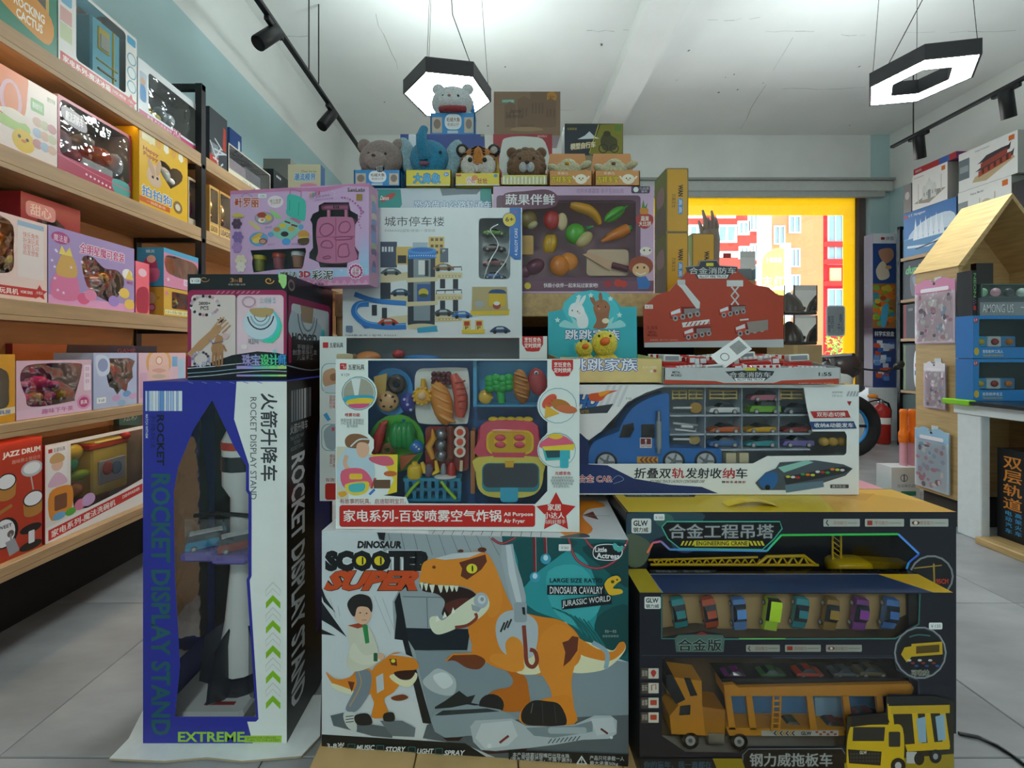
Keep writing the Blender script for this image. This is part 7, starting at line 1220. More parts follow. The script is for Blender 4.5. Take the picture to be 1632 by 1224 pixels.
def s3(b, name, parts, m=PLAST, label=None):      # toy inside a shelf box: ('e', u, v, ru, rv, col, d, dep) in the frame of its face
    g = G(); h = b.F.V.length/100
    for q in parts:
        if q[0] == 'e': _, u, v, ru, rv, col, d, dep = q[:8]; g.ell(b.F.uv(u/b.W, 1-v/100, d), (dep, ru*h, rv*h), col)
        else:
            _, u0, v0, u1, v1, col, d, dep = q[:8]; p = b.F.uv(u0/b.W, 1-v1/100, d); r = b.F.uv(u1/b.W, 1-v0/100, d+dep); g.box((min(p.x, r.x), min(p.y, r.y), min(p.z, r.z)), (max(p.x, r.x), max(p.y, r.y), max(p.z, r.z)), col, bev=min(dep*.3, .006))
    return b.add(g, name, m, label)
def series(title, sub=None):
    def f(A, W): A.p([(2, 84), (W-14, 84), (W-14, 95), (2, 95)], '#c9302a').t(title, 5, 86.5, W*.62, 93.5, '#f4efe8', 0, .02).t(sub or 'HOME SERIES', W*.65, 87.5, W-17, 91, '#f4efe8').star(W-9, 88, 10, '#c9302a', .5).t('小达人', W-13, 86, W-5, 90, '#fff')
    return f
# top board
Zt = LV[0][0]
def f(A, W): A.r(W*.1, 0, W-10, 62, '#5c5a4a').fr_(W*.1, 0, W-8, 64, 3, '#c9a24a').b([(W*.2, 55), (W*.5, 45), (W-6, 60), (W-8, 88), (W*.6, 84), (W*.3, 72)], '#d98f2c').t('ROCKING\nCACTUS', W*.52, 62, W-12, 82, '#f2ead8', 0, .03)
sb('dancing_cactus_box', 'green box lettered ROCKING CACTUS at the top left corner', -70, 91, Zt, .34, '#2f7f63', '#2a6f58', f)
def f(A, W): series('家电系列-魔法冰箱', 'MAGIC FRIDGE')(A, W); A.r(2, 4, 15, 30, '#7fb5d0', 3).r(2, 34, 15, 50, '#d9a8a0').r(2, 52, 15, 70, '#c9d0a8'); [A.e(W-8, 32+i*18, 7, 8, '#6fa9c0').e(W-8, 32+i*18, 5.5, 6.5, '#dfe6e4') for i in range(3)]; A.r(W-15, 4, W-2, 14, '#3f9fc8', 2)
b = sb('toy_fridge_box', 'toy refrigerator window box on the top left shelf', 93, 218, Zt, .318, '#e6e2dc', '#d9d5cf', f, holes=lambda W: [rrect(20, 4, W-17, 82, 4)], inner='#d6d5cd')
s3(b, 'toy_fridge', [('b', 42, 12, 82, 82, '#74c4da', .012, .12), ('b', 50, 20, 66, 48, '#d8c05a', .008, .01), ('b', 52, 28, 64, 46, '#b9bbb0', .005, .01), ('b', 70, 14, 73, 80, '#d8c05a', .008, .01), ('b', 48, 60, 78, 62, '#d8c05a', .008, .008), ('b', 50, 70, 76, 73, '#8a7a4a', .008, .008)])
def f(A, W): A.r(3, 20, 18, 70, '#b9c4d0', 3).b([(5, 45), (10, 40), (16, 48), (16, 68), (5, 68)], '#3f86c0').e(10, 36, 5, 6, '#d9a98a').p([(2, 86), (W-12, 86), (W-12, 94), (2, 94)], '#c9447a').t('FUN', W*.5, 80, W*.62, 92, '#c2447a', 0, .04, edge='#fff', ew=.09).t('家电 声光仿真音效', W*.12, 87.5, W*.48, 93, '#f4e6ee').star(W-9, 88, 9, '#c9302a', .5).r(W-14, 10, W, 76, '#cfdfe8').r(W-14, 0, W, 10, '#2f8fc0')
b = sb('baking_toy_box', 'white FUN toy box with a large clear window beside the black post', 220, 322, Zt, .25, '#e3e6e8', '#c9d0d4', f, holes=lambda W: [rrect(22, 12, W-17, 82, 6)], inner='#aeb3b8', clear=CRINK)
s3(b, 'toy_tableware', [('e', 36, 66, 10, 8, '#d8b83a', .05, .03), ('e', 56, 72, 14, 8, '#e0cc6a', .05, .03), ('e', 74, 60, 12, 16, '#9aa4ac', .06, .04), ('e', 92, 60, 10, 14, '#c9ced2', .05, .03)])
sb('dark_wrapped_box', 'dark wrapped box lying behind the FUN toy box', 225, 290, Zt, .30, '#26282c', '#1d1e22', X=-1.82+.02, D=.03) if False else None
# second board
Zb = LV[1][0]
def f(A, W): A.b([(26, -4), (58, -4), (60, 20), (56, 50), (40, 60), (26, 50)], '#e0762c').r(64, 20, 80, 36, '#7fae5a', 2).t('趣味面包机', 66, 24, 78, 32, '#f2f4e8').ring(42, 36, 12, 24, 4, '#dca6b4').b([(26, 62), (44, 54), (62, 60), (60, 70), (30, 70)], '#a9c46a').b([(28, 54), (44, 46), (62, 52), (50, 60)], '#e9d9c6').e(56, 80, 13, 14, '#e3bb2c').e(51, 76, 1.8, 2.2, '#3a2c14').e(60, 77, 1.8, 2.2, '#3a2c14').e(56, 80, 3, 2, '#d8742c').t('面包早餐', 84, 8, 94, 14, '#5aa83a'); [A.e(72+(i % 3)*9, 48+(i//3)*14, 6, 6, ['#d9b09a', '#c9c4a0', '#c98a8a', '#a8b8c9'][i % 4]) for i in range(9)]; A.p([(0, 95), (W, 95), (W, 100), (0, 100)], '#c08a6a')
sb('toaster_toy_box', 'white and orange toy toaster box with a yellow chick', -50, 91, Zb, .259, '#ecd9cf', '#d9c2b4', f)
def f(A, W): A.p([(0, 78), (30, 82), (W, 88), (W, 100), (0, 100)], '#b02c50').b([(W-32, 78), (W-6, 76), (W-4, 96), (W-28, 96)], '#4fa39c').l([(0, 77), (W*.4, 82), (W, 86)], 1.5, '#d8607e'); [A.e(W*.35+i*6, 88+i*.7, 1.6, 1.6, '#f3d6dc') for i in range(7)]; A.b([(6, 12), (34, 14), (38, 32), (10, 30)], '#8d7f86').t('魔法消防车', 10, 15, 34, 28, '#e9dfe2', 0, .03)
b = sb('clear_vehicle_toy_box', 'clear plastic toy vehicle box with a pink base on the second shelf', 92, 209, Zb, .27, '#b02c50', '#b9a3ae', f, holes=lambda W: [rrect(3, 4, W-3, 76, 6)], inner='#c4bfc6', clear=CRINK)
k = b.W/140; s3(b, 'toy_vehicle', [('e', 90*k, 48, 26*k, 12, '#e0562c', .05, .045), ('e', 96*k, 42, 16*k, 8, '#e8703a', .05, .04), ('b', 54*k, 60, 118*k, 74, '#eef0f2', .03, .12), ('e', 70*k, 34, 16*k, 8, '#b9b3aa', .06, .04), ('e', 24*k, 52, 14*k, 16, '#d9b8c0', .05, .04), ('e', 124*k, 50, 9*k, 18, '#dfe2e6', .045, .04), ('e', 40*k, 66, 14*k, 10, '#e06a7a', .045, .04)])
def f(A, W):
    [A.p([(i*14, 0), (i*14+7, 0), (i*14+9, 12), (i*14+4, 16), (i*14-1, 12)], '#f2ead0' if i % 2 else '#e0a02c') for i in range(int(W/14)+1)]
    A.r(4, 3, 26, 14, '#e8d9a8').t('Happy\nPuppy', 6, 22, 32, 36, '#b8501c', 0, .03).b([(16, 46), (26, 40), (34, 52), (36, 66), (22, 70), (12, 60)], '#d9b89c').e(20, 46, 4, 12, '#c9a284', -25).e(32, 42, 4, 12, '#c9a284', 15).e(22, 58, 2, 2, '#2a1c14').e(30, 57, 2, 2, '#2a1c14').t('拍拍狗', 4, 74, 56, 88, '#3f7fc4', 0, .04, edge='#f2ead0', ew=.09).p([(0, 90), (W*.6, 90), (W*.6, 97), (0, 97)], '#d9651c').t('一拍就会动', 12, 91.5, W*.5, 95.5, '#f6e6c8').e(W-20, 84, 9, 9, '#8a6a3a').e(W-20, 84, 5, 5, '#d9d0b8')
b = sb('puppy_toy_box', 'bright yellow puppy toy box with a heart shaped window', 222, 299, Zb, .32, '#e8b41a', '#d9a51a', f, X=-1.505, holes=lambda W: [[(W*.62+math.copysign(abs(math.sin(t_))**3, math.sin(t_))*W*.27, 42-20*(.81*math.cos(t_)-.32*math.cos(2*t_)-.12*math.cos(3*t_))) for t_ in [i*.3 for i in range(21)]]], inner='#3a2c22')
s3(b, 'toy_puppy', [('e', b.W*.58, 44, 10, 12, '#e3ddd2', .03, .03), ('e', b.W*.66, 50, 8, 6, '#efe9e0', .02, .025), ('e', b.W*.5, 38, 5, 6, '#d9c9b4', .03, .02), ('e', b.W*.72, 47, 2.5, 2, '#1a1412', .008, .01), ('e', b.W*.56, 41, 1.6, 1.8, '#2a2a34', .01, .008)])
b = sb('doll_toy_box', 'clear doll box squeezed between the yellow box and the black post', 300, 322, Zb, .24, '#c9b59a', '#b8a48a', holes=lambda W: [rrect(3, 5, W-3, 84, 2)], inner='#6a4a3a', clear=CRINK); s3(b, 'toy_doll', [('e', b.W*.5, 30, 6, 8, '#d9a98a', .05, .03), ('e', b.W*.5, 60, 9, 22, '#a8508a', .05, .03)])
# third board
Zc = LV[2][0]
def f(A, W): A.r(4, 6, 30, 20, '#d9a0b0', 4).t('甜心', 8, 8, 26, 18, '#f4e4e8', 0, .02).b([(W*.05, 60), (W*.2, 45), (W*.3, 80), (W*.1, 95)], '#c96a7a').b([(W*.8, 60), (W*.92, 50), (W*.96, 90), (W*.75, 92)], '#d98a8a')
b = sb('red_doll_box', 'red doll box standing at the back above the purple box', 33, 128, Zc, .395, '#a02c3c', '#8a2434', f, X=-1.66, D=.15, holes=lambda W: [spline([(W*.2, 30), (W*.4, 14), (W*.75, 24), (W*.82, 48), (W*.7, 70), (W*.3, 70)], 4)], inner='#4a2c24', clear=CRINK); s3(b, 'toy_doll', [('e', b.W*.4, 40, 9, 12, '#d9a070', .05, .03), ('e', b.W*.62, 44, 9, 12, '#e0b080', .05, .03), ('e', b.W*.5, 62, 22, 10, '#c98a3a', .05, .03)])
def f(A, W): series('系列-水果玩具机')(A, W); A.r(W-34, 4, W-4, 72, '#ecdcd6').t('快乐角色\n扮演玩具\n益智互动\n启发想象', W-28, 16, W-10, 44, '#d06a5a'); A.r(W-34, 4, W-4, 10, '#9fb8d0')
b = sb('kitchen_toy_box', 'pink and white toy box with a shiny clear front, left of the purple box', -60, 75, Zc, .266, '#efcfc4', '#e6d2c8', f, D=.11, holes=lambda W: [spline([(4, 10), (W-42, 8), (W-38, 40), (W-40, 66), (W-60, 72), (6, 74)], 4)], inner='#9a6a3c', clear=CRINK); s3(b, 'foil_toy', [('e', b.W*.45, 40, 20, 24, '#d98a3a', .05, .05), ('e', b.W*.6, 52, 12, 18, '#e0b05a', .05, .05), ('e', b.W*.3, 50, 14, 18, '#c9703a', .05, .05)], FOIL)
def f(A, W):
    A.p([(0, 88), (W, 88), (W, 100), (0, 100)], '#e3a0cc').t('全明星魔可套装', W*.32, 12, W*.86, 26, '#c2447a', 0, .04, edge='#f2e4ee', ew=.09).e(W*.12, 13, 12, 8, '#b04a86').t('魔法星', W*.05, 9, W*.19, 18, '#f4dce8').b([(W*.03, 70), (W*.12, 55), (W*.28, 58), (W*.3, 90), (W*.05, 92)], '#e07aa4').b([(W*.08, 50), (W*.16, 30), (W*.26, 38), (W*.28, 60), (W*.1, 62)], '#d8aa5a').p([(W*.1, 34), (W*.13, 22), (W*.17, 31), (W*.21, 22), (W*.24, 34)], '#f0d86a')
    [A.star(random.uniform(4, W-4), random.uniform(28, 86), 2.5, '#f0e0f4', .4) for i in range(22)]; [A.e(W*x, y, 9, 8, c) for x, y, c in ((.36, 88, '#e0608c'), (.72, 86, '#a58ad0'), (.86, 72, '#efc65a'), (.93, 88, '#efc65a'), (.9, 42, '#f2ece0'), (.44, 82, '#e98ab0'))]; A.p([(W*.87, 50), (W*.93, 34), (W*.99, 50)], '#e9c65a').t('限定', W*.89, 52, W*.98, 57, '#c2447a')
b = sb('princess_toy_box', 'lilac star princess toy box with a moon shaped window on the third shelf', 77, 214, Zc, .268, '#a893c4', '#8f7ab0', f, D=.11, holes=lambda W: [spline([(W*.34, 34), (W*.46, 28), (W*.6, 40), (W*.78, 40), (W*.86, 58), (W*.72, 86), (W*.56, 84), (W*.4, 70)], 4)], inner='#8a7a86', clear=CRINK); s3(b, 'toy_accessory', [('e', b.W*.45, 45, 10, 12, '#c9a24a', .05, .03), ('e', b.W*.6, 60, 14, 10, '#d8d2d8', .05, .04), ('e', b.W*.72, 52, 10, 10, '#d9a03a', .05, .03), ('e', b.W*.58, 74, 12, 8, '#dfe2e6', .05, .04)], FOIL)
b = sb('candy_toy_bag', 'crinkled pink toy bag beside the lilac box', 216, 238, Zc, .22, '#d9849a', '#d9849a', lambda A, W: A.b([(4, 55), (W-4, 50), (W-4, 96), (4, 96)], '#b02444').e(W*.5, 20, W*.3, 8, '#f0c8d4'), D=.12, m=FOIL)
def f(A, W): A.p([(0, 0), (W, 0), (W, 14), (0, 12)], '#3fa3c8').r(W*.55, 70, W-3, 88, '#e0c4d4', 3).t('公主城堡', W*.58, 74, W-6, 84, '#c2447a').star(W*.12, 80, 7, '#f0d0dc')
b = sb('fairy_toy_box', 'pink and blue fairy box stacked on the yellow toy box', 261, 316, Zc+.1305, .174, '#d98aa8', '#3f8fb8', f, X=-1.5, D=.12, holes=lambda W: [spline([(8, 20), (W*.5, 16), (W-8, 24), (W-6, 64), (W*.5, 70), (10, 60)], 4)], inner='#c98a6a', clear=CRINK); A = Art(b.side('left'), (60, 100)); A.e(30, 50, 16, 28, '#b0406a').e(32, 30, 10, 10, '#e0b0a0').b([(12, 60), (48, 55), (46, 85), (16, 88)], '#d06a90').t('精灵', 20, 6, 40, 14, '#eaf2f6'); b.put(A, 'side_panel')
b = sb('yellow_doll_box', 'small yellow doll box under the pink and blue fairy box', 261, 302, Zc, .128, '#d9a83a', '#c9983a', lambda A, W: A.r(6, 78, W-6, 94, '#e6e0a8', 3).t('小马宝贝', 9, 81, W-9, 91, '#8a6a2a').e(14, 20, 7, 7, '#d97a9a'), X=-1.5, D=.12, holes=lambda W: [rrect(W*.3, 12, W-5, 72, 5)], inner='#a86a2c', clear=CRINK); A = Art(b.side('left'), (94, 100)); A.e(50, 40, 14, 22, '#e0c49a').e(52, 72, 14, 14, '#c9507a').e(52, 72, 9, 9, '#e9b0c4').t('梦', 70, 34, 80, 46, '#7a4a2a'); b.put(A, 'side_panel')
s3(b, 'toy_pony', [('e', b.W*.6, 45, 16, 18, '#d8c23a', .04, .03)], FOIL)
# fourth board
Zd = LV[3][0]
b = sb('yellow_window_box', 'yellow toy box cut by the left edge of the picture', -50, 24, Zd, .211, '#dd9c1c', '#c98a18', lambda A, W: A.p([(W*.3, 82), (W, 78), (W, 88), (W*.3, 92)], '#e9d6b0').t('玩具屋', W*.5, 82, W-6, 88, '#3f6fb0', 0, .02), holes=lambda W: [spline([(W*.3, 20), (W*.8, 25), (W-8, 55), (W*.8, 78), (W*.3, 78)], 4)], inner='#8d8a80')
def f(A, W): A.p([(0, 84), (W, 80), (W, 100), (0, 100)], '#e3c0d8').t('趣味下午茶', W*.3, 86, W*.72, 95, '#b85a98', 0, .04).e(W-16, 82, 14, 14, '#d99ac0').e(W-16, 82, 10, 10, '#c2447a').t('茶具', W-23, 78, W-9, 86, '#f4e2ee', 0, .02).r(W-16, 10, W-2, 60, '#f0dce6', 3); [A.t('套装', W-13, 14+i*12, W-5, 22+i*12, '#c27aa8') for i in range(3)]
b = sb('tea_set_toy_box', 'pink tea set toy box with a wide curved window on the fourth shelf', 26, 146, Zd, .19, '#e0b8c8', '#d9a8ba', f, holes=lambda W: [spline([(10, 14), (30, 6), (W-30, 6), (W-20, 18), (W-34, 70), (W-40, 78), (24, 80), (14, 60), (6, 34)], 4)], inner='#8f4a7d', clear=CRINK)
s3(b, 'tea_cup', [('e', b.W*.25+i*b.W*.17, 66, 9, 10, c, .06, .03) for i, c in enumerate(('#c9388a', '#d9a05a', '#d05a9a', '#b9a83a'))]); s3(b, 'teapot', [('e', b.W*.5, 42, 14, 13, '#d0387c', .07, .04), ('e', b.W*.3, 44, 9, 8, '#c24a94', .07, .03), ('e', b.W*.68, 46, 9, 7, '#c24a94', .07, .03)])
def f(A, W): A.b([(4, 6), (W*.3, 8), (W*.34, 36), (10, 40)], '#cfd9ec').e(W*.2, 22, 10, 12, '#8a9ac0').r(6, 80, 24, 90, '#eef2f4').t('￥68', 9, 82, 21, 88, '#667'); [A.e(W*x, y, 9, 6, c) for x, y, c in ((.5, 84, '#c9a0c9'), (.75, 78, '#6a9fd0'), (.85, 92, '#b0c4e0'), (.62, 94, '#8fb4d8'), (.9, 84, '#d0a8cc'))]
b = sb('pony_toy_box', 'pale blue toy box with a jagged window and dark figure', 149, 218, Zd, .215, '#b4bfdc', '#9fb0d0', f, holes=lambda W: [[(W*.28, 40), (W*.36, 24), (W*.34, 10), (W*.8, 10), (W-4, 16), (W*.88, 30), (W*.9, 48), (W*.78, 58), (W*.74, 74), (W*.62, 68), (W*.52, 78), (W*.44, 66), (W*.34, 62), (W*.3, 50)]], inner='#3a3c48', clear=CRINK); s3(b, 'toy_figure', [('e', b.W*.55, 45, 10, 16, '#22242c', .06, .03), ('e', b.W*.66, 40, 5, 14, '#b04a3a', .05, .02), ('e', b.W*.6, 24, 8, 6, '#c9984a', .06, .03)])
def f(A, W): A.e(W*.4, 20, W*.26, 34, '#e3a860').e(W*.4, 22, W*.21, 28, '#e9c0b0').r(W*.19, 26, W*.61, 84, '#e6bcb0').e(W*.4, 16, 9, 9, '#d97a6a').e(W*.4, 16, 7, 7, '#f0dcc8'); [A.b([(W*.25, 36+i*12), (W*.4, 32+i*12), (W*.55, 38+i*12), (W*.4, 42+i*12)], c) for i, c in enumerate(('#d8a090', '#c9b0a0', '#e0c8c0', '#d98a7a'))]; A.r(W*.68, 8, W*.8, 30, '#6fb0d8').r(W*.82, 14, W-4, 70, '#a8c9e0', 3).r(W*.02, 40, W*.16, 90, '#d9a8c0', 3)
sb('doll_house_toy_box', 'pastel doll box with an orange arch behind the rocket box', 221, 296, Zd, .215, '#e0bcc8', '#cfa8ba', f)
sb('flat_game_box', 'long orange and red flat box at the back of the fourth shelf', 20, 250, Zd, .25, '#c9702c', '#8a2c3a', lambda A, W: A.p([(W*.3, 0), (W*.6, 0), (W*.5, 100), (W*.25, 100)], '#3a2430').p([(W*.6, 0), (W, 0), (W, 100), (W*.5, 100)], '#1f2a5a').t('GAME', W*.65, 6, W*.8, 14, '#b04a6a'), X=-1.815, D=.03)
# bottom board
Ze = LV[4][0]
def f(A, W):
    A.t('JAZZ DRUM', 31, 8, 61, 14, '#f4ece6', 0, .04).t('趣味爵士鼓组合', 38, 16, 61, 19.5, '#e3a898').e(54, 27, 9, 7, '#b9bdc2').e(54, 26.5, 7, 5, '#e6e8ea').l([(53, 33), (55, 46)], 1.2, '#b9b0ac')
    for x, y, r in ((34, 33, 7.5), (55, 54, 8.5)): A.p([(x-r, y), (x+r, y), (x+r*.9, y+12), (x-r*.9, y+12)], '#b9803a').e(x, y+12, r*.9, 4, '#b9803a').e(x, y, r, 7, '#1d1a1a').e(x, y, r-1, 6, '#e9e9ec')
    A.e(33, 76, 10, 13, '#1d1a1a').e(32, 76, 8.5, 11.5, '#e9e9ec').e(37, 78, 2.6, 3, '#6a5a54').l([(37, 78), (38, 92)], 1.4, '#9a9c9f').p([(33, 84), (40, 83), (44, 95), (36, 97)], '#9a9ca4').e(53, 80, 9, 4, '#191818').e(53, 95, 9.5, 4, '#191818').r(51, 82, 56, 93, '#dfe2e6', 1).t('SWEET', 26, 69, 38, 72, '#333', 0, .02).l([(28, 58), (38, 54)], 3, '#b07a3a')
F_ = sb('jazz_drum_box', 'red JAZZ DRUM box on the lowest left shelf', -70, 67, Ze, .368, '#b83a20', '#9a2a1a', f)
def f(A, W): A.r(2, 2, 22, 44, '#e9e4e0').e(12, 22, 6, 7, '#e3b8a0').b([(5, 14), (12, 10), (19, 15), (18, 20), (6, 20)], '#c9a06a').b([(4, 38), (12, 30), (21, 38), (21, 44), (4, 44)], '#d9b0c4').r(3, 5, 7, 9, '#c9302a').t('五星玩具', 8, 5, 20, 9, '#333').p([(0, 84), (W, 70), (W, 100), (0, 100)], '#ece8e4').p([(3, 87), (W-2, 74), (W-2, 85), (3, 98)], '#c9302a').t('家电系列-魔法洗碗机', 6, 88.5, W*.66, 96, '#f6f0ea', 0, .03, dy=-8).t('DISHWASHER', W*.74, 80, W*.95, 84, '#f6f0ea', 0, .02, dy=-3).b([(4, 50), (20, 46), (28, 52), (26, 74), (6, 78)], '#e08a2c').r(9, 54, 22, 70, '#7a4a2c', 2).e(14, 76, 7, 4, '#6fa9d0').e(26, 76, 6, 4, '#5aa83a').e(36, 72, 6, 6, '#d97a9a').e(46, 70, 8, 7, '#c9a0c9')
b = sb('toy_dishwasher_box', 'toy dishwasher window box with red title bar on the lowest shelf', 72, 229, Ze, .335, '#e6dcd4', '#b02a2c', f, holes=lambda W: [[(26, 4), (W-2, 4), (W-2, 68), (52, 80), (30, 76), (26, 48)]], inner='#a87a7a')
dw = s3(b, 'toy_dishwasher', [('b', b.W*.52, 18, b.W*.92, 74, '#e0cf62', .04, .12), ('b', b.W*.58, 34, b.W*.88, 62, '#a8b4c4', .034, .01), ('b', b.W*.5, 12, b.W*.93, 20, '#c8452c', .036, .12), ('b', b.W*.55, 10, b.W*.86, 14, '#e6d878', .034, .1)]); s3(b, 'dial', [('e', b.W*.87, 10, 5, 5, '#c8302a', .035, .02)]); s3(b, 'toy_dish', [('e', 44, 18, 10, 10, '#d0b83a', .05, .02), ('e', 40, 30, 9, 9, '#3f9a6a', .05, .02), ('e', 50, 44, 12, 6, '#8ab83a', .05, .02), ('e', 46, 60, 8, 8, '#d0884a', .05, .02)]); s3(b, 'toy_plate', [('e', b.W*.66, 44, 7, 8, '#c96a6a', .03, .004), ('e', b.W*.76, 46, 7, 8, '#6a9ac9', .03, .004)])
sb('teal_carton', 'teal carton end just visible behind the dishwasher box', 190, 225, Ze, .40, '#4a7f80', '#3f6f72', lambda A, W: A.t('炫彩', 6, 10, W-6, 22, '#cfe0dc'), X=-1.815, D=.03)
# beyond the post: building model boxes
def dk(A, W): A.r(W*.1, 60, W*.5, 96, '#7d848c', 3).p([(W*.78, 18), (W-4, 20), (W-4, 62), (W*.74, 62)], '#b83a2c').r(0, 82, W*.5, 98, '#b83a2c'); [A.l([(W*random.random(), random.uniform(50, 90)), (W*random.random(), random.uniform(50, 95))], 3, '#c9cfd4') for i in range(7)]
b2 = 'boxes on the farther left shelves'
sb('grey_model_box', 'dark grey model box with red lettering just past the black post', 334, 362, Zt, .30, '#3a3f46', '#33373d', dk, group=b2, D=.14); sb('blue_carton', 'dark blue carton standing at the back of the upper shelf', 366, 385, Zt, .42, '#274a8c', '#1d3a74', lambda A, W: A.r(W*.7, 10, W-4, 30, '#dfe6ee', 3), X=-1.70, D=.14, group=b2)
b = sb('clear_block_model_box', 'clear topped block model box on the upper far shelf', 364, 431, Zt, .185, '#cfc6b4', '#1c1c20', lambda A, W: A.p([(0, 78), (W, 78), (W, 100), (0, 100)], '#e3d9c2').t('CITY TRAM', W*.3, 84, W*.6, 94, '#6a7a8a', 0, .02).ring(W*.82, 88, 9, 9, 2, '#a83a34'), holes=lambda W: [rrect(4, 4, W-4, 76, 4)], inner='#8a8690', group=b2, clear=CRINK, D=.13)
s3(b, 'block_model', [('b', 10, 30, b.W*.5, 74, '#a89aa0', .03, .1), ('b', b.W*.52, 20, b.W*.9, 74, '#7d7a80', .04, .1)])
sb('dark_blue_wrapped_box', 'wrapped navy box behind the clear block model box', 388, 420, Zt, .30, '#2a3f70', '#565d60', lambda A, W: A.b([(W*.1, 20), (W*.6, 10), (W*.8, 50), (W*.3, 60)], '#7d8074').r(W*.78, 22, W-3, 60, '#27468a', 2), X=-1.72, D=.1, group=b2)
sb('black_model_box', 'tall black model box with white mark on the far upper shelf', 436, 462, Zt, .245, '#202226', '#16171a', lambda A, W: [A.e(W*.2+i*9, 14, 3.5, 3.5, '#c9cdd2') for i in range(3)] and A.t('MODEL', 8, 80, W-8, 90, '#6a6e74'), D=.17, group=b2)
sb('grey_carton', 'tall grey carton on the far upper shelf', 463, 487, Zt, .42, '#8f8d88', '#7d7b76', lambda A, W: A.b([(W*.2, 40), (W*.7, 30), (W*.8, 80), (W*.3, 85)], '#b5afa6'), D=.2, group=b2)
sb('beige_model_box', 'beige castle model box near the back of the upper shelf', 488, 513, Zt, .36, '#cfc4ac', '#bfb59e', lambda A, W: [A.p([(W*.1+i*14, 90), (W*.1+i*14, 40+8*(i % 3)), (W*.15+i*14, 30+8*(i % 3)), (W*.2+i*14, 40+8*(i % 3)), (W*.2+i*14, 90)], '#a8763c' if i % 2 else '#6b6252') for i in range(5)], D=.2, group=b2)
sb('grey_model_carton', 'grey and white model carton at the end of the upper shelf', 524, 538, Zt, .30, '#d9d6cf', '#8a8680', lambda A, W: A.star(W*.7, 80, 9, '#d9702c').t('3000', 8, 20, W*.5, 34, '#777'), D=.2, group=b2)
for lev, h, sets in ((1, .26, (('#c9a05a', '#e0b46a'), ('#b98a4a', '#d8b078'))), (2, .24, (('#3f9ac4', '#d8506a'), ('#c97a3a', '#e0b46a'))), (3, .2, (('#c9603a', '#e0a05a'), ('#6a8ab0', '#d9c49a')))):
    z = LV[lev][0]; nm = {1: 'second', 2: 'third', 3: 'fourth'}[lev]
    for i, (c1, c2) in enumerate(sets):
        x0, x1 = ((334, 349), (350, 372))[i]
        b = sb('foil_toy_box', ('gold foil fronted' if lev == 1 else 'colourful')+' toy box on the %s far shelf, %s' % (nm, ('next to the black post', 'farther in')[i]), x0, x1, z, h, c1, c1, lambda A, W, c2=c2: A.p([(0, 78), (W, 78), (W, 96), (0, 96)], c2).t('LEADER' if lev == 1 else '套装', 4, 81, W-4, 92, '#3a2a1c', 0, .02), holes=lambda W: [rrect(3, 5, W-3, 74, 3)], inner='#6a4a2c', clear=CRINK, D=.22, group=b2)
        s3(b, 'toy_figure', [('e', b.W*.5, 40, b.W*.25, 20, c2, .05, .04), ('e', b.W*.45, 60, b.W*.22, 12, '#8a5a3a', .05, .04)], FOIL)
# little beige tray standing on the clay box
F = faceZ(459, 511, 1.5285, 262, 1.43); b = Box('puzzle_tray_box', 'small beige and blue box standing on the pink clay set box', 'toy box', F, .035, '#cfc6a2', '#2f6fa8'); a = b.art(px_=True); a.t('Chao lun bu', 480, 271, 504, 275, '#8a8a6a').t('潮流模界', 469, 276, 503, 288, '#2f86c4', 0, .04, edge='#d9e4e0', ew=.09).e(492, 296, 14, 4, '#d98aa8'); b.put(a)
# ------------------------------------------------------------------ right wall shelf and model boxes
RX = 4.32; RL = [(2.01, .035), (1.563, .03), (1.15, .03), (.60, .03)]
wall_shelf('dark framed wall shelf of building models on the right wall', RX, 4.64, 2.3, 4.66, RL, [2.32, 4.68], 1.99, 2.36, False)
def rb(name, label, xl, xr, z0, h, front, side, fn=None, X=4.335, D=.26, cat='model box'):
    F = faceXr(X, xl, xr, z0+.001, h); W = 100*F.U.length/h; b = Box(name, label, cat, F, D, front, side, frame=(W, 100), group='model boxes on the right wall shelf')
    if fn: A = b.art(); fn(A, W); b.put(A)
    return b
def f(A, W): A.p([(0, 0), (W, 0), (W, 45), (0, 60)], '#3f78b8').b([(W*.1, 60), (W*.4, 30), (W*.9, 25), (W, 60), (W*.5, 80)], '#c9d9e6').p([(0, 62), (W, 55), (W, 100), (0, 100)], '#4f86b4').l([(W*.08, 78), (W*.5, 84), (W*.92, 66)], 5, '#dfe6ea').l([(W*.25, 86), (W*.75, 78)], 3, '#2c3a48'); [A.p([(W*(.2+i*.1), 66), (W*(.25+i*.1), 18+4*(i % 2)), (W*(.3+i*.1), 66)], '#e3eaf0') for i in range(6)]; A.e(W*.05, 9, 4, 4, '#c0392c').t('V.T. Navigator', W*.1, 6, W*.45, 13, '#e6eef4', 0, .01)
rb('sailing_ship_model_box', 'blue sailing ship model box on the right wall shelf', 1440, 1524, 2.01, .47, '#6f9cc6', '#4a6a8c', f)
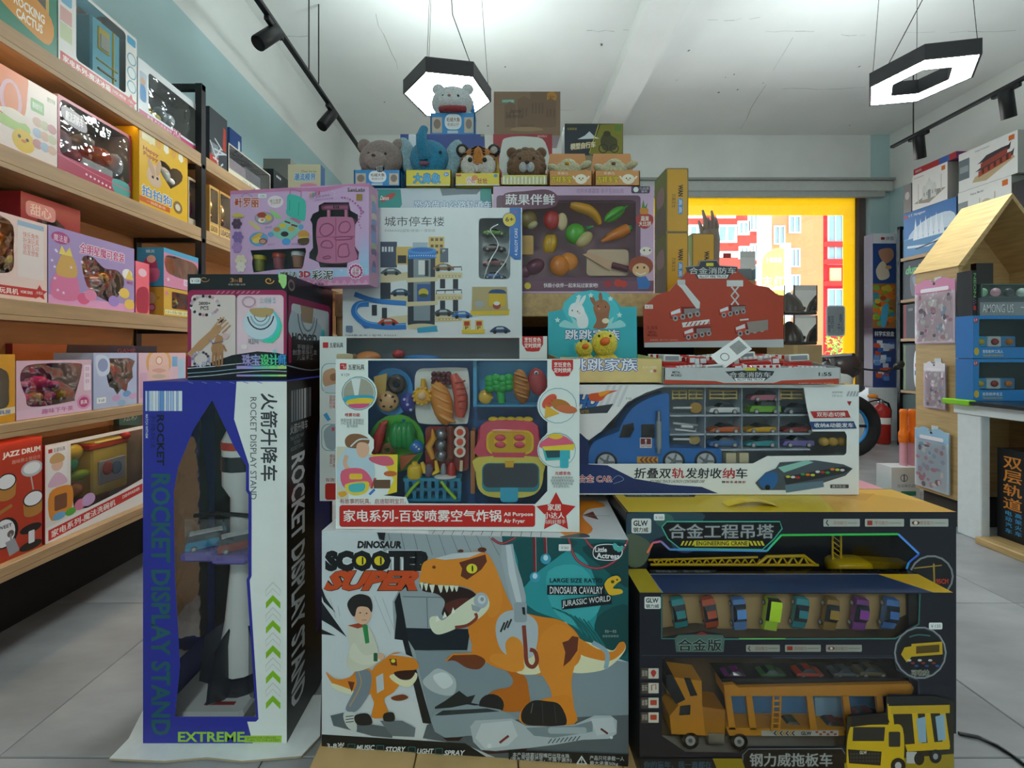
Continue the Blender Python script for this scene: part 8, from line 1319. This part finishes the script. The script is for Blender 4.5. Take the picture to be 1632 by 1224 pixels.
def f(A, W): A.t('Architecture', W*.06, 8, W*.34, 12, '#777'); A.r(W*.84, 6, W*.94, 18, '#d9702c', 1).p([(W*.05, 82), (W*.5, 92), (W*.96, 66), (W*.6, 60)], '#9a938a').r(W*.3, 46, W*.7, 80, '#d9d9d4').e(W*.5, 44, W*.1, 14, '#dfe0dc').p([(W*.48, 32), (W*.5, 20), (W*.52, 32)], '#c9c9c4').e(W*.36, 48, W*.05, 8, '#d9d9d4').e(W*.64, 48, W*.05, 8, '#d9d9d4').r(W*.17, 30, W*.2, 84, '#cfcfca').r(W*.82, 26, W*.85, 70, '#cfcfca').r(W*.46, 56, W*.54, 80, '#8a8f94', 2); [A.r(W*(.34+i*.08), 60, W*(.37+i*.08), 70, '#9aa0a4', 1) for i in range(5) if i != 2]
rb('palace_model_box', 'white box with a domed white palace model, on top of the ship box', 1454, 1510, 2.4825, .365, '#eceae6', '#b5b3ae', f); rb('grey_spaceship_box', 'narrow grey model box at the far end above the ship box', 1440, 1452, 2.4825, .30, '#8d8b8c', '#7d7b7c', lambda A, W: A.e(W*.5, 40, W*.3, 14, '#c9c8c8'))
rb('long_red_model_box', 'flat red and blue box lying across the top of the palace box', 1456, 1524, 2.849, .06, '#b02a30', '#7a2a6a', lambda A, W: A.r(W*.62, 0, W*.85, 100, '#3f5fa8').t('BUILDING', W*.05, 30, W*.2, 70, '#e9d9d8'), D=.2)
def f(A, W):
    A.t('Chinese Architecture', W*.3, 8, W*.55, 12, '#777').r(W*.86, 6, W*.95, 18, '#d9702c', 1).r(0, 18, W*.2, 70, '#6f7a80').r(W*.02, 36, W*.18, 52, '#9aa4a8').p([(W*.25, 86), (W*.5, 92), (W*.96, 60), (W*.9, 48), (W*.3, 74)], '#c4ad86')
    for y, x0, x1 in ((44, .34, .9), (62, .3, .95)): A.p([(W*x0, y), (W*(x0+.05), y-3), (W*.5, y-14), (W*.75, y-18), (W*(x1-.04), y-18), (W*x1, y-24), (W*(x1-.02), y-8), (W*.6, y+2)], '#4a3c46')
    A.p([(W*.4, 46), (W*.84, 32), (W*.84, 46), (W*.4, 58)], '#9a4432').p([(W*.36, 64), (W*.9, 46), (W*.9, 60), (W*.36, 78)], '#a84a34'); [A.r(W*(.42+i*.1), 60-i*3, W*(.46+i*.1), 72-i*3, '#5a241c') for i in range(5)]
rb('temple_model_box', 'white box showing a curved roof temple model, high on the right', 1528, 1622, 2.5025, .36, '#e9e8e4', '#b5b3ae', f)
rb('mosque_model_box', 'white box with a red palace model, below the temple box', 1527, 1612, 2.01, .49, '#e9e8e4', '#a8a6a2', lambda A, W: A.r(W*.84, 4, W*.94, 14, '#d9702c', 1).r(0, 20, W*.2, 60, '#8a9498').p([(W*.25, 58), (W*.4, 40), (W*.75, 34), (W*.85, 40), (W*.4, 64)], '#a84a34').e(W*.55, 34, 8, 8, '#c9b8a0').r(W*.42, 22, W*.44, 46, '#c9b8a0').r(W*.7, 18, W*.72, 40, '#c9b8a0').t('Palace Model', W*.25, 8, W*.5, 12, '#777'))
rb('dark_model_carton', 'dark model carton at the right edge of the upper shelf', 1614, 1700, 2.01, .42, '#2c2a30', '#222')
SPEC = [(1.563, .40, '#26282c', 'dark box with green lettering under the ship box', lambda A, W: A.t('dunk', W*.1, 12, W*.8, 34, '#5fae6a', 0, .04, .1).b([(W*.3, 40), (W*.6, 38), (W*.7, 85), (W*.35, 90)], '#6d7076').b([(W*.38, 46), (W*.52, 44), (W*.5, 70)], '#8f9298')),
        (1.15, .36, '#24292c', 'dark box with a white robot on the middle right shelf', lambda A, W: A.p([(0, 0), (W*.12, 0), (W*.12, 100), (0, 100)], '#8a2428').b([(W*.5, 20), (W*.7, 25), (W*.72, 70), (W*.55, 75)], '#c9ced2').r(W*.2, 12, W*.4, 20, '#6d7076')),
        (.60, .48, '#2a2f2c', 'dark box with a tall white and red robot on the lower right shelf', lambda A, W: A.b([(W*.5, 14), (W*.68, 18), (W*.75, 50), (W*.7, 88), (W*.5, 90), (W*.44, 50)], '#dfe3e8').r(W*.5, 40, W*.66, 48, '#c0392c').r(W*.48, 56, W*.6, 66, '#3f6fb0').p([(0, 0), (W*.1, 0), (W*.1, 100), (0, 100)], '#5f7a3a')),
        (.05, .30, '#6a655c', 'mixed grey and white boxes at the foot of the right shelf', lambda A, W: A.r(W*.1, 10, W*.5, 40, '#c9ced2', 3).b([(W*.4, 40), (W*.8, 30), (W*.9, 80), (W*.4, 88)], '#b0524a').r(W*.1, 55, W*.35, 90, '#3a3d40', 3))]
for z, h, c, lab, fn in SPEC: rb('robot_model_box', lab, 1440, 1478, z, h, c, '#1d1f22', fn, D=.2)
for z, h, c, lab, fn in SPEC[:3]: rb('robot_model_box', 'second '+lab.split(' on the')[0].split(' under')[0]+', nearer the wooden house shelf', 1480, 1530, z, h, c, '#1d1f22', fn, D=.2)
# white cabinet with game boxes by the window
g = G(); Yg = 4.95; x0, x1 = px(1388, 0, Yg).x, px(1428, 0, Yg).x; g.box((x0-.06, Yg-.04, 0), (x1, Yg+.17, .60), '#e9eef0', bev=.004); one(g, 'window_ledge_cabinet', WHTM, 'low white cabinet under the printed boxes beside the window', 'cabinet', loc=((x0+x1)/2, Yg, 0))
def gb(lab, y0, y1, z0, fn, col):
    F = faceZ(1391, 1428, z0, y0, Yg); b = Box('board_game_box', lab, 'game box', F, .12, col, '#5a4a5a', group='game boxes by the window'); A = b.art(px_=True); fn(A); b.put(A); return F.O.z+F.V.z
rg = random.Random(9)
z = gb('dark blue box with blue and white machines, lowest beside the yellow stripe', 523, 613, .601, lambda A: (A.r(1391, 523, 1428, 540, '#27284a').t('科学实验盒', 1394, 528, 1425, 536, '#e9eef4', 0, .02), [A.p(rrect(x-4, y-3, x+5, y+4, 1), rg.choice(['#dfe6f0', '#6f9cd8', '#3f6fc0', '#c9d4ea', '#d9583a'])) for x, y in [(rg.uniform(1396, 1423), rg.uniform(545, 605)) for i in range(34)]]), '#3a4a86')
z = gb('box covered with a bright multicoloured adventure map, middle of the window stack', 452, 522, z+.001, lambda A: ([A.e(x, y, 5, 4, rg.choice(['#e0762c', '#7fae3a', '#d8b83a', '#3f8fa8', '#b04a2c', '#5fae8a'])) for x, y in [(rg.uniform(1394, 1425), rg.uniform(456, 518)) for i in range(60)]], A.b([(1406, 490), (1416, 486), (1412, 518), (1404, 519)], '#4fb0d8')), '#a8703a')
gb('blue world map puzzle box with a white header, top of the window stack', 372, 451, z+.001, lambda A: A.r(1391, 372, 1428, 388, '#e9e9ec').r(1404, 378, 1410, 382, '#b02a2c').t('拼图', 1412, 377, 1424, 383, '#444').r(1391, 388, 1428, 451, '#2b4a8c').b([(1400, 400), (1420, 396), (1424, 410), (1410, 420)], '#c08a6a').b([(1396, 430), (1408, 416), (1418, 440), (1402, 446)], '#e0d0b8').e(1416, 426, 5, 3, '#d9a05a'), '#2b4a8c')
# fire extinguisher
cx, Y = px(1404, 0, 4.78).x, 4.78; t = Thing('fire_extinguisher', 'red fire extinguisher with black hose on the floor by the white cabinet', 'fire extinguisher', (cx, Y, 0)); M = Tr((cx, Y, 0))
g = G(); g.lathe([(.07, 0), (.083, .012), (.083, .36), (.07, .40), (.035, .425), (.028, .44)], '#b0261f', M, 20); t.add(g, 'cylinder', PLAST); g = G(); g.lathe([(.026, .44), (.03, .455), (.02, .47), (.02, .485)], '#8d9296', M, 12); t.add(g, 'valve', FOIL)
g = G(); g.tube([(cx+.01, Y, .48), (cx-.06, Y, .50), (cx-.12, Y, .53)], .008, '#7a1a16', 6); t.add(g, 'lever', PLAST); g = G(); g.tube([(cx, Y, .475), (cx-.07, Y, .47), (cx-.13, Y, .455)], .008, '#26282a', 6); t.add(g, 'handle', PLAST); g = G(); g.tube(spline([(0, 0)], 1) and [(cx+.02, Y, .465), (cx+.08, Y, .44), (cx+.105, Y, .36), (cx+.1, Y, .22)], .011, '#1b1c1e', 8); t.add(g, 'hose', PLAST)
g = G(); g.lathe([(.0845, .22), (.0845, .29)], '#ece6dc', M @ Rz(math.radians(200)), 20, cap=False); t.add(g, 'label_sticker', PRINT)
# motorcycle by the window
t = Thing('motorcycle', 'white electric motorcycle with a blue rimmed black wheel behind the lorry box', 'motorcycle', (px(1240, 0, 4.1).x, 4.1, 0)); Y = 4.1; wx = px(1350, 0, Y).x; R = .305
for x in (wx, wx-1.28):
    M = Tr((x, Y, R)) @ Rx(math.pi/2); g = G(); g.tube([M @ Vector((.245*math.cos(a*math.pi/14), .245*math.sin(a*math.pi/14), 0)) for a in range(28)], .06, '#1b1c1e', 10, closed=True); wo = t.add(g, 'wheel', MATTE)
    g = G(); g.tube([M @ Vector((.19*math.cos(a*math.pi/14), .19*math.sin(a*math.pi/14), 0)) for a in range(28)], .016, '#2f8fd8', 8, closed=True); t.add(g, 'rim', PLAST, 'blue rim', wo); g = G(); [g.tube([M @ Vector((0, 0, 0)), M @ Vector((.185*math.cos(a*1.256), .185*math.sin(a*1.256), 0))], .014, '#26282b', 6) for a in range(5)]; g.lathe([(.05, -.04), (.05, .04)], '#26282b', M, 12); t.add(g, 'spokes', PLAST, None, wo)
g = G(); g.tube([(wx, Y-.09, R), (wx-.1, Y-.09, .62), (wx-.19, Y-.06, .95)], .024, '#8d9296', 8); g.tube([(wx, Y+.09, R), (wx-.1, Y+.09, .62), (wx-.19, Y+.06, .95)], .024, '#8d9296', 8); t.add(g, 'fork', FOIL)
g = G(); g.ell((wx-.12, Y, .75), (.15, .13, .17), '#e3e8ea', Ry(math.radians(-20))); g.ell((wx-.65, Y, .52), (.5, .13, .14), '#dfe4e6'); g.ell((wx-1.05, Y, .7), (.28, .12, .13), '#e3e8ea'); g.ell((wx+.0, Y, .64), (.17, .07, .05), '#3a3d42', Ry(math.radians(-12))); t.add(g, 'fairing', PLAST)
g = G(); g.ell((wx-.72, Y, .82), (.38, .14, .06), '#1d1c1e'); t.add(g, 'seat', MATTE); g = G(); g.ell((wx-.06, Y, .86), (.19, .14, .13), '#3a2f30', Ry(math.radians(-15))); t.add(g, 'windscreen', PLAST, 'dark tinted windscreen')
g = G(); g.tube([(wx-.2, Y-.32, .98), (wx-.2, Y, .96), (wx-.2, Y+.32, .98)], .016, '#1d1e20', 8); t.add(g, 'handlebar', PLAST)
for s in (-1, 1): g = G(); g.tube([(wx-.1, Y+s*.2, .86), (wx+.18, Y+s*.22, .83), (wx+.26, Y+s*.22, .87)], .009, '#1d1e20', 6); g.ell((wx+.29, Y+s*.22, .885), (.055, .02, .035), '#1d1e20', Ry(math.radians(-30))); t.add(g, 'mirror', PLAST); g = G(); g.ell((wx+.13, Y+s*.13, .60), (.05, .02, .022), '#d9822c'); t.add(g, 'indicator', PLAST, 'orange indicator')
# ------------------------------------------------------------------ house shaped wooden shelf
t = Thing('house_shelf', 'light wooden house shaped display shelf with a pitched roof, at the right', 'shelf unit', (2.9, 2.57, 0))
HX0, HX1, HY0, HY1, EV, RG, HM = 2.60, 3.19, 2.45, 2.70, 1.49, 1.90, 2.895
for x in (HX0, HX1-.022): g = G(); g.box((x, HY0, .16), (x+.022, HY1, EV), '#c9a671'); t.add(g, 'side_panel', WOODL)
for x in (HX0-.012, HX1+.012): n = 1 if x < HM else -1; g = G(); g.prism([(x, HY0-.01, EV), (HM, HY0-.01, RG), (HM, HY0-.01, RG-.03), (x+n*.035, HY0-.01, EV)], (0, HY1-HY0+.02, 0), '#c9a671'); t.add(g, 'roof_panel', WOODH)
g = G(); g.prism([(HX0+.022, HY1-.012, .16), (HX1-.022, HY1-.012, .16), (HX1-.022, HY1-.012, EV), (HM, HY1-.012, RG-.04), (HX0+.022, HY1-.012, EV)], (0, .01, 0), '#c9a671'); t.add(g, 'back_panel', WOODL)
for z in (.18, .62, 1.02, 1.36): g = G(); g.box((HX0+.022, HY0+.01, z), (HX1-.022, HY1-.014, z+.02), '#c9a671'); t.add(g, 'shelf_board', WOODH)
g = G(); g.box((HX0+.03, HY0+.03, 0), (HX1-.03, HY1-.02, .16), '#3a3430'); t.add(g, 'plinth', MATTE)
F = faceY(1556, 1583, 384, 421, 2.52); O = F.O.copy(); O.z = 1.381; b = Box('brown_book', 'dark brown book standing in the top of the house shelf', 'book', Face(O, F.U, (0, 0, .14)), .03, '#33241e', '#2a1d18'); A = b.art(px_=True); A.t('STORY', 1562, 392, 1568, 414, '#6d5038', 90).t('BOOK', 1572, 392, 1577, 414, '#5d4432', 90); b.put(A)
# sticker packs hanging on the side panel
def pack(lab, xl, xr, yt, yb, c1, c2, seed):
    X = 2.575; F = faceXr(X, xl, xr, 0, 1); ym = X*FOC/((xl+xr)/2-VX); z1, z0 = HC+(VY-yt)/FOC*ym, HC+(VY-yb)/FOC*ym; F = Face((F.O.x, F.O.y, z0), F.U, (0, 0, z1-z0)); t = Thing('sticker_pack', lab, 'sticker pack', F.O+F.U*.5, 0, 'sticker packs on the house shelf'); W = 100*F.U.length/(z1-z0)
    for k in range(3): g = G(); o = F.O+Vector((.004+.005*k, .003*k, -.004*k)); g.prism([o, o+F.U, o+F.U+F.V*.96, o+F.V*.96], (.001, 0, 0), c2); t.add(g, 'card', PRINT)
    A = Art(F, (W, 100)); rn = random.Random(seed); A.r(0, 4, W, 100, c2).r(0, 4, W, 22, c1, 3).e(W*.3, 6, W*.18, 6, c1).e(W*.7, 6, W*.18, 6, c1).r(W*.15, 14, W*.85, 20, '#f2e6ee', 2)
    for i in range(36): A.e(rn.uniform(4, W-4), rn.uniform(26, 95), rn.uniform(2, 5), rn.uniform(2, 5), rn.choice(['#f2f0f4', c1, '#c9b4c9', '#8a7a90', '#d9a0b4', '#b9c4dc', '#f6eef0']))
    A.e(W*.5, 8, 2, 2, '#4a4448'); t.add(A, 'printed_artwork', PRINT); g = G(); g.face([F.uv(.03, .02, -.004), F.uv(.97, .02, -.004), F.uv(.97, .8, -.004), F.uv(.03, .8, -.004)], '#fff'); t.add(g, 'sleeve', CRINK, 'clear plastic sleeve')
    h = F.uv(.5, .92); g = G(); g.tube([(HX0, h.y, h.z+.015), (h.x-.01, h.y, h.z+.012), (h.x-.02, h.y, h.z+.02)], .003, '#c9ced2', 6); g.box((HX0-.003, h.y-.02, h.z+.0), (HX0, h.y+.02, h.z+.04), '#dfe3e6'); t.add(g, 'hook', PLAST)
pack('large pink sticker pack hanging highest on the house shelf', 1458, 1522, 444, 546, '#d98aae', '#e6cfdc', 1); pack('small pale sticker pack hanging in the middle of the house shelf', 1472, 1506, 576, 650, '#e9dfe6', '#d9c4d4', 2); pack('blue bow sticker pack hanging lowest on the house shelf', 1458, 1512, 682, 780, '#9fc4e0', '#cfdcea', 3)
# ------------------------------------------------------------------ white desk with blue boxes, black carton below
t = Thing('white_desk', 'white framed desk with a black top and green corner guard at the right edge', 'desk', (3.1, 2.2, 0)); DZ = .74
g = G(); g.box((2.50, 1.85, DZ-.018), (3.8, 2.43, DZ), '#1d1e20', bev=.003); t.add(g, 'desk_top', PLAST); g = G(); g.box((2.54, 1.88, DZ-.075), (3.78, 2.42, DZ-.0185), '#e6eaec', bev=.003); t.add(g, 'apron', WHTM)
for x, y in ((2.55, 2.29), (3.7, 2.29), (2.55, 1.89), (3.7, 1.89)):
    g = G(); g.box((x, y, .036 if y < 2 else 0), (x+.05, y+.12, DZ-.0755), '#e6eaec', bev=.004); t.add(g, 'leg', WHTM)
g = G(); g.box((2.492, 2.30, DZ-.024), (2.54, 2.438, DZ+.006), '#8ac926', bev=.004); t.add(g, 'corner_guard', PLAST, 'lime green corner guard')
def f2(A, x0, x1, y0, y1): pass
Yb_ = 2.33
for i, (yt, yb, z0, lab) in enumerate(((572, 639, DZ+.001, 'blue toy display box with three open windows, lower of the two stacked'), (503, 571, 0, 'blue toy display box on top of a matching one'))):
    zt = HC+(VY-yt)/FOC*Yb_; z0 = z0 or HC+(VY-yb)/FOC*Yb_; x0 = px(1551, 0, Yb_).x; F = Face((x0, Yb_, z0), (.42, 0, 0), (0, 0, zt-z0)); W = 100*.42/(zt-z0)
    b = Box('blue_toy_display_box', lab, 'toy box', F, .09, '#2f86d0', '#1f6fb8', holes=[rrect(14, 8, W-6, 74, 4)], frame=(W, 100), inner='#20262c', group='blue display boxes on the desk', topfilm=i == 1); A = b.art(); A.r(2, 5, 11, 16, '#b8302e', 1).t('LY', 3, 7, 10, 13, '#fff').t('变形机甲工具人' if i else '变形机甲龙王', 22, 80, 70, 88, '#eef4fa', 0, .03).t('TRANSFORMATION', 22, 91, 70, 96, '#d8c03a', 0, .02).e(8, 84, 6, 9, '#d8b83a'); b.put(A)
    for k in range(3): g = G(); p = F.uv((24+k*34)/W, .3, .03); g.box((p.x-.02, p.y, z0+.06), (p.x+.055, p.y+.05, z0+.12), ['#3f9fd8', '#cfdfe8', '#4f8fc8'][k], bev=.004); g.ell((p.x+.015, p.y-.002, z0+.09), (.02, .012, .018), ['#d8c03a', '#b03a3a', '#d9822c'][k]); b.add(g, 'toy_robot', PLAST)
TOPZ = HC+(VY-503)/FOC*Yb_+.001
F = Face((px(1562, 0, 2.33).x, 2.33, TOPZ), (.36, 0, 0), (0, 0, .095)); b = Box('crew_game_box', 'grey AMONG US box lying on the blue display boxes', 'toy box', F, .09, '#8f949a', '#6d7278', frame=(379, 100)); A = b.art(); A.t('AMONG US', 14, 36, 190, 84, '#eceff2', 0, .0, edge='#3a3d42', ew=.03).p([(0, 0), (379, 0), (379, 22), (0, 26)], '#5a6066').r(230, 50, 360, 58, '#c9ced2'); b.put(A)
F = Face((px(1564, 0, 2.33).x, 2.33, TOPZ+.096), (.36, 0, 0), (0, 0, .075)); b = Box('clear_figure_box', 'clear fronted figure box on top of the grey AMONG US box', 'toy box', F, .09, '#5a6a62', '#4a5852', holes=[rrect(10, 8, 470, 92, 6)], frame=(480, 100), inner='#44544c', topfilm=True, clear=CRINK); g = G(); [g.ell(F.uv(.14+.2*k, .45, .04), (.022, .02, .024), ['#7fae8a', '#b08a9a', '#3a3d42', '#9fb4ae'][k]) for k in range(4)]; b.add(g, 'toy_figure', PLAST)
F = Face((px(1550, 0, 2.34).x, 2.34, TOPZ), (.024, 0, 0), (0, 0, .245)); b = Box('neon_book_box', 'narrow black box with neon side lettering upright on the blue boxes', 'toy box', F, .08, '#17181c', '#111216', frame=(10, 100)); A = b.art(); A.t('NEON', 2, 6, 8, 60, '#7fae6a', 90, .03).r(2, 78, 8, 88, '#b8302e'); [A.e(3+(i % 2)*4, 64+i*2.5, 1.2, 1.2, ['#d9822c', '#8a5fb0', '#3f9fd8'][i % 3]) for i in range(5)]; b.put(A)
g = G(); g.box((2.50, 1.6, 0), (3.6, 2.275, .035), '#c9a671', bev=.003); one(g, 'low_wooden_board', WOODH, 'low wooden board on the floor under the white desk', 'board', loc=(3.0, 2.0, 0))
F = Face((2.625, 2.28, .036), (0, -.46, 0), (0, 0, .465)); b = Box('double_track_toy_box', 'large black double track toy box on the low board under the desk', 'toy box', F, .42, '#15161a', '#101114', frame=(99, 100)); A = b.art()
for i, ch in enumerate('双层轨道'): A.t(ch, 6, 8+i*15, 23, 21+i*15, '#e08a2c', 0, .03)
for i, ch in enumerate('电动汽车\n高架火车'.replace('\n', '')): A.t(ch, 8+(i//4)*9, 68+(i % 4)*6.5, 14+(i//4)*9, 73+(i % 4)*6.5, '#3f9fd8', 0, .02)
A.fr_(34, 10, 52, 32, .8, '#d9dde0').t('2', 38, 13, 47, 23, '#e08a2c', 0, .04).t('双层二代', 36, 26, 50, 29, '#d9dde0').t('BUILDING TRACK', 34, 34, 52, 36, '#8d9296').b([(30, 40), (48, 44), (50, 48), (34, 46)], '#6fb8d8').b([(60, 40), (95, 30), (95, 60), (70, 66)], '#8d9aa0').b([(64, 74), (80, 70), (90, 78), (72, 84)], '#d9822c').t('注意事项\n适合3岁以上儿童使用\n请在成人监护下使用', 34, 78, 70, 88, '#9aa0a4'); [A.ring(38+i*9, 93, 3.5, 3.5, .6, '#8d9296') for i in range(4)]; A.e(44, 56, 3, 2, '#d9dde0').e(52, 64, 3, 2, '#e0a05a'); b.put(A)
# bubble wands in a white counter box, bright flat box on the floor, floor cable
Yw = 2.95; F = faceZ(1421, 1466, .001, 745, Yw); b = Box('bubble_wand_box', 'white counter box holding orange bubble wands', 'display box', F, .12, '#e9ecee', '#d9dde0'); a = b.art(px_=True); a.ring(1441, 762, 6, 6, 1.2, '#6d7276').l([(1441, 757), (1441, 767)], 2, '#6d7276').t('泡泡棒乐园', 1430, 772, 1458, 777, '#8d9296').r(1436, 783, 1460, 790, '#2f8a6a'); b.put(a); zt = F.O.z+F.V.z
for i, (x, lab) in enumerate(((1440, 'orange bubble wand with pink tube, left one'), (1454, 'orange bubble wand with pink tube, right one'))):
    c = px(x, 0, Yw+.06).x; k = (Yw+.06)/FOC; M = Tr((c, Yw+.06, 0)); t = Thing('bubble_wand', lab, 'bubble wand', (c, Yw+.06, zt+.001), 0, 'bubble wands'); zz_ = lambda y: HC+(VY-y)*k
    g = G(); g.lathe([(5.2*k, zt+.001), (5.2*k, zz_(704))], '#e6a8bc', M, 12); t.add(g, 'tube', PLAST, 'pink tube'); g = G(); g.lathe([(6*k, zz_(705)), (6.6*k, zz_(700)), (6.6*k, zz_(690)), (5*k, zz_(686)), (5*k, zz_(660)), (5.6*k, zz_(656)), (4*k, zz_(652))], '#f07a1c', M, 14); t.add(g, 'handle', PLAST)
g = G(); g.box((2.18, 2.75, 0), (2.55, 3.25, .10), ['#888', '#e8a83a', '#d9a0a8', '#3f9a6a', '#d99', '#e0b06a'], None); t_ = Thing('flat_colour_box', 'flat yellow and pink toy box lying on the floor behind the crane box', 'toy box', (2.365, 3.0, 0)); t_.add(g, 'carton', PRINT); A = Art(Face((2.18, 2.75, .1), (.37, 0, 0), (0, .5, 0)), (74, 100)); A.p([(30, 0), (74, 0), (74, 100), (50, 100)], '#e0a0ac').b([(10, 20), (40, 30), (50, 60), (20, 70)], '#f0c860').r(50, 80, 72, 96, '#3f9a6a', 3); t_.add(A, 'printed_artwork', PRINT)
g = G(); P = [gp(x, y) for x, y in ((1528, 1172), (1560, 1178), (1590, 1192), (1620, 1212), (1680, 1260))]; g.tube([p+Vector((0, 0, .005)) for p in P], .0045, '#17181a', 7); one(g, 'floor_cable', PLAST, 'thin black cable running over the floor at the bottom right', 'cable', loc=P[0])
bpy.data.objects.remove(_to, do_unlink=True); bpy.data.curves.remove(_tc)
